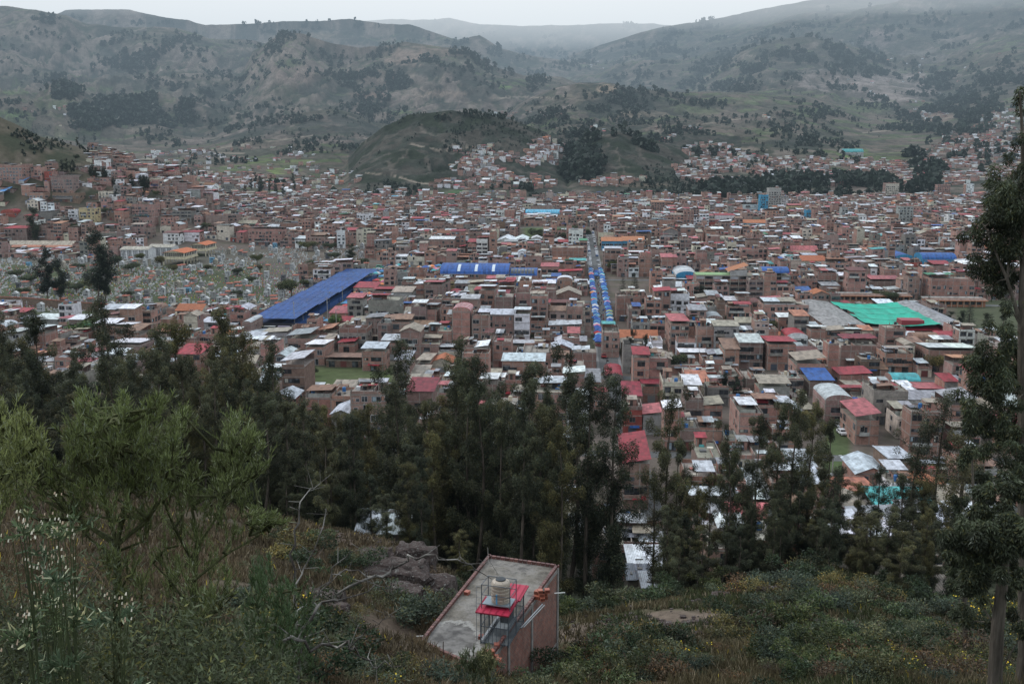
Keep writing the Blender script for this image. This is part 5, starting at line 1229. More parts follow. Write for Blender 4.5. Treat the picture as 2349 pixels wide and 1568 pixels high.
def build_cemetery():
    random.seed(77); protos = {k: [tomb_proto(k, hash_(k) + j) for j in range(4)] for k in TL}
    spots = []; n = 0; tries = 0
    fixed = [(453, 707, 'go'), (365, 676, 'wg'), (424, 668, 'go'), (415, 640, 'go'), (460, 690, 'wf'), (505, 690, 'wo'), (530, 700, 'ko'), (596, 718, 'wg'), (620, 695, 'wo'), (330, 690, 'df'), (300, 664, 'gf'), (312, 680, 'wf'), (520, 662, 'go'), (340, 705, 'gf'), (376, 712, 'uf'), (655, 660, 'wo'), (210, 655, 'go'), (172, 700, 'gf'), (28, 690, 'wg'), (60, 610, 'uf')]
    while n < 285 and tries < 9000:
        tries += 1
        if fixed: u, v, k = fixed.pop()
        else:
            u, v = random.uniform(-40, 835), 566 + 150 * random.random() ** 1.5
            if not in_cem(u, v): continue
            k = random.choices(['go', 'gf', 'wg', 'wo', 'wf', 'ko', 'kg', 'gs', 'df', 'uf'], [.18, .17, .14, .1, .13, .07, .05, .1, .03, .015])[0]
        p = P(u, v)
        if any(abs(p[0] - a) < 3.4 and abs(p[1] - b) < 3.2 for a, b in spots): continue
        spots.append((p[0], p[1])); n += 1
        o = link('tomb', random.choice(protos[k]), None, (p[0], p[1], 0), -PHI + random.uniform(-.12, .12)); tag(o, TL[k], 'tomb', 'tombs in the cemetery: ' + TL[k].split(' in the')[0])
    q = QB(); random.seed(78)
    for _ in range(7500):
        u, v = random.uniform(-60, 835), 568 + 150 * random.random() ** 1.25
        if not in_cem(u, v): continue
        if fbm(np.array([u / 40]), np.array([v / 14]), 2, 5)[0] < .42: continue
        p = P(u, v); x, y = p[0], p[1]; r = random.random(); c = random.choices([(.44, .44, .43), (.27, .27, .265), (.34, .3, .25), (.3, .12, .085), (.14, .26, .28)], [.62, .2, .1, .06, .02])[0]
        if r < .6: a, b, h = random.uniform(.5, 1.0), random.uniform(.2, .5), random.uniform(.3, .95); q.box(x, x + a, y, y + b, -.2, h, 'plaster', c)
        elif r < .85: a, b = random.uniform(.7, 1.3), random.uniform(1.4, 2.1); q.box(x, x + a, y, y + b, -.2, random.uniform(.2, .45), 'plaster', c); q.box(x + .1, x + a - .1, y + b - .2, y + b, .2, 1.0, 'plaster', (.42, .42, .41))
        else: q.box(x - .05, x + .05, y - .04, y + .04, 0, 1.2, 'plaster', (.6, .6, .6), sides='flr'); q.box(x - .3, x + .3, y - .04, y + .04, .75, .87, 'plaster', (.6, .6, .6), sides='flr')
    for _ in range(2500):      # flowers
        u, v = random.uniform(-60, 800), random.uniform(600, 712)
        if in_cem(u, v): p = P(u, v); q.box(p[0], p[0] + .3, p[1], p[1] + .3, .1, .5, 'paint', random.choice([(.6, .6, .55), (.6, .05, .05), (.6, .45, .05), (.5, .15, .4)]), sides='flr')
    tag(q.obj('grave_markers'), 'countless low white graves, crosses and flowers crowding the cemetery grass', 'graves', None, 'stuff')
    # tile-capped wall along the near side of the cemetery
    pts = [(-140, 684), (60, 692), (160, 701), (300, 712), (400, 722)]
    wp = [P(u, v + 9, 0) for u, v in pts]
    o = thing('cemetery_wall', 'long brown cemetery wall capped with red tiles', 'wall'); 
    for a, b in zip(wp[:-1], wp[1:]):
        L = math.hypot(b[0] - a[0], b[1] - a[1]); an = math.atan2(b[1] - a[1], b[0] - a[0]); q = QB(); q.box(0, L, 0, .5, -.5, 4.0, 'plaster', (.15, .105, .08)); q.xf(a[0], a[1], 0, an); q.obj('wall_panel', o)
        q = QB(); k = 0
        while k < L: q.box(k, k + 1.1, -.12, .62, 4.0, 4.15 + random.uniform(0, .12), 'clay_tile', vary((.36, .13, .09), .2)); k += 1.2
        q.xf(a[0], a[1], 0, an); q.obj('coping', o)
def hash_(s): return sum(ord(c) * (i + 7) for i, c in enumerate(s))
# ------------------------------------------------------------------ market tents
TC = {'blue': (.02, .07, .27), 'sky blue': (.06, .22, .38), 'white': (.45, .46, .48), 'pink': (.50, .14, .22), 'orange': (.60, .20, .07), 'teal': (.05, .34, .36), 'red': (.45, .04, .04), 'green and yellow': (.30, .36, .12)}
def tent_mesh(c, c2, w=3.0):
    q = QB(); h = 2.2; z = 3.0
    for i, (a, b) in enumerate((((0, 0), (w, 0)), ((w, 0), (w, w)), ((w, w), (0, w)), ((0, w), (0, 0)))):
        cc = c if i % 2 == 0 else c2; q.quad((*a, h), (*b, h), (w / 2, w / 2, z), (w / 2, w / 2, z), 'tarp', cc); q.quad((*a, h - .3), (*b, h - .3), (*b, h), (*a, h), 'tarp', tuple(k * .85 for k in c2))
    return q
def build_market():
    random.seed(12); cache = {}
    def tent(s, t, side, cname=None, grp='market tents lining the market street', where=None, w=3.0):
        n = cname or random.choices(list(TC), [.52, .18, .12, .05, .04, .04, .03, .02])[0]; v = random.randint(0, 1)
        if (n, v, w) not in cache:
            c = TC[n]; c2 = c if v else {'blue': (.04, .14, .36), 'white': (.3, .34, .4)}.get(n, (.4, .4, .41)); q = tent_mesh(c, c2, w); f = QB()
            for a in (.05, w - .1):
                for b in (.05, w - .1): f.box(a, a + .05, b, b + .05, 0, 2.2, 'metal', (.4, .4, .42))
            g_ = QB(); g_.box(.2, w - .2, .4, w - .4, 0, .9, 'tarp', random.choice([(.3, .1, .1), (.1, .2, .35), (.3, .28, .2)]))
            cache[(n, v, w)] = (q.mesh('canopy'), f.mesh('frame'), g_.mesh('counter'))
        cm, fm, gm = cache[(n, v, w)]; x, y = XY_(s + random.uniform(-.35, .35), t + random.uniform(-.3, .3)); o = thing('market_tent', '%s market tent %s' % (n, where or ('in the left row of the market street' if side < 0 else 'in the right row of the market street')), 'tent', (x, y, 0), -PHI + random.uniform(-.16, .16), grp)
        link('canopy', cm, o)
        if t < 520: link('frame', fm, o); link('counter', gm, o)
    t = 392
    while t < 640:
        tent(STREET_S - 4.6, t, -1); t += random.uniform(3.3, 3.9) if t < 560 else random.uniform(3.5, 5)
    t = 380
    while t < 640:
        if t < 396 or random.random() < .93: tent(STREET_S + 1.7, t, 1)
        t += random.uniform(3.3, 4.2)
    for t in (604, 611, 618, 625): tent(STREET_S - 1.5, t, 1, None, where='in the middle of the market street')
    s0, s1, t0, t1 = MK['blue']
    for i in range(46):
        s = s1 + random.uniform(1.5, 10); t = t0 + random.uniform(0, t1 - t0 + 10)
        tent(s, t, 1, random.choices(list(TC), [.2, .15, .12, .15, .2, .05, .1, .03])[0], 'tents beside the blue market roof', 'beside the blue market roof', random.choice([3.0, 3.0, 4.2]))
    for i in range(54):
        s = s1 + random.uniform(-8, 58); t = t1 + random.uniform(0, 52)
        tent(s, t, 1, random.choices(list(TC), [.3, .2, .12, .1, .1, .12, .05, .01])[0], 'tents in the square beyond the blue market roof', 'in the square beyond the blue market roof', random.choice([3.0, 3.0, 4.5]))
# ------------------------------------------------------------------ people
def skin_mesh(pts, edges, rad, name, sub=1):
    me = bpy.data.meshes.new(name); me.from_pydata(pts, edges, []); o = bpy.data.objects.new(name, me); COL.objects.link(o)
    o.modifiers.new('s', 'SKIN'); 
    if sub: o.modifiers.new('d', 'SUBSURF').levels = sub
    for i, r in enumerate(rad): me.skin_vertices[0].data[i].radius = (r, r)
    me.skin_vertices[0].data[0].use_root = True
    dg = bpy.context.evaluated_depsgraph_get(); m2 = bpy.data.meshes.new_from_object(o.evaluated_get(dg)); bpy.data.objects.remove(o); m2.name = name; return m2
def person_mesh(top, legs, step):
    pts = [(0, 0, .95), (0, 0, 1.2), (0, 0, 1.42), (0, 0, 1.52), (0, .02, 1.66), (-.19, 0, 1.4), (-.24, .05, 1.12), (-.22, .16, .9), (.19, 0, 1.4), (.24, -.03, 1.12), (.23, .08, .88),
           (-.1, 0, .88), (-.11, step, .5), (-.11, step * .6, .06), (-.11, step * .6 + .16, .04), (.1, 0, .88), (.11, -step * .4, .5), (.11, -step, .07), (.11, -step + .16, .04)]
    ed = [(0, 1), (1, 2), (2, 3), (3, 4), (2, 5), (5, 6), (6, 7), (2, 8), (8, 9), (9, 10), (0, 11), (11, 12), (12, 13), (13, 14), (0, 15), (15, 16), (16, 17), (17, 18)]
    rd = [.15, .15, .16, .06, .11, .07, .05, .035, .07, .05, .035, .1, .07, .045, .04, .1, .07, .045, .04]
    me = skin_mesh(pts, ed, rd, 'body'); n = len(me.vertices); co = np.empty(n * 3, np.float32); me.vertices.foreach_get('co', co); co = co.reshape(-1, 3)
    a = me.color_attributes.new('Col', 'FLOAT_COLOR', 'POINT'); c = np.ones((n, 4), np.float32); c[:, :3] = top
    c[co[:, 2] < .93, :3] = legs; c[co[:, 2] > 1.55, :3] = (.22, .12, .08); c[co[:, 2] > 1.68, :3] = (.02, .015, .012)
    a.data.foreach_set('color', c.ravel()); me.materials.append(MATS['paint']); return me
def build_people():
    random.seed(4); pc = {'dark': (.03, .03, .04), 'red': (.35, .04, .04), 'pale': (.4, .4, .38), 'blue': (.05, .1, .3)}
    pm = {(k, s): person_mesh(c, (.03, .035, .05), .16 if s else .04) for k, c in pc.items() for s in (0, 1)}
    for i in range(70):
        k = random.choices(list(pc), [.55, .15, .15, .15])[0]; s = random.randint(0, 1); t = random.uniform(372, 640) if i > 14 else random.uniform(350, 385)
        x, y = XY_(STREET_S + random.uniform(-1.4, 1.4), t)
        o = link('person', pm[(k, s)], None, (x, y, .06), random.choice([0, math.pi]) - PHI + random.uniform(-.4, .4)); tag(o, 'person in a %s top %s in the middle of the market street' % (k, 'walking' if s else 'standing'), 'person', 'shoppers in the market street: %s top, %s' % (k, 'walking' if s else 'standing'))
# ------------------------------------------------------------------ cars
def car_proto(c, van=False):
    q = QB(); H = 1.95 if van else 1.42; g_ = QB(); L = 4.6 if van else 4.1
    prof = [(0, .35), (0, .85), (.15, .95), (.55, 1.0) if van else (1.0, .95), (1.2, H) if van else (1.65, H), (4.4, H) if van else (3.2, H), (4.6, 1.1) if van else (3.95, .95), (L, .9), (L, .35)]
    w = 1.75; ins = .12
    for i in range(len(prof) - 1):
        (a, b), (d, e) = prof[i], prof[i + 1]; ia = ins if b > 1.2 else 0; ib = ins if e > 1.2 else 0
        q.quad((ia, a, b), (ib, d, e), (w - ib, d, e), (w - ia, a, b), 'paint', c)
    for s in (0, 1):
        x = w * s
        lo = [(x, p[0], .35) for p in prof]
        for i in range(len(prof) - 1):
            (a, b), (d, e) = prof[i], prof[i + 1]
            if a == d: continue
            ia = (ins if b > 1.2 else 0) * (1 - 2 * s); ib = (ins if e > 1.2 else 0) * (1 - 2 * s)
            q.quad((x, a, .35), (x, d, .35), (x + ib, d, e), (x + ia, a, b), 'paint', c)
        y0, y1 = (1.3, 3.9) if van else (1.7, 3.15); o = .06 * (1 - 2 * s) - .03 * (1 - 2 * s) * 2
        g_.quad((x - .02 * (1 - 2 * s), y0 - .2, .98), (x - .02 * (1 - 2 * s), y1 + .3, .98), (x + .07 * (1 - 2 * s), y1, H - .12), (x + .07 * (1 - 2 * s), y0 + .1, H - .12), 'window_glass', (0, 0, 0))
    a, b = (prof[3], prof[4]); g_.quad((.12, a[0] + .02, a[1] + .05), (w - .12, a[0] + .02, a[1] + .05), (w - .22, b[0] - .08, b[1] - .06), (.22, b[0] - .08, b[1] - .06), 'window_glass', (0, 0, 0))
    wl = []
    for y in (.75, L - .85):
        for x in (0, w):
            t = QB(); n = 10
            for i in range(n):
                A, B = 2 * math.pi * i / n, 2 * math.pi * (i + 1) / n; s = -1 if x == 0 else 1
                t.quad((x - .1, y + .32 * math.cos(A), .32 + .32 * math.sin(A)), (x - .1, y + .32 * math.cos(B), .32 + .32 * math.sin(B)), (x + .1, y + .32 * math.cos(B), .32 + .32 * math.sin(B)), (x + .1, y + .32 * math.cos(A), .32 + .32 * math.sin(A)), 'paint', (.02, .02, .02))
                t.quad((x + .1 * s, y, .32), (x + .1 * s, y, .32), (x + .1 * s, y + .32 * math.cos(A), .32 + .32 * math.sin(A)), (x + .1 * s, y + .32 * math.cos(B), .32 + .32 * math.sin(B)), 'paint', (.06, .06, .06) if i % 2 else (.03, .03, .03))
            wl.append(t)
    return q.mesh('body'), g_.mesh('window'), [t.mesh('wheel') for t in wl]
def build_cars():
    random.seed(8); CC = {'white': (.6, .6, .62), 'silver': (.35, .36, .38), 'black': (.02, .02, .025), 'dark red': (.2, .02, .02), 'blue': (.04, .08, .2), 'green': (.05, .3, .2)}; pr = {}
    def car(cn, van, x, y, z, rz, label, grp=None):
        if (cn, van) not in pr: pr[(cn, van)] = car_proto(CC[cn], van)
        b, g_, w = pr[(cn, van)]; o = thing('parked_van' if van else 'parked_car', label, 'van' if van else 'car', (x, y, z), rz, grp)
        link('body', b, o); link('window', g_, o); [link('wheel', k, o) for k in w]
    for u, v, cn, van, rz, lab in ((1380, 822, 'dark red', 0, 0, 'dark red car driving up the foot of the market street'), (1970, 1112, 'black', 0, 0, 'dark car parked beside the small white-roofed hut'), (1655, 746, 'white', 1, 1.3, 'white van parked among rubble roofs in front of the white office block'),
        (1870, 742, 'white', 0, 0, 'white pickup parked left of the grey gallery'), (1930, 1000, 'white', 0, .1, 'front white car of the two on the sloping lane'), (1926, 985, 'silver', 0, .1, 'silver car behind the white one on the sloping lane'), (2145, 1040, 'silver', 0, 1.5, 'silver car parked by the white walled house')):
        p = P(u, v, .06); car(cn, van, p[0], p[1], .07, rz - PHI, lab)
    t = 660
    while t < 950:
        cn = random.choices(list(CC), [.45, .2, .15, .05, .1, .05])[0]; side = random.choice([-1, 1]); x, y = XY_(STREET_S + (-3.5 if side < 0 else 1.8), t)
        car(cn, random.random() < .25, x, y, .07, -PHI, '%s car parked along the %s kerb of the far market street' % (cn, 'left' if side < 0 else 'right'), 'cars along the far market street: %s, %s' % (cn, side)); t += random.uniform(5, 9)
    s0, s1, t0, t1 = MK['blue']
    for i in range(12):
        s, t = s1 + random.uniform(-9, -1), t1 + 8 + i * 4.6; x, y = XY_(s, t); cn = random.choice(['white', 'white', 'silver', 'green', 'blue']); car(cn, random.random() < .4, x, y, .07, 1.57 - PHI + random.uniform(-.1, .1), '%s vehicle in the cluster beyond the blue market roof' % cn, 'vehicles beyond the blue market roof: ' + cn)
# ------------------------------------------------------------------ poles
def build_poles():
    random.seed(3)
    def pole(u, vb, vt, lab, lamp=False):
        h = hit(u, vb, 120) if vb > 900 else P(u, vb); y = h[1]; top = HC + y * math.tan(math.atan((CY - vt) / FPX) - PITCH); H = max(5, top - h[2]); o = thing('street_lamp' if lamp else 'utility_pole', lab, 'lamp' if lamp else 'pole', tuple(h), -PHI)
        q = QB(); q.bar((0, 0, -.5), (0, 0, H), .16, 'plaster', (.33, .32, .30)); q.obj('pole', o)
        if lamp: q = QB(); q.bar((0, 0, H - .1), (1.3, -.3, H + .5), .06, 'metal', (.4, .4, .4)); q.obj('arm', o); q = QB(); q.box(1.2, 1.9, -.42, -.15, H + .45, H + .6, 'metal', (.55, .55, .55), bottom=True); q.obj('lamp_head', o)
        else: q = QB(); q.bar((-.9, 0, H - .7), (.9, 0, H - .7), .06, 'paint', (.2, .17, .14)); [q.box(k - .05, k + .05, -.05, .05, H - .64, H - .4, 'paint', (.4, .35, .3)) for k in (-.8, 0, .8)]; q.obj('crossarm', o)
        return o
    for u, vb, vt, lab, lp in ((676, 755, 692, 'pale pole at the near left corner of the blue market roof', 0), (696, 745, 717, 'short pole right of the near end of the blue market roof', 1), (752, 742, 682, 'pole standing in front of the orange umbrellas', 0), (757, 700, 668, 'slim pole beside the middle of the blue market roof', 0), (786, 695, 656, 'grey pole beside the far half of the blue market roof', 0),
        (888, 632, 560, 'tall pole in the square beyond the blue market roof', 0), (772, 760, 710, 'pole beside the round-topped tree', 1), (898, 765, 728, 'pole in front of the wide grey concrete block', 1), (1275, 780, 740, 'pole in front of the long silver roofed house', 0), (1436, 640, 600, 'lamp post in the yard right of the market street', 1),
        (1960, 795, 740, 'pole on the corner left of the green shade net', 0), (1947, 790, 743, 'left pole of the pair in front of the grey gallery', 0), (1909, 735, 708, 'pole beside the grey gallery', 0), (2123, 760, 733, 'dark lattice pole in front of the green shade net', 0), (1908, 1100, 1048, 'curved street lamp above the grassy plot', 1),
        (1972, 985, 935, 'pole left of the huge pink roof', 0), (880, 905, 860, 'pole in the corn beside the green field', 1), (160, 735, 697, 'pole below the cemetery wall, second from left', 0), (216, 738, 700, 'pole below the cemetery wall, third from left', 0), (65, 735, 690, 'pole below the cemetery wall, leftmost', 0), (2160, 1240, 1170, 'pole beside the brown shed roof at the right', 1), (1590, 700, 610, 'thin mast beside the grey vault', 0)):
        pole(u, vb, vt, lab, lp)
# ------------------------------------------------------------------ trees
def leaf_quads(C, R, n, L, W, rs, droop=.6, squash=1.0, shell=.45, col=(.05, .06, .03), cv=.35, bright=None):
    """n leaves spread through the clump ellipsoids (centres C, radii R)"""
    C = np.asarray(C, float); R = np.asarray(R, float)
    if R.ndim == 1: R = np.stack([R, R, R * squash], -1)
    vol = R.prod(1) ** .75; k = rs.choice(len(C), n, p=vol / vol.sum())
    d = rs.normal(size=(n, 3)); d /= np.linalg.norm(d, axis=1)[:, None]
    r = rs.random(n) ** (1 / 3.) * (1 - shell) + shell * rs.random(n) ** .2; r *= rs.uniform(.75, 1.12, n)
    p = C[k] + d * R[k] * r[:, None]
    ax = rs.normal(size=(n, 3)); ax[:, 2] = ax[:, 2] * (1 - droop) - droop * 1.6; ax += d * .5; ax /= np.linalg.norm(ax, axis=1)[:, None]
    sd = np.cross(ax, rs.normal(size=(n, 3))); sd /= np.linalg.norm(sd, axis=1)[:, None]
    l = L * rs.uniform(.6, 1.3, n)[:, None]; w = W * rs.uniform(.7, 1.3, n)[:, None]
    v = np.stack([p - sd * w * .15, p + ax * l * .5 - sd * w * .5, p + ax * l, p + ax * l * .5 + sd * w * .5], 1).reshape(-1, 3)
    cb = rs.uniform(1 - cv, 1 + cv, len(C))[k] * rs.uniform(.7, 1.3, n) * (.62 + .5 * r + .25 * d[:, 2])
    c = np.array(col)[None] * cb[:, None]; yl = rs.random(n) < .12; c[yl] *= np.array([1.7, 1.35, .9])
    if bright is not None: b = rs.random(n) < bright; c[b] = np.array([.16, .17, .13]) * rs.uniform(.7, 1.2, b.sum())[:, None]
    return v, c
def tubes(segs, n=6):
    """segs: list of polylines [(x,y,z,r),...] -> verts, loops"""
    V = []; F = []
    for s in segs:
        b = len(V); m = len(s)
        for i, (x, y, z, r) in enumerate(s):
            a = Vector(s[min(i + 1, m - 1)][:3]) - Vector(s[max(i - 1, 0)][:3])
            if a.length < 1e-6: a = Vector((0, 0, 1))
            a.normalize(); o = a.cross(Vector((0, 1, .13))); o = a.orthogonal() if o.length < .05 else o; o.normalize(); p = a.cross(o)
            for k in range(n):
                t = 2 * math.pi * k / n; q = Vector((x, y, z)) + (o * math.cos(t) + p * math.sin(t)) * r; V.append(tuple(q))
        for i in range(m - 1):
            for k in range(n): F += [b + i * n + k, b + i * n + (k + 1) % n, b + (i + 1) * n + (k + 1) % n, b + (i + 1) * n + k]
    return V, F
def trunk_mesh(segs, col, n=6, name='trunk'):
    V, F = tubes(segs, n); V = np.array(V); c = np.array(col)[None] * (.75 + .5 * vnoise(V[:, 0] * 3 + V[:, 2] * .8, V[:, 1] * 3 + V[:, 2] * .3, 4))[:, None]
    return mesh_np(name, V, 4, F, ['bark'], None, c, None, True)
def leaves_mesh(parts, name='crown'):
    v = np.concatenate([a for a, _ in parts]); c = np.concatenate([b for _, b in parts]); return mesh_np(name, v, 4, np.arange(len(v)), ['leaf'], None, c)
def eucalypt(H, start, rmax, nl, seed, L=.30, W=.085, col=(.030, .037, .019), clumpy=.5):
    rs = np.random.default_rng(seed); bend = rs.normal(size=2) * .5
    def tr(f): return np.array([bend[0] * math.sin(f * 2.5), bend[1] * math.sin(f * 3.1), f * H])
    segs = [[(*tr(f), .22 * (1 - f) ** .8 * H / 24 + .02) for f in np.linspace(-.02, .98, 12)]]
    C = []; R = []
    nb = int(26 * (1 - start) + 8)
    for i in range(nb):
        f = start + (1 - start) * (i + rs.random()) / nb; e = (f - start) / (1 - start)
        prof = (math.sin(min(1, e * 1.5 + .25) * math.pi * .5)) * (1 - e ** [2.6, 5, 3.5][seed % 3] * .85) + .10
        r = rmax * prof * rs.uniform(.35, 1.35)
        if rs.random() < .18: continue
        r = r; an = rs.uniform(0, 6.28); b = tr(f); tip = b + np.array([math.cos(an) * r, math.sin(an) * r, r * rs.uniform(.4, .9)])
        mid = (b + tip) / 2 + np.array([0, 0, -.1 * r]); segs.append([(*b, .06 * (1 - e) + .02), (*mid, .035), (*tip, .012)])
        for g_ in (1.0, .6, .3) if r > .9 else (1.0, .5):
            C.append(b + (tip - b) * g_ + rs.normal(size=3) * .25); cr = rs.uniform(.5, .95) * (1.05 - .45 * e) * (clumpy + .5); R.append((cr, cr, cr * rs.uniform(1.1, 1.9)))
    for f in np.linspace(.9, 1.0, 4): C.append(tr(f)); R.append((.38, .38, .8))
    # dead lower twigs
    for i in range(6):
        f = rs.uniform(.1, start + .1); an = rs.uniform(0, 6.28); b = tr(f); r = rs.uniform(.6, 1.6); segs.append([(*b, .03), (*(b + np.array([math.cos(an) * r, math.sin(an) * r, r * .5])), .01)])
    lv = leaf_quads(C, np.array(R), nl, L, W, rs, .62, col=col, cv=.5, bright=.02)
    return trunk_mesh(segs, (.10, .082, .066)), leaves_mesh([lv])
def broadleaf(H, r, nl, seed, col=(.04, .052, .024), L=.4, W=.22):
    rs = np.random.default_rng(seed); segs = [[(0, 0, -.5, .22), (.1, 0, H * .35, .16), (0, .1, H * .6, .08)]]; C = []; R = []
    for i in range(11):
        an, e = rs.uniform(0, 6.28), rs.uniform(.35, 1); rr = r * math.sqrt(rs.random()) * .75; p = np.array([math.cos(an) * rr, math.sin(an) * rr, H * (.42 + .42 * e)]); C.append(p); cr = r * rs.uniform(.32, .5); R.append((cr, cr, cr * .8)); segs.append([(0, 0, H * .33, .09), (*(p * .9), .03)])
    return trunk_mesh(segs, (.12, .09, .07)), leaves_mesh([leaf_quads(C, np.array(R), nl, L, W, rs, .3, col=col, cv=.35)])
def conifer(H, r, nl, seed, col=(.014, .026, .016)):
    rs = np.random.default_rng(seed); segs = [[(0, 0, -.5, .3), (0, 0, H, .03)]]; C = []; R = []
    z = H * .1
    while z < H * .98:
        e = z / H; rr = r * (1 - e) ** .75 + .15; n = 7
        for i in range(n):
            an = 6.28 * i / n + rs.uniform(0, 1); l = rr * rs.uniform(.7, 1.1); tip = np.array([math.cos(an) * l, math.sin(an) * l, z - l * .12 + .3]); segs.append([(0, 0, z, .05), (*tip, .015)])
            for g_ in (.95, .65, .35): C.append(tip * np.array([g_, g_, 1]) + np.array([0, 0, (1 - g_) * .2])); R.append((.5 * (1.2 - e), .5 * (1.2 - e), .22))
        z += H * .055
    return trunk_mesh(segs, (.08, .06, .05)), leaves_mesh([leaf_quads(C, np.array(R), nl, .34, .07, rs, .1, col=col, cv=.3)])
def put_tree(name, label, proto, x, y, z, s, group=None, cat='tree', sz=None, rz=None):
    o = thing(name, label, cat, (x, y, z), random.uniform(0, 6.28) if rz is None else rz, group); o.scale = (s, s, sz or s); link('trunk', proto[0], o); link('crown', proto[1], o); return o
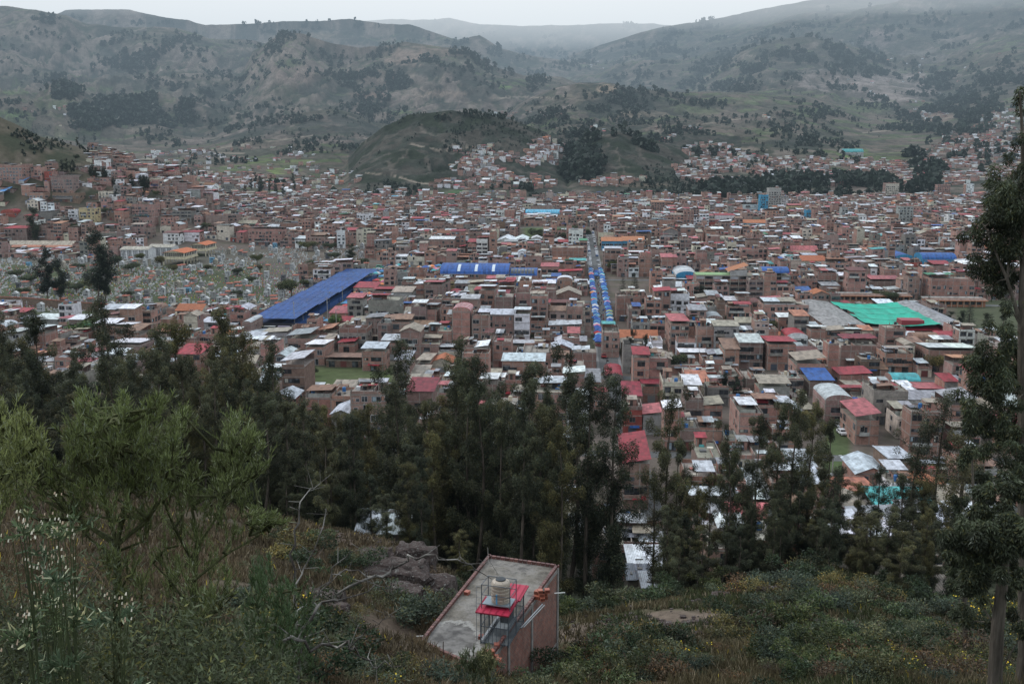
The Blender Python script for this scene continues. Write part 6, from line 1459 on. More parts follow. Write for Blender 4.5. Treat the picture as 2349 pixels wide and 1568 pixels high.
def build_town_trees():
    random.seed(14)
    E = [eucalypt(22, .25, 3.2, 9000, 100 + i, .5, .16, (.020, .028, .018), .9) for i in range(3)]
    Bq = [broadleaf(7, 4, 3600, 200 + i) for i in range(3)]; Bo = broadleaf(7, 4, 3600, 210, (.075, .07, .03)); Bg = broadleaf(6, 3.5, 4000, 211, (.065, .11, .035)); Fi = [conifer(20, 4.6, 9000, 300 + i) for i in range(2)]
    def at(u, vb, vt, kind, lab, wide=1.0, grp=None):
        h = hit(u, vb, 120) if (vb < 480 or vb > 900) else P(u, vb); y = h[1]; H = HC + y * math.tan(math.atan((CY - vt) / FPX) - PITCH) - h[2]
        pr, H0, nm = {'e': (random.choice(E), 22, 'eucalyptus_tree'), 'b': (random.choice(Bq), 7, 'broadleaf_tree'), 'o': (Bo, 7, 'broadleaf_tree'), 'g': (Bg, 6, 'broadleaf_tree'), 'f': (random.choice(Fi), 20, 'fir_tree')}[kind]
        s = H / H0; put_tree(nm, lab, pr, h[0], y, h[2], s * wide, grp, sz=s)
    for a in ((84, 566, 478, 'e', 'dark rounded tree standing behind the cream ridged barracks', 1.3), (112, 700, 572, 'e', 'left tall dark eucalyptus in front of the cemetery', 1.5), (222, 706, 530, 'e', 'right tall dark eucalyptus in the cemetery, open at its foot', 1.35), (140, 700, 600, 'e', 'shorter dark eucalyptus leaning against the left tall one', 1.4), (240, 705, 575, 'e', 'broken-crowned eucalyptus right of the tall cemetery pair', 1.2),
              (272, 612, 586, 'b', 'dark bushy tree in front of the white niche blocks', 1.3), (326, 600, 580, 'b', 'palm-like bushy tree beside the white niche blocks', 1.2), (372, 614, 586, 'o', 'olive brown tree touching the cream niche hall', 1.1), (397, 628, 606, 'o', 'small brownish tree in front of the cream niche hall', 1.1), (478, 626, 606, 'o', 'small brownish tree right of the cream niche hall', 1.1), (598, 625, 607, 'o', 'brownish round tree on the right side of the cemetery', 1.3),
              (669, 682, 640, 'b', 'big dark round tree touching the blue market roof', 1.25), (806, 604, 560, 'e', 'dark spreading tree at the far end of the cemetery', 2.0), (706, 575, 552, 'b', 'left green tree beyond the cemetery', 2.0), (757, 576, 556, 'b', 'right green tree beyond the cemetery', 1.6), (590, 606, 582, 'b', 'dark tree among the upper tombs', 1.2), (40, 640, 618, 'b', 'dark tree at the left edge of the cemetery', 1.8),
              (770, 755, 724, 'g', 'round-topped bright green tree beside the market umbrellas', 1.0), (838, 755, 732, 'b', 'small dark tree in front of the left grey concrete block', 1.1), (882, 762, 738, 'b', 'left dark spreading tree in front of the wide grey concrete block', 1.6), (915, 762, 738, 'b', 'right dark spreading tree in front of the wide grey concrete block', 1.8),
              (1300, 620, 583, 'f', 'pointed dark fir beside the market street', 1.3), (1240, 605, 566, 'f', 'dark fir behind the right end of the blue vaulted hall', 1.4), (1216, 602, 572, 'f', 'second dark fir behind the right end of the blue vaulted hall', 1.2), (1428, 706, 634, 'f', 'left tall fir of the pair right of the market street', 1.25), (1458, 708, 636, 'f', 'right tall fir of the pair right of the market street', 1.25), (1454, 690, 622, 'f', 'hidden third fir behind the tall pair', 1.0),
              (1410, 625, 596, 'b', 'pale green tree in the yard right of the market street', 1.2), (1446, 622, 588, 'e', 'grey-green tree in front of the blue school', 1.8), (1485, 622, 590, 'b', 'dark tree right of the grey-green school tree', 1.5), (1512, 634, 600, 'b', 'dark tree left of the tall pink-roofed house', 1.2), (1765, 600, 555, 'f', 'dark pine alone in the right half of town', 1.2), (1608, 700, 655, 'e', 'grey round tree behind the white office block', 2.2),
              (1695, 556, 546, 'b', 'far small tree cluster left of the yellow building', 2.0), (1640, 745, 715, 'b', 'green tree among tin sheds right of the white office block', 1.4), (1700, 590, 565, 'b', 'tree left of the dark pine', 1.0), (1855, 640, 605, 'b', 'tree behind the unfinished brick block', 1.6), (2085, 660, 612, 'e', 'left dark tree in front of the right blue vaults', 2.0), (2125, 668, 625, 'e', 'right dark tree in front of the right blue vaults', 2.0),
              (2105, 700, 672, 'f', 'left dark conifer behind the green shade net', 1.4), (2130, 702, 674, 'f', 'right dark conifer behind the green shade net', 1.4), (2050, 695, 670, 'b', 'bushy tree behind the green shade net', 1.5), (2020, 690, 665, 'b', 'bushy tree behind the left part of the green shade net', 1.5), (2222, 752, 692, 'f', 'pointed dark conifer in the grove at the right', 1.5), (2180, 750, 715, 'e', 'left broad tree of the grove at the right', 2.2), (2205, 748, 712, 'e', 'second broad tree of the grove at the right', 2.0), (2262, 760, 718, 'e', 'right broad tree of the grove at the right', 2.4), (2300, 745, 700, 'e', 'tree of the right grove beside the big foreground trunk', 2.0),
              (1450, 850, 758, 'e', 'left slim dark tree in front of the terracotta roofed white house', .75), (1478, 855, 768, 'e', 'right slim dark tree in front of the terracotta roofed white house', .8), (1305, 808, 768, 'e', 'dark narrow tree below the silver roofed long house', 1.0), (1552, 850, 808, 'b', 'green bush tree left of the white corrugated roof', 1.1), (1660, 925, 855, 'e', 'left dark tree in the garden behind the green balconied house', 1.6), (1690, 925, 862, 'e', 'right dark tree in the garden behind the green balconied house', 1.5), (1455, 745, 718, 'b', 'dark tree behind the wedge-shaped brick house', 1.5),
              (1850, 870, 850, 'b', 'bushy tree beside the maroon and tan roof', 1.1), (2010, 850, 828, 'b', 'dark tree left of the turquoise vault', 1.6), (1023, 805, 782, 'f', 'tiny dark cypress in front of the tall striped tower house', .9), (720, 862, 842, 'b', 'small bush tree at the edge of the green field', .9), (1225, 780, 765, 'b', 'low green tree beside the brick house with slit windows', 1.6), (2080, 770, 745, 'b', 'low tree behind the red hall', 1.2),
              (215, 780, 728, 'g', 'bright green leafy tree in the left gap of the forest', 2.0), (255, 790, 740, 'b', 'leafy tree right of the bright green one', 2.0), (1735, 470, 445, 'e', 'dark tree beside the far towers', 2.0), (1600, 660, 640, 'b', 'small tree beside the long school', 1.1)):
        at(*a)
    for (u0, u1, v0, v1, vt, n, kind, lab, grp) in ((420, 830, 590, 690, 17, 12, 'b', 'small dark tree among the tombs on the right side of the cemetery', 'small trees among the tombs, right side'), (0, 400, 620, 690, 22, 10, 'b', 'small dark tree among the tombs on the left side of the cemetery', 'small trees among the tombs, left side'), (1230, 1340, 540, 556, 22, 16, 'b', 'green tree in the park row left of the market street', 'park trees left of the market street'), (140, 350, 395, 440, 28, 24, 'e', 'dark tree on the lower left hill among the brick blocks', 'dark trees on the left hill'), (330, 470, 375, 412, 16, 16, 'e', 'dark tree in the row along the left hill spur', 'tree row along the left hill spur'),
                                    (560, 700, 425, 458, 28, 16, 'e', 'dark tree in the valley gap beyond the left part of town', 'trees in the valley gap'), (150, 220, 325, 350, 20, 5, 'e', 'dark tree on the skyline of the left hill', 'skyline trees of the left hill'), (230, 330, 420, 470, 24, 12, 'e', 'dark tree in the ravine under the left hill', 'ravine trees')):
        for _ in range(n):
            u, v = random.uniform(u0, u1), 0; f = (u - u0) / (u1 - u0); v = v0 + (v1 - v0) * (f if kind == 'e' and u0 in (330, 140) else random.random()); at(u, v, v - vt * random.uniform(.8, 1.2), kind, lab, 1.6 if kind == 'b' else 1.3, grp)
    for i, (s, t) in enumerate(AUTO_GAPS):
        x, y = XY_(s, t)
        if y < 240 or y > 1300: continue
        u, v = UV(x, y, 0)
        if u < 0 or u > 2349 or (u < 1250 and v > 860): continue
        if i % 2 == 0 or y < 600: pr = random.choice(Bq + [Bo]); put_tree('broadleaf_tree', 'bushy tree filling a gap between houses', pr, x, y, hz(x, y), random.uniform(.7, 1.2), 'trees in the gaps between houses')
    # woods on the hills: one mass
    rs = np.random.default_rng(9); PV = []; PC = []
    for (u, v, ru, rv, n, sz) in WOODS:
        for _ in range(int(n * 1.45)):
            r = random.random() ** .6 * 1.55; an = random.uniform(0, 6.28); p = hit(u + ru * r * math.cos(an), v + rv * r * math.sin(an), 600)
            if p is None or p[1] < (1600 if sz > 8 else 700): continue
            if fbm(np.array([p[0] / 110]), np.array([p[1] / 160]), 4, 56)[0] < .40 + .12 * r + .09 * random.random(): continue
            PV.append((p, sz * .8 * random.uniform(.5, 1.25)))
    for _ in range(230):
        u, v = random.uniform(-40, 2349), random.uniform(40, 400)
        c = hit(u, v, 1700)
        if c is None or c[1] < 2300: continue
        m = random.randint(3, 26); line = random.random() < .45; an = random.uniform(-.5, .5); sz = min(26, 8 + c[1] / 420)
        for _ in range(m):
            a = random.gauss(0, 1) * (60 if line else 38); b = random.gauss(0, 1) * (9 if line else 30); x, y = c[0] + a * math.cos(an) - b * math.sin(an), c[1] + a * math.sin(an) + b * math.cos(an); PV.append((np.array([x, y, hz(x, y)]), sz * random.uniform(.5, 1.1)))
    n = len(PV); print('far trees', n)
    base = np.array([a for a, _ in PV]); S = np.array([b for _, b in PV])
    K = 14; d = rs.normal(size=(n, K, 3)); d /= np.linalg.norm(d, axis=2)[..., None]; d *= np.array([.33, .33, .52]); cen = base[:, None] + (d + np.array([0, 0, .5])) * S[:, None, None]
    a = rs.normal(size=(n, K, 3)); a /= np.linalg.norm(a, axis=2)[..., None]; b = np.cross(a, rs.normal(size=(n, K, 3))); b /= np.linalg.norm(b, axis=2)[..., None]; sc = (S[:, None] * .24 * rs.uniform(.6, 1.2, (n, K)))[..., None]
    v = np.stack([cen - a * sc - b * sc, cen + a * sc - b * sc * .7, cen + a * sc + b * sc, cen - a * sc * .6 + b * sc], 2).reshape(-1, 3)
    c = np.array([.018, .027, .019])[None] * rs.uniform(.6, 1.35, n * K)[:, None]
    tag(link('far_woods', mesh_np('far_woods', v, 4, np.arange(len(v)), ['leaf'], None, np.repeat(c, 1, 0))), 'dark patches of woodland scattered over the far hills', 'woods', None, 'stuff')
WOODS = [(1390, 345, 75, 36, 520, 24), (1340, 400, 35, 45, 260, 22), (1500, 340, 50, 14, 130, 20), (1740, 440, 90, 12, 260, 20), (1830, 425, 80, 14, 230, 20), (1990, 425, 90, 12, 260, 22), (2130, 425, 80, 12, 200, 22), (1900, 455, 120, 6, 120, 16), (2130, 360, 40, 35, 220, 26), (2060, 235, 70, 10, 60, 26), (2180, 270, 80, 30, 240, 28), (2230, 235, 120, 40, 260, 30),
 (1850, 130, 130, 34, 330, 34), (1980, 140, 110, 40, 260, 34), (1760, 160, 70, 26, 150, 32), (1680, 150, 80, 20, 110, 32), (1650, 200, 90, 14, 110, 30), (2150, 190, 110, 36, 200, 34), (2060, 60, 150, 40, 90, 34), (1250, 262, 60, 16, 110, 22), (1230, 190, 20, 16, 40, 26), (1430, 225, 60, 14, 60, 20), (1450, 245, 40, 16, 90, 20), (1700, 212, 30, 8, 40, 18), (1450, 195, 30, 6, 30, 18), (1660, 205, 70, 5, 40, 16),
 (250, 268, 70, 18, 240, 30), (330, 235, 60, 26, 200, 30), (200, 285, 40, 12, 80, 28), (145, 205, 32, 20, 110, 30), (285, 140, 24, 40, 110, 30), (190, 100, 20, 10, 30, 30), (135, 45, 40, 8, 50, 26), (240, 100, 40, 8, 40, 26), (340, 55, 50, 4, 30, 24), (400, 100, 60, 20, 60, 28), (340, 140, 50, 16, 60, 30), (420, 240, 60, 26, 130, 26), (440, 280, 50, 16, 60, 26), (530, 240, 50, 14, 60, 24), (300, 160, 60, 30, 80, 28),
 (620, 120, 26, 16, 40, 26), (720, 145, 50, 16, 50, 26), (600, 165, 60, 20, 40, 26), (840, 180, 60, 14, 130, 24), (770, 190, 60, 18, 120, 24), (940, 195, 60, 10, 150, 22), (990, 150, 22, 22, 60, 24), (870, 225, 30, 20, 40, 22), (850, 255, 16, 14, 20, 24), (780, 240, 50, 20, 40, 22), (650, 76, 36, 4, 40, 20), (930, 97, 20, 4, 14, 20), (780, 62, 60, 8, 50, 26), (560, 62, 60, 8, 40, 26), (1060, 110, 30, 12, 50, 28), (1150, 110, 60, 14, 60, 30), (1240, 130, 80, 24, 120, 32), (1100, 150, 40, 14, 40, 30),
 (1350, 140, 100, 14, 90, 32), (1500, 130, 120, 20, 90, 32), (1480, 175, 80, 14, 80, 30), (700, 445, 60, 8, 90, 16), (620, 440, 60, 10, 90, 16), (480, 370, 60, 14, 30, 14), (900, 430, 130, 20, 160, 9), (1000, 395, 120, 40, 120, 8), (1180, 430, 110, 12, 160, 12), (120, 335, 170, 44, 420, 4), (60, 310, 100, 30, 200, 3), (940, 320, 120, 50, 420, 6), (1150, 300, 120, 30, 160, 6), (1480, 400, 120, 40, 260, 7), (1800, 280, 260, 50, 300, 9), (700, 330, 240, 50, 260, 9), (1300, 250, 200, 40, 200, 10), (1560, 430, 80, 12, 60, 10), (1880, 330, 70, 16, 60, 16), (1800, 390, 140, 24, 60, 14), (2000, 415, 120, 14, 60, 16), (2260, 380, 120, 40, 90, 20), (60, 410, 80, 30, 30, 16), (2300, 180, 120, 80, 160, 32), (1060, 452, 300, 5, 150, 10), (1700, 452, 220, 5, 120, 12)]
# ------------------------------------------------------------------ eucalyptus wood on the slope
ENV_U = [-200, 0, 60, 150, 220, 300, 370, 440, 500, 550, 600, 660, 720, 780, 840, 890, 925, 960, 1010, 1060, 1110, 1160, 1210, 1260, 1290, 1330, 1380, 1420, 1450]
ENV_V = [700, 720, 740, 800, 770, 745, 790, 760, 800, 740, 790, 840, 880, 920, 930, 880, 800, 900, 900, 830, 850, 900, 850, 900, 850, 870, 890, 950, 1200]
def build_forest():
    random.seed(33)
    PR = [eucalypt(26, .10 + .05 * (i % 3), 2.7 + .3 * (i % 2), 34000, 400 + i, .25, .07, (.054, .060, .033), .58) for i in range(7)]
    TH = [eucalypt(22, .35, 2.4, 13000, 420 + i, .22, .065, (.048, .052, .03), clumpy=.35) for i in range(2)]
    PUT = []
    def tree(u, y, vt, lab, grp=None, thin=False, wide=1.0, rz=None):
        x = q_of(u, 25, y) * y; z = hz(x, y) - .3; top = HC + y * math.tan(math.atan((CY - vt) / FPX) - PITCH); H = top - z
        pr = random.choice(TH if thin else PR); s = H / (22 if thin else 26); w = max(.62, min(1.15, s)) * wide
        o = put_tree('eucalyptus_tree', lab, pr, x, y, z, w, grp, sz=s); PUT.append((x, y)); return o
    named = [(38, 100, 672, 'tall eucalyptus reaching above the cemetery wall, leftmost'), (143, 104, 722, 'narrow eucalyptus top left of the grey house with the white roof'), (292, 108, 690, 'tall eucalyptus with a broken double crown below the cemetery'), (405, 106, 765, 'eucalyptus left of the bare concrete roof with rebar'), (446, 110, 742, 'broad eucalyptus in front of the grey shed-roofed house'), (540, 112, 722, 'tall pointed eucalyptus left of the blue market roof'),
             (590, 104, 762, 'eucalyptus with a pale crown in front of the sheet-clad house'), (652, 110, 802, 'eucalyptus left of the green field'), (925, 112, 782, 'lone tall eucalyptus with a bare lower trunk in front of the brown barn'), (1058, 104, 796, 'left half of the dense eucalyptus pair in the middle'), (1098, 106, 826, 'right half of the dense eucalyptus pair in the middle'), (1205, 108, 842, 'eucalyptus in front of the broad silver roof'), (1250, 112, 870, 'shorter eucalyptus behind the broad middle one'),
             (1296, 96, 828, 'tall slim eucalyptus left of the round red vault'), (1338, 92, 862, 'eucalyptus whose foot stands beside the flat-roofed house'), (1402, 90, 868, 'tall eucalyptus in front of the crimson fronted house')]
    for u, y, vt, lab in named: tree(u, y, vt, lab)
    tries = 0
    while len(PUT) < 235 and tries < 4000:
        tries += 1
        u = random.uniform(-160, 1290); y = random.uniform(82, 158)
        e = np.interp(u, ENV_U, ENV_V)
        if u > 860 and random.random() < .35: continue
        x = q_of(u, 25, y) * y
        if any((x - a) ** 2 + (y - b) ** 2 < 5.0 for a, b in PUT): continue
        z = hz(x, y); vt = e + random.uniform(20, 190) * (1 if u < 850 else .8)
        top = HC + y * math.tan(math.atan((CY - vt) / FPX) - PITCH)
        if top - z > 31 or top - z < 9: continue
        tree(u, y, vt, 'eucalyptus packed in the dark wood on the left slope' if u < 860 else 'eucalyptus in the open wood behind the flat-roofed house', 'eucalyptus of the left wood' if u < 860 else 'eucalyptus behind the flat-roofed house')
    right = [(1520, 92, 905, 0), (1545, 96, 1010, 0), (1640, 90, 985, 0), (1665, 98, 1040, 0), (1720, 94, 960, 0), (1700, 90, 1060, 0), (1768, 96, 930, 0), (1800, 92, 905, 0), (1838, 95, 925, 0), (1870, 98, 965, 0), (1610, 94, 1090, 0), (1580, 90, 1130, 0), (1560, 88, 1180, 0),
             (1900, 92, 1080, 0), (1945, 95, 1110, 0), (1985, 92, 1080, 0), (2030, 90, 1090, 0), (2060, 96, 1130, 0), (2085, 90, 1105, 0), (1750, 88, 1130, 0), (1820, 90, 1100, 0), (1870, 88, 1170, 0), (1690, 87, 1170, 0), (2112, 92, 905, 1), (2172, 88, 930, 1), (2075, 94, 985, 1), (2160, 84, 1060, 1), (1490, 95, 1080, 1), (1960, 86, 1180, 0), (2010, 84, 1160, 0), (2100, 82, 1200, 0)]
    names = {1520: 'tall eucalyptus with a bare white stem right of the long red roof', 1720: 'eucalyptus below the green balconied house', 1800: 'leaning full-crowned eucalyptus in front of the cream house', 2112: 'thin high-tufted eucalyptus in front of the white walled house', 2172: 'thin eucalyptus with a forked stem left of the big right-hand tree', 2075: 'thin spindly eucalyptus left of the high-tufted one'}
    for u, y, vt, th in right: tree(u, y, vt, names.get(u, 'eucalyptus in the right-hand wood below the town'), None if u in names else 'eucalyptus of the right-hand wood', bool(th), .92 if not th else 1.1)
    # saplings and undergrowth trees along the edge
    random.seed(35)
    for i in range(46):
        u = random.choice([random.uniform(1450, 2200), random.uniform(0, 1250)]); y = random.uniform(76, 90); x = q_of(u, 40, y) * y; z = hz(x, y)
        o = put_tree('eucalyptus_sapling', 'young eucalyptus at the edge of the %s wood' % ('left' if u < 1300 else 'right-hand'), PR[i % 5], x, y, z - .2, random.uniform(.35, .5), 'young eucalyptus at the edge of the %s wood' % ('left' if u < 1300 else 'right-hand'), 'sapling', random.uniform(.18, .38))
def clump_tree(name, label, y, stems, clumps, nl, L, W, seed, col=(.042, .050, .027), limbs=True):
    """a near tree drawn from the stems and leaf clumps it shows"""
    rs = np.random.default_rng(seed); segs = []
    for pts in stems:
        s = []
        for u, v, r in pts: p = PD(u, v, y); s.append((p[0], p[1], p[2], r))
        if pts[0][1] > 1400:   # run the stem down into the slope
            x, yy, z, r = s[0]; s.insert(0, (x, yy, hz(x, yy) - .6, r * 1.15))
        segs.append(s)
    C = []; R = []
    for u, v, ru, rv in clumps:
        p = PD(u, v, y + rs.uniform(-1.2, 1.2)); k = y / FPX * 1.03; n = max(3, int(ru * rv / 220))
        for i in range(n):
            d = rs.normal(size=3) * .55; c = p + d * np.array([ru * k, ru * k * .8, rv * k]); C.append(c); rr = min(ru, rv) * k * rs.uniform(.10, .30) + .12; R.append((rr * rs.uniform(.8, 1.3), rr * rs.uniform(.8, 1.3), rr * rs.uniform(.8, 1.9)))
            if limbs and rs.random() < .22:
                allp = [(q, s) for s in segs[:len(stems)] for q in s]; q, _ = min(allp, key=lambda t: (t[0][0] - c[0]) ** 2 + (t[0][2] + .8 - c[2]) ** 2); m = [(q[j] + c[j]) / 2 for j in range(3)]; segs.append([(*q[:3], .035), (m[0], m[1], m[2] + .1, .022), (*c, .008)])
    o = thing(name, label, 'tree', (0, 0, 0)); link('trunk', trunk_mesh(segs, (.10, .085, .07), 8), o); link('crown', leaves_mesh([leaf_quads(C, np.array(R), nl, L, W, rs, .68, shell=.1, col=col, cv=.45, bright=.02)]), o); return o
def build_near_trees():
    clump_tree('eucalyptus_tree', 'tall dark eucalyptus cut by the right edge of the photo, highest tree in view', 34, [[(2352, 1500, .26), (2350, 1100, .24), (2347, 760, .19), (2352, 500, .13), (2345, 300, .06), (2340, 210, .02)], [(2347, 760, .10), (2310, 640, .05), (2260, 520, .03)], [(2350, 900, .08), (2290, 840, .04)]],
        [(2342, 240, 12, 40), (2340, 330, 16, 40), (2330, 420, 34, 30), (2300, 400, 40, 26), (2280, 460, 52, 42), (2262, 530, 44, 44), (2300, 540, 50, 60), (2330, 480, 40, 60), (2285, 600, 34, 40), (2320, 640, 44, 40), (2345, 560, 30, 70), (2300, 655, 40, 22), (2335, 700, 30, 22), (2340, 790, 34, 40), (2290, 800, 40, 36), (2262, 850, 42, 48), (2240, 920, 36, 50), (2285, 900, 50, 60), (2330, 880, 40, 70), (2270, 970, 44, 40), (2320, 990, 40, 50), (2290, 1040, 40, 36), (2340, 1080, 30, 60), (2300, 745, 30, 14)], 60000, .16, .034, 51)
    clump_tree('eucalyptus_tree', 'dark eucalyptus with a leaning bare lower trunk at the right edge', 30, [[(2282, 1568, .24), (2288, 1440, .21), (2300, 1330, .18), (2308, 1230, .14), (2300, 1120, .08)], [(2300, 1330, .06), (2240, 1270, .04), (2200, 1230, .02)]],
        [(2310, 1120, 44, 40), (2270, 1180, 50, 40), (2230, 1230, 54, 40), (2300, 1230, 50, 60), (2210, 1290, 40, 30), (2250, 1310, 50, 40), (2335, 1300, 30, 60), (2230, 1360, 40, 26), (2330, 1190, 30, 60), (2300, 1370, 34, 30), (2190, 1250, 22, 18), (2255, 1420, 34, 24), (2340, 1430, 18, 50)], 42000, .16, .036, 52)
    clump_tree('eucalyptus_tree', 'slim eucalyptus behind the two right-edge trees, seen between them', 52, [[(2215, 1500, .16), (2212, 1350, .13), (2235, 1200, .1), (2230, 1050, .05)]],
        [(2225, 1040, 26, 34), (2245, 1110, 32, 40), (2205, 1150, 20, 20), (2230, 1200, 34, 40), (2200, 1330, 26, 20), (2215, 1400, 24, 24)], 14000, .2, .05, 53)
# ------------------------------------------------------------------ foreground plants
def needles(P0, D0, n, L, W, rs, col, spread=.4):
    """n slim needles along the twigs P0 (start), D0 (vector)"""
    P0 = np.array(P0); D0 = np.array(D0); ln = np.linalg.norm(D0, axis=1); k = rs.choice(len(P0), n, p=ln / ln.sum()); t = rs.random(n)[:, None]
    p = P0[k] + D0[k] * t; d = D0[k] / ln[k][:, None]; ax = d * 1.0 + rs.normal(size=(n, 3)) * spread + np.array([0, 0, .35]); ax /= np.linalg.norm(ax, axis=1)[:, None]
    sd = np.cross(ax, rs.normal(size=(n, 3))); sd /= np.linalg.norm(sd, axis=1)[:, None]; l = L * rs.uniform(.5, 1.3, n)[:, None]; w = W * rs.uniform(.7, 1.3, n)[:, None]
    v = np.stack([p - sd * w * .5, p + sd * w * .5, p + ax * l + sd * w * .25, p + ax * l - sd * w * .25], 1).reshape(-1, 3)
    c = np.array(col)[None] * rs.uniform(.5, 1.5, n)[:, None]; h = rs.random(n) < .1; c[h] = np.array([.34, .36, .24]) * rs.uniform(.7, 1.3, h.sum())[:, None]; return v, c
def broom(label, y, stems, tufts, nn, seed, col=(.20, .225, .075), name='broom_shrub', L=.028, W=.0030, spires=()):
    """stems: polylines in the frame; tufts: (u, v, lean, size) fans of upright twigs"""
    rs = np.random.default_rng(seed); segs = []; P0 = []; D0 = []; k = y / FPX
    for pts in stems:
        s = []
        for i, (u, v, r) in enumerate(pts): p = PD(u, v, y + rs.uniform(-.1, .1)); s.append((*p, r * .68))
        if pts[0][1] >= 1560: x, yy, z, r = s[0]; s.insert(0, (x, yy, hz(x, yy) - .1, r))
        segs.append(s)
    roots = [q for s in segs for q in s]; tufts = list(tufts)
    for (u0, v0, u1, v1) in spires:
        n = max(3, int(math.hypot(u1 - u0, v1 - v0) / 13))
        for i in range(n): f = i / (n - 1); tufts.append((u0 + (u1 - u0) * f + rs.normal() * 5, v0 + (v1 + 22 - v0) * f, (u1 - u0) / max(20, v0 - v1) * .9, 46 - 20 * f))
    for u, v, lean, size in tufts:
        c = PD(u, v, y + rs.uniform(-.35, .35)); q = min(roots, key=lambda t: (t[0] - c[0]) ** 2 + (t[2] - c[2]) ** 2 + (0 if t[2] < c[2] else 1)); segs.append([(*q[:3], .010), (*((np.array(q[:3]) + c) / 2 + rs.normal(size=3) * .03), .008), (*c, .005)])
        for i in range(int(4 + size / 11)):
            d = np.array([lean * .8 + rs.normal() * .38, rs.normal() * .38, 1.1 + rs.random() * .8]); d /= np.linalg.norm(d); l = size * k * rs.uniform(.5, 1.15); st = c + rs.normal(size=3) * size * k * .22; P0.append(st); D0.append(d * l); e = st + d * l; segs.append([(*st, .0026), (*e, .001)])
            for j in range(5): f = rs.uniform(.1, .8); dd = d + rs.normal(size=3) * .42; dd /= np.linalg.norm(dd); P0.append(st + d * l * f); D0.append(dd * l * rs.uniform(.2, .5))
        P0.append(np.array(q[:3])); D0.append(c - np.array(q[:3]))
    # twigs hugging the stems
    for s in segs[:len(stems)]:
        for a, b in zip(s[:-1], s[1:]):
            A, B = np.array(a[:3]), np.array(b[:3])
            for i in range(int(np.linalg.norm(B - A) / .055)):
                t = rs.random(); d = rs.normal(size=3) * .6 + np.array([0, 0, .9]); d /= np.linalg.norm(d); P0.append(A + (B - A) * t); D0.append(d * rs.uniform(.06, .22))
    o = thing(name, label, 'shrub', (0, 0, 0)); link('stem', trunk_mesh(segs, (.07, .075, .035), 5, 'stem'), o); link('foliage', leaves_mesh([needles(P0, D0, nn, L, W, rs, col)], 'foliage'), o); return o
def build_foreground_plants():
    broom('large green broom bush with a flat feathery crown in the left foreground', 4.6, [[(268, 1568, .035), (266, 1440, .03), (270, 1300, .028), (268, 1240, .022)], [(268, 1250, .02), (180, 1190, .014), (90, 1120, .01), (30, 1050, .006)], [(268, 1245, .018), (230, 1120, .012), (215, 1020, .007)], [(268, 1245, .02), (300, 1120, .012), (330, 1040, .006)], [(268, 1250, .018), (340, 1190, .012), (400, 1100, .006)], [(300, 1120, .01), (270, 1030, .006), (260, 960, .004)]],
        [(40, 1110, -.3, 60), (85, 1140, -.2, 60), (130, 1150, -.2, 70), (170, 1170, 0, 70), (210, 1180, 0, 80), (250, 1190, 0, 80), (300, 1190, 0, 80), (340, 1190, .1, 70), (120, 1210, -.2, 60), (70, 1180, -.3, 60), (200, 1230, 0, 60), (330, 1240, .2, 60), (260, 1140, 0, 80), (220, 1120, -.1, 80), (180, 1130, -.1, 70), (300, 1130, .1, 80), (250, 1060, 0, 80), (215, 1050, -.3, 70), (195, 1010, -.5, 55), (210, 960, -.6, 50), (185, 1060, 0, 50), (290, 1060, .2, 80), (320, 1040, .4, 70), (345, 980, .6, 60), (280, 1000, .1, 70), (260, 990, 0, 60), (310, 1000, .3, 50), (360, 1100, .4, 60), (385, 1080, .5, 50), (150, 1110, 0, 50), (180, 1000, -.1, 60), (360, 1150, .2, 60), (90, 1090, 0, 50)] + [(random.uniform(190, 350), random.uniform(1260, 1560), random.uniform(-.4, .4), 55) for _ in range(8)], 30000, 61, spires=((240, 1060, 191, 892), (262, 1050, 288, 901), (285, 1010, 369, 903), (180, 1080, 170, 984), (330, 1090, 400, 1000), (130, 1130, 110, 1040), (230, 1040, 235, 950)))
    broom('right broom bush with a dark straight stem and long spreading arms in the left foreground', 4.9, [[(432, 1568, .035), (436, 1440, .03), (446, 1330, .025), (452, 1240, .018), (440, 1160, .01), (436, 1100, .006)], [(450, 1260, .015), (500, 1180, .01), (540, 1100, .006), (552, 1040, .004)], [(448, 1300, .015), (400, 1210, .01), (375, 1150, .007), (380, 1060, .004)], [(446, 1330, .012), (520, 1270, .009), (590, 1230, .006), (620, 1210, .004)], [(440, 1400, .01), (390, 1330, .008), (350, 1290, .005)], [(438, 1450, .01), (500, 1400, .008), (540, 1360, .005)]],
        [(400, 1120, -.2, 60), (385, 1080, .2, 60), (395, 1020, .5, 60), (415, 980, .7, 50), (372, 1130, -.2, 60), (430, 1130, .1, 60), (520, 1090, .3, 60), (545, 1050, .3, 60), (552, 1000, .2, 60), (575, 1030, .5, 60), (595, 1060, .6, 50), (510, 1130, 0, 50), (470, 1180, 0, 60), (420, 1180, -.1, 60), (500, 1200, .1, 60), (560, 1170, .1, 60), (590, 1200, .3, 40), (530, 1240, .2, 50), (460, 1260, 0, 60), (410, 1250, -.2, 60), (480, 1310, .2, 60), (430, 1330, -.1, 60), (400, 1370, -.3, 60), (480, 1390, .3, 60), (520, 1350, .3, 60), (380, 1300, -.3, 50), (450, 1440, 0, 60), (410, 1480, -.2, 60), (480, 1480, .2, 60), (440, 1530, 0, 60), (500, 1540, .3, 60), (570, 1110, .4, 40)] + [(random.uniform(370, 520), random.uniform(1300, 1560), random.uniform(-.4, .4), 55) for _ in range(6)], 27000, 62, (.16, .19, .07), spires=((370, 1080, 426, 935), (500, 1120, 535, 949), (530, 1090, 578, 984), (520, 1130, 585, 1062), (440, 1150, 450, 1060), (560, 1200, 640, 1180)))
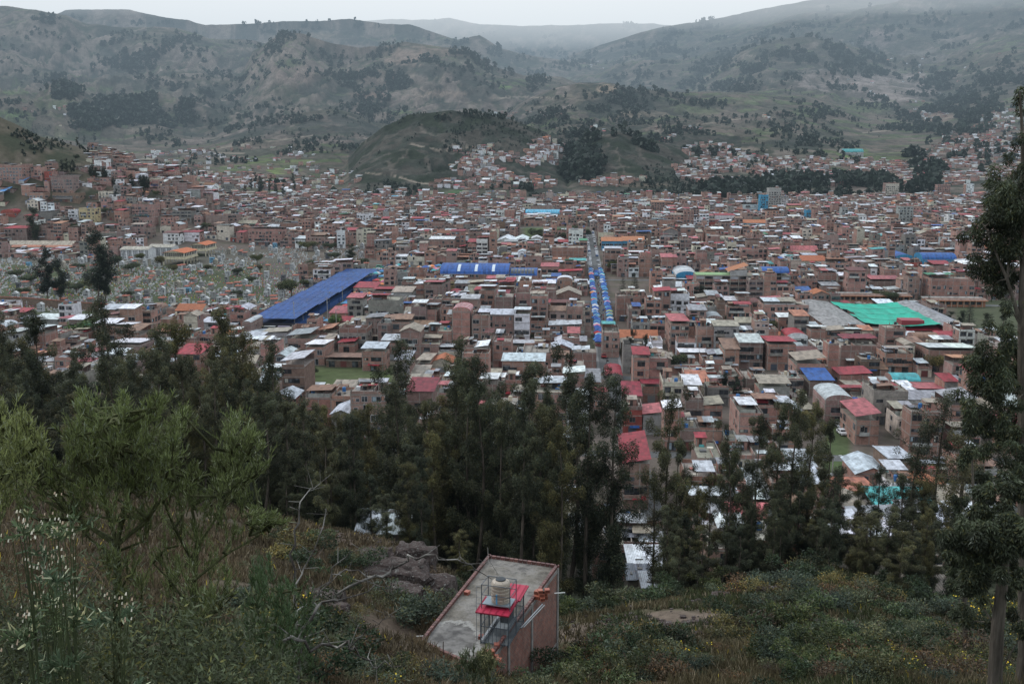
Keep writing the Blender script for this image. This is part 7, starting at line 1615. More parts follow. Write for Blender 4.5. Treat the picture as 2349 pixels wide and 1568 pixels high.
    broom('broom bush entering from the left edge with pale tips', 4.2, [[(-80, 1568, .03), (-60, 1400, .025), (-40, 1250, .02), (-10, 1120, .012), (30, 1040, .006)], [(-10, 1130, .01), (50, 1090, .007), (90, 1060, .004)]],
        [(10, 1040, 0, 70), (0, 1000, -.1, 70), (30, 1010, .1, 60), (50, 1060, .2, 60), (20, 1090, 0, 70), (0, 1140, 0, 70), (55, 1110, .2, 60), (-10, 1190, 0, 60), (70, 1020, .3, 50), (-20, 1080, 0, 80), (-30, 1250, 0, 80), (10, 1160, .2, 60)], 13000, 63, (.23, .25, .09), spires=((10, 1060, 0, 915), (40, 1050, 53, 952), (70, 1080, 90, 1000), (-20, 1000, -30, 900)))
    broom('dense upright broom bush beside the pale dead branches', 6.0, [[(620, 1590, .02), (630, 1450, .015), (640, 1350, .01)], [(625, 1500, .012), (590, 1400, .008), (575, 1330, .005)], [(628, 1480, .01), (670, 1400, .008), (690, 1350, .004)]],
        [(590, 1360, -.1, 60), (600, 1320, 0, 60), (620, 1350, 0, 60), (640, 1390, .1, 60), (660, 1370, .2, 50), (600, 1420, -.1, 60), (640, 1440, 0, 70), (670, 1450, .2, 60), (610, 1490, -.1, 70), (650, 1500, .1, 70), (580, 1460, -.2, 60), (690, 1480, .2, 50), (630, 1540, 0, 80), (670, 1550, .1, 70), (580, 1540, -.1, 70), (700, 1540, .2, 50), (700, 1390, .3, 40)], 17000, 64, (.14, .20, .08))
    # small broom tufts growing in front of the flat-roofed house
    broom('small yellow-tipped broom tuft in front of the roof edge', 24, [[(1085, 1590, .03), (1085, 1530, .02)]], [(1075, 1530, -.3, 36), (1085, 1520, -.1, 40), (1095, 1530, .2, 36), (1065, 1545, -.4, 30), (1105, 1545, .4, 30), (1085, 1550, 0, 40)], 3000, 65, (.09, .105, .05), L=.10, W=.012)
    broom('taller grey-green broom tuft right of the yellow-tipped one', 24, [[(1122, 1590, .03), (1118, 1520, .02), (1115, 1490, .01)]], [(1112, 1525, -.2, 30), (1118, 1515, 0, 30), (1126, 1530, .3, 26), (1108, 1520, -.3, 30), (1130, 1530, .3, 30), (1118, 1540, 0, 40)], 3000, 66, (.075, .095, .06), L=.10, W=.012)
    # herbs with small cream flower heads at the lower left
    random.seed(70); rs = np.random.default_rng(70)
    for i in range(10):
        u0 = random.uniform(-30, 150) if i < 7 else random.uniform(150, 300); y = random.uniform(3.0, 3.9); vt = random.choice([1150, 1200, 1240, 1300, 1340, 1400, 1430]) + random.uniform(-20, 20) + (150 if i >= 7 else 0); segs = []; C = []; R = []; fl = QB()
        p0 = PD(u0, 1600, y); g0 = hz(p0[0], p0[1]); st = [(p0[0], p0[1], g0 - .05, .0045)]; pt = PD(u0 + random.uniform(-25, 25), vt + 40, y); n = 7
        for k in range(1, n): f = k / (n - 1); st.append((p0[0] + (pt[0] - p0[0]) * f + random.uniform(-.01, .01), y + random.uniform(-.02, .02), g0 + (pt[2] - g0) * f, .0045 - .0028 * f))
        segs.append(st); LP, LD = [], []
        for k in range(1, n):
            for j in range(5): LP.append(np.array(st[k][:3])); d = rs.normal(size=3); d[2] = abs(d[2]) * .4; LD.append(d / np.linalg.norm(d) * .09)
        heads = []
        for k in range(6):
            a = np.array(st[random.randint(n // 2, n - 1)][:3]); b = np.array([a[0] + random.uniform(-.07, .07), a[1] + random.uniform(-.07, .07), pt[2] + random.uniform(-.02, .10)]); segs.append([(*a, .003), (*b, .0015)]); heads.append(b)
        for b in heads:
            for j in range(3):
                x, yy, z = b + rs.normal(size=3) * .012; r = random.uniform(.002, .0036); c = random.choice([(.42, .38, .27), (.48, .44, .34), (.32, .23, .15)])
                fl.quad((x - r, yy - r, z), (x + r, yy - r, z), (x + r * .6, yy + r, z + .008), (x - r * .6, yy + r, z + .008), 'paint', c); fl.quad((x - r, yy, z - r * .8), (x + r, yy, z - r * .8), (x + r * .8, yy, z + r * .5), (x - r * .8, yy, z + r * .5), 'paint', c)
        o = thing('flowering_herb', ['leafy herb with cream flower heads at the lower left corner', 'leafy herb with cream flower heads low between the broom stems'][i >= 7], 'herb', (0, 0, 0), group='flowering herbs %s' % ('at the lower left corner' if i < 7 else 'between the broom stems'))
        link('stem', trunk_mesh(segs, (.06, .075, .035), 4, 'stem'), o); link('foliage', leaves_mesh([needles(LP, LD, 700, .034, .0075, rs, (.06, .09, .05), 1.0)], 'foliage'), o); fl.obj('flower_heads', o)
    # broad-leaved undergrowth filling the lower left
    C = []; R = []
    for i in range(230):
        u = random.uniform(-60, 640); y = random.uniform(3.4, 8); v = random.uniform(1350 + max(0, u - 150) * .35, 1640); p = PD(u, v, y); z = hz(p[0], y); top = min(p[2], z + 2.1)
        for f in (1, .72, .45): C.append((p[0] + random.gauss(0, .06), y + random.gauss(0, .1), z + (top - z) * f)); R.append((random.uniform(.08, .2),) * 3)
    tag(link('undergrowth', leaves_mesh([leaf_quads(C, np.array(R), 110000, .035, .009, rs, -.2, col=(.05, .064, .036), cv=.6)], 'undergrowth')), 'tangled leafy undergrowth at the bottom left', 'undergrowth', None, 'stuff')
    for i, (u, v) in enumerate(() and ((270, 1440), (215, 1500), (375, 1460), (420, 1490), (140, 1385), (540, 1520))):
        y = 3.5 + .2 * i; p = PD(u, v, y); g0 = hz(p[0], y); q = QB(); a = 0
        V = []; 
        for j in range(4):
            an = j * 1.7 + i; c = np.array([p[0] + math.cos(an) * .04, y + math.sin(an) * .04, p[2] + .02 * j]); r = .02; cc = vary((.035, .05, .03), .2)
            m = [(c[0] + math.cos(an + t) * r * (1 + .6 * (k % 2)), c[1] + math.sin(an + t) * r * .6, c[2] + math.sin(t) * r * .8) for k, t in enumerate(np.linspace(0, 6.283, 9)[:-1])]
            for k in range(0, 8, 2): q.quad(tuple(c), m[k], m[(k + 1) % 8], m[(k + 2) % 8], 'tarp', cc)
        q.bar((p[0], y, g0), (p[0], y, p[2]), .004, 'tarp', (.12, .11, .07)); a = q.obj('lobed_herb'); tag(a, 'lobed grey-green herb %s' % ['near the left broom stem', 'low between the broom bushes', 'under the right broom arms', 'at the foot of the right broom', 'beside the cream flowers', 'at the right end of the undergrowth'][i], 'herb')
    # pale dead branches
    def branch(label, y, lines, rj=0):
        segs = []; rr = np.random.default_rng(int(lines[0][0][0]) + rj)
        for pts in lines:
            s = []; 
            for i, (u, v, r) in enumerate(pts):
                p = PD(u, v, y + .15 * math.sin(i * 1.3 + u)); s.append((*p, r * .62))
            f = [s[0]]
            for a, b in zip(s[:-1], s[1:]):
                for k in (1, 2, 3): t = k / 3; f.append(tuple(a[j] + (b[j] - a[j]) * t + (rr.normal() * .02 if k < 3 and j < 3 else 0) for j in range(4)))
            segs.append(f)
            for a in f[1:]:
                if rr.random() < .8: d = rr.normal(size=3) * .06; segs.append([(*a[:3], a[3] * .5), (a[0] + d[0], a[1] + d[1], a[2] + abs(d[2]), .002)])
        if lines[0][0][1] >= 1475: x, yy, z, r = segs[0][0]; segs[0].insert(0, (x - .2, yy, hz(x - .2, yy) - .1, r * 1.2))
        V, F = tubes(segs, 6); V = np.array(V); n = vnoise(V[:, 0] * 40, V[:, 2] * 40 + V[:, 1] * 11, 4)[:, None]; c = np.array([.06, .05, .045])[None] * (1 - n) + np.array([.36, .34, .31])[None] * n ** 2
        tag(link('dead_branch', mesh_np('dead_branch', V, 4, F, ['bark'], None, c, None, True)), label, 'branch')
    branch('forked pale dead stem rising left of the rocks', 6.3, [[(690, 1480, .018), (680, 1400, .016), (676, 1330, .014), (678, 1250, .011), (686, 1170, .008), (712, 1120, .004), (735, 1108, .003)], [(678, 1340, .009), (716, 1270, .007), (740, 1210, .005), (752, 1178, .003)], [(690, 1420, .01), (740, 1350, .008), (775, 1290, .006), (830, 1260, .003)]])
    branch('long arching dead branch reaching over the left edge of the flat roof', 6.6, [[(680, 1500, .022), (700, 1440, .02), (740, 1380, .017), (800, 1345, .017), (860, 1320, .016), (900, 1300, .014), (935, 1272, .013), (1000, 1272, .011), (1050, 1282, .009), (1080, 1293, .007), (1120, 1322, .004), (1150, 1328, .002)], [(1080, 1293, .005), (1110, 1293, .004), (1140, 1288, .002)], [(860, 1320, .009), (800, 1308, .008), (760, 1316, .007), (715, 1370, .005)], [(740, 1380, .01), (790, 1372, .009), (860, 1340, .007)], [(840, 1330, .006), (885, 1345, .004), (900, 1362, .002)]])
    branch('low dark dead branch with a pale forked tip at the bottom', 5.6, [[(650, 1469, .018), (700, 1470, .016), (760, 1480, .013), (800, 1488, .011), (825, 1505, .009), (855, 1528, .007), (900, 1530, .005), (930, 1512, .002)], [(800, 1488, .008), (835, 1455, .006), (870, 1430, .004), (905, 1415, .002)], [(855, 1528, .005), (868, 1568, .003)]], 3)
    branch('thin pale twig bundle behind the cream flowers', 4.4, [[(90, 1480, .008), (75, 1400, .006), (65, 1310, .004), (70, 1270, .002)], [(100, 1450, .006), (120, 1370, .004), (150, 1300, .002)], [(95, 1420, .005), (190, 1350, .004), (220, 1320, .002)]], 5)
    # thin stakes
    for u, v0, v1, y, lab in ((921, 1575, 1500, 36, 'left rusty stake in the slope beside the house'), (945, 1560, 1455, 40, 'right rusty stake in the slope beside the house'), (1017, 1548, 1470, 45, 'thin black stake standing on the flat roof edge'), (786, 1555, 1500, 30, 'short dark post in the grass below the branches'), (670, 1215, 1150, 74, 'thin fence post on the stony crest')):
        p = PD(u, v1, y); g0 = hz(p[0], y) if u != 1017 else 53.5; q = QB(); q.bar((p[0], y, g0 - .2), (p[0], y, p[2]), .025 if y > 35 else .03, 'paint', (.05, .035, .03)); tag(q.obj('stake'), lab, 'stake')
# ------------------------------------------------------------------ rocks, shrubs, grass
def rock_mesh(seed, sx, sy, sz):
    import bmesh
    bm = bmesh.new(); bmesh.ops.create_icosphere(bm, subdivisions=4, radius=1); r = random.Random(seed); of = r.uniform(0, 50)
    co = np.array([v.co[:] for v in bm.verts]); n = fbm(co[:, 0] * 1.3 + of, co[:, 1] * 1.3 + co[:, 2] * 1.9, 4, seed); n2 = ridged(co[:, 0] * 2.2 + co[:, 2] + of, co[:, 1] * 2.2 + co[:, 2] * 2, 4, seed + 5)
    co *= (.45 + .8 * n + .55 * n2)[:, None]; co = np.where(np.abs(co) > .75, np.sign(co) * (.75 + (np.abs(co) - .75) * .35), co) * np.array([sx, sy, sz])
    for v, c in zip(bm.verts, co): v.co = c
    me = bpy.data.meshes.new('rock'); bm.to_mesh(me); bm.free(); me.materials.append(MATS['rock']); return me
def shrub_proto(seed, col, nl, L, W, flower=None, tall=.8):
    rs = np.random.default_rng(seed); C = [rs.normal(size=3) * np.array([.38, .38, .12]) + np.array([0, 0, .35 * tall + .1]) for _ in range(9)]; R = [(r, r, r * tall) for r in rs.uniform(.2, .38, 9)]
    a = leaf_quads(C, np.array(R), nl, L, W, rs, -.35, col=col, cv=.35, bright=.03); parts = [a]
    if flower:
        v, c = leaf_quads(C, np.array(R) * 1.1, 130, .05, .05, rs, .1, shell=.95, col=flower, cv=.15); parts.append((v, c))
    segs = [[(0, 0, -.15, .03), (*(c * .8), .012)] for c in C[:5]]
    return trunk_mesh(segs, (.08, .06, .045), 4, 'stem'), leaves_mesh(parts, 'foliage')
def build_slope_cover():
    random.seed(44)
    for u, v, s, lab in ((905, 1330, (2.6, 2., 1.5), 'large brown boulder left of the flat-roofed house, tallest of the outcrop'), (955, 1300, (1.5, 1.4, 1.9), 'upright dark boulder behind the large brown one'), (865, 1300, (1.3, 1.2, 1.4), 'reddish split boulder at the left end of the outcrop'), (1000, 1370, (1.3, 1.3, 1.4), 'grey rough boulder nearest the flat roof'), (930, 1370, (1.2, 1.0, .8), 'low boulder below the outcrop'),
                          (740, 1385, (1.1, .8, .7), 'pale lichen-covered rock in the grass below the branches'), (770, 1400, (.6, .6, .35), 'small pale rock beside the lichen-covered one'), (18, 1118, (1.0, .9, .6), 'pale rock on the crest at the left edge'), (1655, 1372, (.9, .7, .45), 'dark rock on the right slope, left of the pale one'), (1765, 1362, (1.1, .8, .7), 'pale grey rock on the right slope'), (1600, 1385, (.6, .5, .3), 'small flat rock at the left end of the right slope'), (1030, 1352, (.7, .7, .5), 'orange-brown rock touching the roof edge'), (2120, 1440, (.7, .6, .3), 'low stone in the scar on the right slope'), (720, 1205, (.9, .7, .5), 'red rock on the stony crest'), (1275 + 130, 1440, (.5, .4, .25), 'small stone beside the dry strip')):
        p = hit(u, v)
        if p is None: continue
        o = link('rock', rock_mesh(int(u + v), *[k * 1.15 for k in s]), None, (p[0], p[1], p[2] - .05), random.uniform(-.3, .3)); tag(o, lab, 'rock')
    q = QB()
    for _ in range(1500):
        if random.random() < .6: x, y = None, None; u = random.uniform(380, 900); v = 1130 + (u - 380) * .2 + random.gauss(0, 9)
        else: u = random.uniform(1300, 2250); v = random.choice([1430 + random.gauss(0, 10), 1385 + random.gauss(0, 8)]); 
        p = hit(u, v)
        if p is None or p[1] > 90: continue
        a = random.uniform(.05, .22); q.box(p[0] - a, p[0] + a, p[1] - a, p[1] + a * .6, p[2] - .1, p[2] + a * random.uniform(.4, 1.), 'rock', (.2, .2, .2))
    tag(q.obj('stones'), 'loose stones scattered along the crest and the dry strip', 'stones', None, 'stuff')
    SP = {'grey-green': [shrub_proto(1, (.062, .078, .05), 1500, .10, .035), shrub_proto(2, (.055, .072, .05), 1500, .10, .03)], 'dark green': [shrub_proto(3, (.034, .05, .022), 1700, .10, .04), shrub_proto(4, (.03, .045, .02), 1700, .11, .04)],
          'olive': [shrub_proto(5, (.07, .068, .03), 1500, .10, .03)], 'yellow-flowered': [shrub_proto(6, (.05, .062, .025), 1600, .10, .02, (.5, .38, .03))], 'brown': [shrub_proto(7, (.08, .055, .035), 1200, .10, .03)]}
    n = 0; spots = []
    while n < 290:
        r = random.random()
        if r < .6: u, v = random.uniform(1290, 2349), random.uniform(1290, 1568)
        elif r < .85: u, v = random.uniform(500, 1100), random.uniform(1180, 1568)
        else: u, v = random.uniform(500, 1560), random.uniform(1480, 1590)
        p = hit(u, v)
        if p is None or p[1] > 92 or p[1] < 15: continue
        s, t = p[0], p[1]
        if in_house(p[0], p[1], .7): continue
        if 925 < u < 1200 and p[1] < 46 and v < 1560: continue
        if 52 < p[1] < 66 and .045 < p[0] / p[1] < .3 and random.random() < .8: continue
        if p[0] / p[1] < -.03 and p[1] > 40 and random.random() < .6: continue
        k = random.choices(list(SP), [.28, .34, .16, .09, .13])[0]; pr = random.choice(SP[k]); n += 1
        where = 'right of the flat-roofed house' if p[0] > 1.5 else 'left of the flat-roofed house'
        o = thing('slope_shrub', '%s low shrub on the slope %s' % (k, where), 'shrub', (p[0], p[1], p[2] - .05), random.uniform(0, 6), '%s shrubs %s' % (k, where)); sc = random.uniform(.7, 1.9) * (1.25 if p[1] > 50 else .9); o.scale = (sc * 1.2, sc * 1.2, sc * .85); link('stem', pr[0], o); link('foliage', pr[1], o)
    # named bushes on the crest
    for u, v, sc, k, lab in ((715, 1195, 2.6, 'yellow-flowered', 'broad yellow-flowered bush on the left crest, beside the wood'), (765, 1205, 2.2, 'dark green', 'dark bush right of the broad yellow-flowered one'), (860, 1215, 2.6, 'olive', 'olive bush in front of the pale sheet roof'), (1005, 1260, 2.2, 'dark green', 'dark bush under the bare trunk of the lone eucalyptus'), (1400, 1345, 2.6, 'dark green', 'leafy dark bush at the right rear corner of the flat-roofed house'), (1310, 1420, 2.0, 'dark green', 'bright leafy bush against the brick side wall'), (1470, 1555, 2.4, 'olive', 'olive bush in front of the brick wall foot')):
        p = hit(u, v); pr = SP[k][0]; o = thing('bush', lab, 'bush', (p[0], p[1], p[2] - .1)); o.scale = (sc, sc, sc); link('stem', pr[0], o); link('foliage', pr[1], o)
    # grass, one mass of blades
    rs = np.random.default_rng(45); N = 86000; y = 13 + 80 * rs.random(N) ** 1.1; y[:14000] = rs.uniform(4.5, 13, 14000); q = rs.uniform(-.60, .60, N); x = q * y; z = near_z(x, y)
    keep = (fbm(x / 3.5, y / 3.5, 3, 81) > .33) & ~((y > 52) & (y < 64) & (q > .045) & (q < .28) & (rs.random(N) < .6)) & np.array([not in_house(a, b, .1) for a, b in zip(x, y)]); x, y, z = x[keep], y[keep], z[keep]; n = len(x)
    K = 5; px = x[:, None] + rs.normal(size=(n, K)) * .12; py = y[:, None] + rs.normal(size=(n, K)) * .12; pz = np.repeat(z[:, None], K, 1) - .03
    h = rs.uniform(.18, .55, (n, K)) * (.6 + .8 * fbm(x / 8, y / 8, 3, 82)[:, None]); w = .004 + .0008 * y[:, None] * np.ones((1, K)); lx, ly = rs.normal(size=(n, K)) * .16, rs.normal(size=(n, K)) * .16; an = rs.uniform(0, 3.14, (n, K)); dx, dy = np.cos(an) * w, np.sin(an) * w
    v = np.stack([np.stack([px - dx, py - dy, pz], -1), np.stack([px + dx, py + dy, pz], -1), np.stack([px + lx + dx * .2, py + ly, pz + h], -1), np.stack([px + lx - dx * .2, py + ly, pz + h], -1)], 2).reshape(-1, 3)
    dry = fbm(x / 10, y / 10, 4, 83); left = sst(-x / y, -.02, .08); c = np.array([.048, .058, .028])[None] * (1 - (left * .75)[:, None]) + np.array([.088, .066, .046])[None] * (left * .75)[:, None]; c = np.where((dry > .55)[:, None], c * .4 + np.array([.11, .085, .055]) * .6, c)
    c = np.repeat(c[:, None], K, 1) * rs.uniform(.55, 1.4, (n, K, 1)); pale = rs.random((n, K)) < .05; c[pale] = (.22, .19, .14); yl = (rs.random((n, K)) < .006); c[yl] = (.4, .32, .04)
    tag(link('grass', mesh_np('grass', v, 4, np.arange(len(v)), ['leaf'], None, c.reshape(-1, 3))), 'rough grass and herbs covering the foreground slope', 'grass', None, 'stuff')
# ------------------------------------------------------------------ flat-roofed house in the foreground
HQ = [(-4.7, 46.5), (-1.4, 57.2), (2.8, 55.8), (-1.55, 43.7)]
def in_house(x, y, m):
    ins = True
    for (ax, ay), (bx, by) in zip(HQ, HQ[1:] + HQ[:1]):
        if (bx - ax) * (y - ay) - (by - ay) * (x - ax) > m * math.hypot(bx - ax, by - ay): return False
    return True
def build_front_house():
    ZR = 53.5; random.seed(6)
    A, Bk, Cc, Dn = [P(u, v, ZR) for u, v in ((962, 1475), (1120, 1277), (1281, 1300), (1104, 1541))]
    global HQ; HQ = [(p[0], p[1]) for p in (A, Bk, Cc, Dn)]
    o = thing('flat_roofed_house', 'narrow brick house with a stained bare concrete roof deck in the foreground', 'house', (float(A[0]), float(A[1]), 44.0)); off = np.array([A[0], A[1], 44.0])
    L3 = lambda p, z: (p[0] - off[0], p[1] - off[1], z - off[2])
    m, nt, b = newmat('house_brick', .9, .2); g = G(nt); uv, ux, uy = uvs(g); br = g.n('ShaderNodeTexBrick'); br.inputs['Scale'].default_value = 1; br.inputs['Brick Width'].default_value = .30; br.inputs['Row Height'].default_value = .14; br.inputs['Mortar Size'].default_value = .016; br.inputs['Color1'].default_value = (.26, .095, .065, 1); br.inputs['Color2'].default_value = (.17, .085, .066, 1); br.inputs['Mortar'].default_value = (.17, .15, .135, 1); g.link(uv, br.inputs['Vector'])
    n1 = g.noise(uv, 1.7, 5, .7); n2 = g.noise(uv, 7, 4, .7); cc = g.mix(g.ramp(n2, [(.52, 0.), (.7, .4)]), br.outputs['Color'], (.27, .23, .205)); cc = g.mix(1.0, cc, g.ramp(n1, [(.3, .6), (.7, 1.25)]), 'MULTIPLY'); g.link(cc, b.inputs['Base Color']); g.bump(br.outputs['Fac'], -.5, .02, b)
    m, nt, b = newmat('roof_deck', .9, .25); g = G(nt); p = pos(g); n1 = g.noise(p, .35, 6, .72); n2 = g.noise(p, 1.6, 6, .75); n3 = g.noise(p, 9, 4, .7)
    cc = g.ramp(n1, [(.34, (.06, .052, .044)), (.45, (.135, .12, .10)), (.56, (.18, .165, .148)), (.66, (.09, .082, .077))]); cc = g.mix(1.0, cc, g.ramp(n2, [(.33, .58), (.5, 1.), (.67, 1.2)]), 'MULTIPLY'); cc = g.mix(1.0, cc, g.ramp(n3, [(.3, .85), (.7, 1.12)]), 'MULTIPLY')
    # damp patch near the left front corner
    pc = (P(1030, 1463, ZR)); vd = g.n('ShaderNodeVectorMath', operation='DISTANCE'); g.link(p, vd.inputs[0]); vd.inputs[1].default_value = tuple(pc); dd = g.m('ADD', vd.outputs['Value'], g.m('MULTIPLY', g.m('SUBTRACT', n2, .5), 2.2)); ed = g.ramp(g.m('DIVIDE', dd, 3.), [(.50, 0.), (.56, 1.), (.60, 1.), (.66, 0.)]); ins = g.ramp(g.m('DIVIDE', dd, 3.), [(.50, 1.), (.60, 0.)])
    cc = g.mix(g.m('MULTIPLY', ins, .75), cc, g.mix(g.ramp(g.noise(p, 1.1, 3, .6), [(.4, 0.), (.6, 1.)]), (.05, .047, .047), (.19, .18, .172))); cc = g.mix(g.m('MULTIPLY', ed, .7), cc, (.32, .31, .29)); g.link(cc, b.inputs['Base Color'])
    for k in ('house_brick', 'roof_deck'): MORD.append(k); MI[k] = len(MORD) - 1
    W = QB(); c = (1, 1, 1)
    def wallq(a, b_, z0=44.0, z1=ZR): W.quad(L3(a, z0), L3(b_, z0), L3(b_, z1), L3(a, z1), 'house_brick', c)
    wallq(A, Dn); wallq(Dn, Cc); wallq(Cc, Bk); wallq(Bk, A); W.obj('wall', o)
    q = QB(); q.quad(L3(A, ZR), L3(Dn, ZR), L3(Cc, ZR), L3(Bk, ZR), 'roof_deck', c); q.obj('roof', o)
    # concrete columns and beams on the long side wall
    d = (Cc - Dn); Ld = np.linalg.norm(d[:2]); d = d / Ld; nrm = np.array([d[1], -d[0], 0]); ang = math.atan2(d[1], d[0])
    fr = (.24, .225, .21)
    for f in (0.0, .30, .60, .985):
        q = QB(); q.box(-.14, .14, -.06, .1, 44 - off[2], ZR - off[2] + .02, 'plaster', fr); pp = Dn + d * Ld * f; q.xf(pp[0] - off[0] + .001, pp[1] - off[1], 0, ang); q.obj('column', o)
    for z in (48.6, ZR - .22):
        q = QB(); q.box(0, Ld, -.04, .1, z - off[2], z - off[2] + .2, 'plaster', fr); q.xf(Dn[0] - off[0], Dn[1] - off[1], 0, ang); q.obj('beam', o)
    q = QB()   # diagonal conduit
    # row of bricks standing round the roof edge
    for a, b_, nm in ((A, Bk, 0), (Bk, Cc, 0), (Cc, Dn, 1), (Dn, A, 0)):
        v = b_ - a; L = np.linalg.norm(v[:2]); v = v / L; an = math.atan2(v[1], v[0]); q = QB(); k = .0
        while k < L - .1:
            q.box(k, k + .25, -.16, .0, 0, .17, 'paint', vary((.12, .05, .042), .35)); k += .285
        q.box(0, L, -.14, -.02, .0, .07, 'plaster', (.28, .27, .25)); q.xf(a[0] - off[0], a[1] - off[1], ZR - off[2], an); q.obj('brick_coping', o)
    # stair cage ------------------------------------------------
    c1, c2, c3 = P(1108, 1473, ZR), P(1166, 1484, ZR), P(1201, 1428, ZR); ex = c2 - c1; ey = c3 - c2; w = np.linalg.norm(ex[:2]); l = np.linalg.norm(ey[:2]); print('cage', w, l)
    ey = ey / l; ex = np.array([ey[1], -ey[0], 0]); l = min(l, 4.4); ag = math.atan2(ex[1], ex[0]); w = 1.45; st = (.07, .085, .10)
    org = c2 - ex * w
    cg = thing('stair_cage', 'dark steel barred cage over the stair opening with a red sheet roof', 'cage', (float(org[0]), float(org[1]), ZR), ag)
    hC = 1.72
    for x in (0, w):
        for y in (0, l * .5, l): q = QB(); q.bar((x, y, 0), (x, y, hC), .035, 'paint', st); q.obj('post', cg)
    for nm, side in (('front_bars', 0), ('right_bars', 1), ('left_bars', 2), ('rear_bars', 3)):
        q = QB()
        if side in (0, 3):
            y = 0 if side == 0 else l
            for k in range(1, 7): q.bar((w * k / 7, y, 0), (w * k / 7, y, hC), .013, 'paint', st)
            for z in (.08, .95, hC - .05): q.bar((0, y, z), (w, y, z), .022, 'paint', st)
        else:
            x = w if side == 1 else 0; n = 15
            for k in range(1, n): q.bar((x, l * k / n, 0), (x, l * k / n, hC), .013, 'paint', st)
            for z in (.08, .95, hC - .05): q.bar((x, 0, z), (x, l, z), .022, 'paint', st)
        q.obj(nm, cg)
    rc = (.36, .018, .05); q = QB()
    sheet(q, -.2, w + .1, -.25, l * .5, hC + .08, hC + .18, rc, 'y', 'paint'); sheet(q, .45, w + .2, l * .5, l + .3, hC + .18, hC + .28, rc, 'y', 'paint')
    for k in range(6): xx = -.17 + k * (w + .25) / 5; q.bar((xx, -.25 if xx < .45 or True else 0, hC + .12), (xx, (l * .5 if xx < .45 else l + .25), hC + .22 + (.1 if xx >= .45 else 0)), .016, 'paint', (.25, .01, .03))
    q.obj('red_roof', cg)
    q = QB(); q.box(.05, w - .05, .1, l - .1, .005, .05, 'plaster', (.14, .15, .155)); q.box(.0, .12, 0, l, 0, .22, 'plaster', (.34, .35, .36)); q.box(w * .3, w * .75, .9, l - .2, .05, .45, 'plaster', (.24, .26, .27)); q.box(w * .35, w * .7, 1.6, l - .3, .45, 1.3, 'plaster', (.12, .13, .14)); q.obj('stair_head', cg)
    # tank stand on top of the near half
    tl = w + .1
    sd = thing('tank_stand', 'steel railed stand carrying the round water tank above the red sheets', 'stand', (float(org[0]), float(org[1]), ZR), ag); z0 = hC + .32
    q = QB(); q.box(.0, w, .25, l * .5 - .1, z0 - .05, z0, 'metal', (.25, .30, .33), bottom=True); q.obj('platform', sd)
    for x in (-.02, w + .02):
        for y in (.22, l * .5 - .06): q = QB(); q.bar((x, y, hC + .1), (x, y, z0 + 1.05), .025, 'paint', st); q.obj('post', sd)
    q = QB()
    for z in (z0 + .5, z0 + 1.03):
        for a, b_ in (((-.02, .22), (w + .02, .22)), ((w + .02, .22), (w + .02, l * .5 - .06)), ((-.02, l * .5 - .06), (w + .02, l * .5 - .06)), ((-.02, .22), (-.02, l * .5 - .06))): q.bar((*a, z), (*b_, z), .02, 'paint', st)
    q.obj('railing', sd)
    q = QB()
    for z in (.25, .0):   # hooped ladder frame at the left
        pass
    for x in (-.3, -.02): q.bar((x, .22, 0), (x, .22, z0 + .9), .016, 'paint', (.25, .26, .27))
    for k in range(10): q.bar((-.3, .22, .25 + k * .3), (-.02, .22, .25 + k * .3), .01, 'paint', (.2, .21, .22))
    q.obj('ladder', sd)
    # water tank: ribbed plastic barrel, domed shoulder, dark lid
    cx, cy = w * .56, l * .25 + .1; tp = org + ex * cx + ey * cy; tk = thing('water_tank', 'beige ribbed plastic water tank with a black lid and blue level strip', 'water tank', (float(tp[0]), float(tp[1]), ZR + z0), ag)
    prof = [(.50, 0), (.52, .05)]
    for k in range(5): z = .12 + k * .2; prof += [(.52, z), (.535, z + .03), (.535, z + .12), (.52, z + .15)]
    prof += [(.51, 1.12), (.47, 1.2), (.36, 1.27), (.28, 1.29), (.28, 1.30)]
    def lathe(prof, n, mat, col):
        q = QB()
        for (r0, za), (r1, zb) in zip(prof[:-1], prof[1:]):
            for i in range(n): a, b_ = 2 * math.pi * i / n, 2 * math.pi * (i + 1) / n; q.quad((r0 * math.cos(a), r0 * math.sin(a), za), (r0 * math.cos(b_), r0 * math.sin(b_), za), (r1 * math.cos(b_), r1 * math.sin(b_), zb), (r1 * math.cos(a), r1 * math.sin(a), zb), mat, col)
        return q
    tk.scale = (.9, .9, .9); lathe(prof, 28, 'paint', (.36, .30, .24)).obj('barrel', tk); lathe([(.29, 1.27), (.29, 1.34), (.25, 1.36), (.001, 1.37)], 20, 'paint', (.02, .025, .03)).obj('lid', tk)
    q = QB(); q.box(-.12, -.03, -.553, -.53, .03, .62, 'paint', (.12, .35, .55)); q.obj('level_strip', tk)
    for a in (-2.0, -1.0, 0, 2): q = QB(); q.bar((.54 * math.cos(a), .54 * math.sin(a), .2), (.42 * math.cos(a), .42 * math.sin(a), 1.27), .012, 'paint', (.1, .1, .1)); q.obj('strap', tk)
    # loose hollow bricks
    for i, (u, v, n, lab) in enumerate(((1099, 1468, 1, 'lone stack of red hollow bricks left of the cage foot'), (1135, 1487, 1, 'single red hollow brick in front of the cage'), (1112, 1520, 3, 'heap of red hollow bricks at the near roof corner'), (1122, 1535, 3, 'lower heap of red hollow bricks at the near roof corner'), (1130, 1513, 1, 'red hollow brick right of the near heap'), (1225, 1372, 2, 'left red brick stack beyond the red sheet'), (1236, 1378, 3, 'right red brick stack beyond the red sheet'), (1066, 1362, 1, 'pale red brick pieces on the far left roof edge'))):
        p = P(u, v, ZR); q = QB()
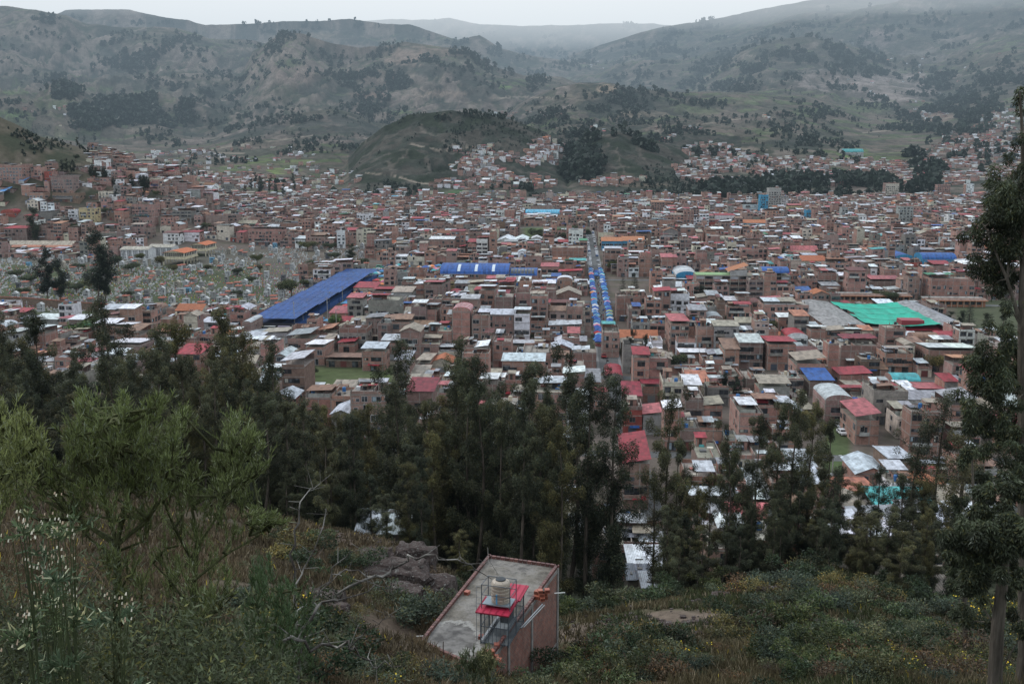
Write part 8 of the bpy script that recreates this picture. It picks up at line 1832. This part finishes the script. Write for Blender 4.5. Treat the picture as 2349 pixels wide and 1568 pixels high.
        for k in range(n):
            for j in range(2 if n > 1 else 1): x, y, zz = random.uniform(-.1, .1) + j * .27, random.uniform(-.12, .12), k * .2; q.box(x, x + .26, y, y + .3, zz, zz + .19, 'paint', vary((.30, .095, .06), .2)); [q.quad((x + .03 + .075 * h, y - .004, zz + .04), (x + .085 + .075 * h, y - .004, zz + .04), (x + .085 + .075 * h, y - .004, zz + .15), (x + .03 + .075 * h, y - .004, zz + .15), 'paint', (.1, .03, .02)) for h in range(3)]
        a = q.obj('brick_stack'); a.location = (float(p[0]), float(p[1]), ZR + .002); a.rotation_euler = (0, 0, random.uniform(-.5, .5)); tag(a, lab, 'bricks')
    for u, v in ((1036, 1401), (976, 1483), (967, 1460), (1284, 1361)):
        p = P(u, v, ZR - .15); q = QB(); q.bar((-.3, 0, 0), (.3, .02, .03), .03, 'paint', (.55, .55, .53)); a = q.obj('drain_pipe', o); a.location = (float(p[0] - off[0]), float(p[1] - off[1]), ZR - off[2] - .12)
    # long gutter lying along the right roof edge
    q = QB(); a, b_ = P(1195, 1440, ZR + .1), P(1245, 1385, ZR + .1); q.bar(tuple(a), tuple(b_), .05, 'metal', (.22, .23, .24)); q.bar(tuple(a + np.array([.15, .1, 0])), tuple(b_ + np.array([.1, -.1, 0])), .03, 'metal', (.3, .3, .3)); tag(q.obj('steel_pipes'), 'grey steel pipes lying between the cage and the brick edge', 'pipes')
    # pale sheet roof on the slope behind the crest, tan shed at the right
    for u0, u1, v0, v1, z, lab, colr in ((1440, 1545, 1258, 1300, 0, 'large white sheet roof littered with timber at the foot of the slope', 'white'), (1436, 1500, 1300, 1330, 0, 'dark grey shed roof just below the large white one', 'slate'), (1470, 1552, 1318, 1348, 0, 'grey corrugated shed roof, lowest of the cluster beside the street foot', 'grey'), (1466, 1540, 1222, 1246, 0, 'small pale blue shed roof above the large white one', 'silver'), (1262, 1310, 1120, 1160, 0, 'white roof glimpsed left of the pale trunks', 'white'), (1270, 1330, 1215, 1250, 0, 'tan roof glimpsed behind the pale trunks', 'tan'), (1395, 1432, 1195, 1250, 0, 'tan sheet roof left of the narrow street foot', 'tan'), (1275, 1320, 1040, 1072, 0, 'white slanting roof left of the long red roof', 'white'), (808, 940, 1196, 1228, 0, 'pale sheet roofed hut at the foot of the left wood', 'silver'), (2092, 2250, 1302, 1365, 0, 'brown shed roof at the lower right below the thin trees', 'tan'), (1985, 2120, 1165, 1230, 0, 'long white shed roof below the thin trees on the right', 'white'), (1880, 1990, 1185, 1225, 0, 'white shed roof glimpsed through the right-hand wood', 'white')):
        y = 88 if u0 < 1000 else (84 if u0 > 2080 else 140 if u0 > 1800 else np.interp(v1, [1040, 1160, 1250, 1300, 1350], [232, 190, 158, 144, 130])); p = PD((u0 + u1) / 2, v1, y); hw = (u1 - u0) / 2 * y / FPX * 1.05; zb = hz(p[0], p[1]); q = QB(); zt = p[2]
        a = thing('hut', lab, 'hut', (p[0], p[1], zt)); q.box(-hw + .3, hw - .3, .3, 5, min(zb, zt - 1) - zt - 3, -.05, 'plaster', (.2, .17, .14)); q.obj('wall', a); q = QB(); rc_ = ROOFC[colr]; dz = max(3.5, (PD(0, v0, y)[2] - p[2]) / .42 if u0 > 1200 and u0 < 1800 else 5.5); sheet(q, -hw, -hw * .2, 0, dz, 0, dz * .12, rc_, 'y'); sheet(q, -hw * .2 + .02, hw, .2, dz - .2, .05, dz * .12, vary(rc_, .2), 'y'); [q.box(xx, xx + random.uniform(.1, 1.2), dz * k, dz * k + random.uniform(.1, .8), dz * .12 * k + .02, dz * .12 * k + .15, 'tarp', (.1, .09, .08)) for xx, k in ((-hw * .6, .3), (0, .6), (hw * .4, .4), (hw * .1, .8))]; q.obj('roof', a)
# ------------------------------------------------------------------ sky, haze, light, camera
def build_light():
    w = bpy.data.worlds.new('World'); SC.world = w; w.use_nodes = True; nt = w.node_tree; g = G(nt); bg = nt.nodes['Background']
    sky = nt.nodes.new('ShaderNodeTexSky'); sky.sky_type = 'NISHITA'; sky.sun_disc = False; sky.sun_elevation = math.radians(40); sky.sun_rotation = math.radians(-60); sky.dust_density = 2.0; sky.altitude = 3000
    tc = g.n('ShaderNodeTexCoord'); mp = g.n('ShaderNodeMapping'); mp.inputs['Scale'].default_value = (1, 1, 3.5); g.link(tc.outputs['Generated'], mp.inputs[0]); n1 = g.noise(mp.outputs[0], 2.2, 6, .6)
    cl = g.ramp(n1, [(.30, (7.3, 8.3, 9.3)), (.52, (9.3, 10.3, 11.2)), (.72, (10.5, 11.4, 12.2))])
    mx = g.mix(.88, sky.outputs[0], cl); g.link(mx, bg.inputs[0]); bg.inputs[1].default_value = .15
    s = bpy.data.lights.new('Sun', 'SUN'); s.energy = 1.5; s.angle = math.radians(12); s.color = (1, .97, .93); o = bpy.data.objects.new('sun', s); COL.objects.link(o); o.rotation_euler = (math.radians(50), 0, math.radians(-120)); sd = Vector((math.sin(math.radians(-60)) * math.cos(math.radians(40)), math.cos(math.radians(-60)) * math.cos(math.radians(40)), math.sin(math.radians(40)))); o.rotation_euler = sd.to_track_quat('Z', 'Y').to_euler()
    # thin homogeneous haze filling the valley, thicker cloud above the ridges
    def vol(name, x0, x1, y0, y1, z0, z1, dens, colr, em, label):
        q = QB(); q.box(x0, x1, y0, y1, z0, z1, 'plaster', (1, 1, 1), bottom=True); me = q.mesh(name); me.materials.clear(); m = bpy.data.materials.new(name); m.use_nodes = True; t = m.node_tree; t.nodes.clear()
        out = t.nodes.new('ShaderNodeOutputMaterial'); ab = t.nodes.new('ShaderNodeVolumeAbsorption'); ab.inputs['Color'].default_value = (0, 0, 0, 1); ab.inputs['Density'].default_value = dens
        e = t.nodes.new('ShaderNodeEmission'); e.inputs['Color'].default_value = (*colr, 1); e.inputs['Strength'].default_value = dens * em; ad = t.nodes.new('ShaderNodeAddShader'); t.links.new(ab.outputs[0], ad.inputs[0]); t.links.new(e.outputs[0], ad.inputs[1]); t.links.new(ad.outputs[0], out.inputs['Volume'])
        me.materials.append(m); o = link(name, me); tag(o, kind='structure'); return o
    vol('haze', -16000, 16000, -3000, 16000, -900, 1300, 1 / 26000., (.32, .42, .50), 1.0, '')
    vol('distant_haze', -15950, 15950, 2500, 15950, -890, 1290, 1 / 11500., (.34, .44, .53), 1.0, '')
    vol('cloud', -15900, 15900, 9900, 15900, 690, 2300, 1 / 900., (1.9, 1.9, 1.88), 1.0, '')
    vol('mist', -15800, 15800, 6000, 15800, 880, 2290, 1 / 3600., (1.2, 1.22, 1.23), 1.0, '')
    c = bpy.data.cameras.new('Camera'); c.sensor_width = 36; c.lens = 36 * FPX / 2349.0; c.clip_start = .1; c.clip_end = 40000; co = bpy.data.objects.new('Camera', c); COL.objects.link(co); co.location = (0, 0, HC); co.rotation_euler = (math.radians(90) - PITCH, 0, 0); SC.camera = co
    SC.view_settings.view_transform = 'Standard'; SC.view_settings.look = 'None'; SC.view_settings.exposure = 0; SC.view_settings.gamma = 1
    SC.cycles.max_bounces = 5; SC.cycles.diffuse_bounces = 2; SC.cycles.glossy_bounces = 2; SC.cycles.transmission_bounces = 2; SC.cycles.transparent_max_bounces = 4; SC.cycles.volume_bounces = 0
    SC.cycles.use_denoising = True; SC.cycles.use_light_tree = False
import time as _t
_t0 = _t.time()
def step(f, *a):
    f(*a); print('%-24s %.1f' % (f.__name__, _t.time() - _t0))
SC.render.engine = 'CYCLES'
step(build_light); step(build_front_house); step(build_custom); step(build_special); step(build_manual); step(gen_town); step(finish_town)
step(build_cemetery); step(build_market); step(build_people); step(build_cars); step(build_poles); step(build_town_trees); step(build_forest); step(build_near_trees); step(build_foreground_plants); step(build_slope_cover)
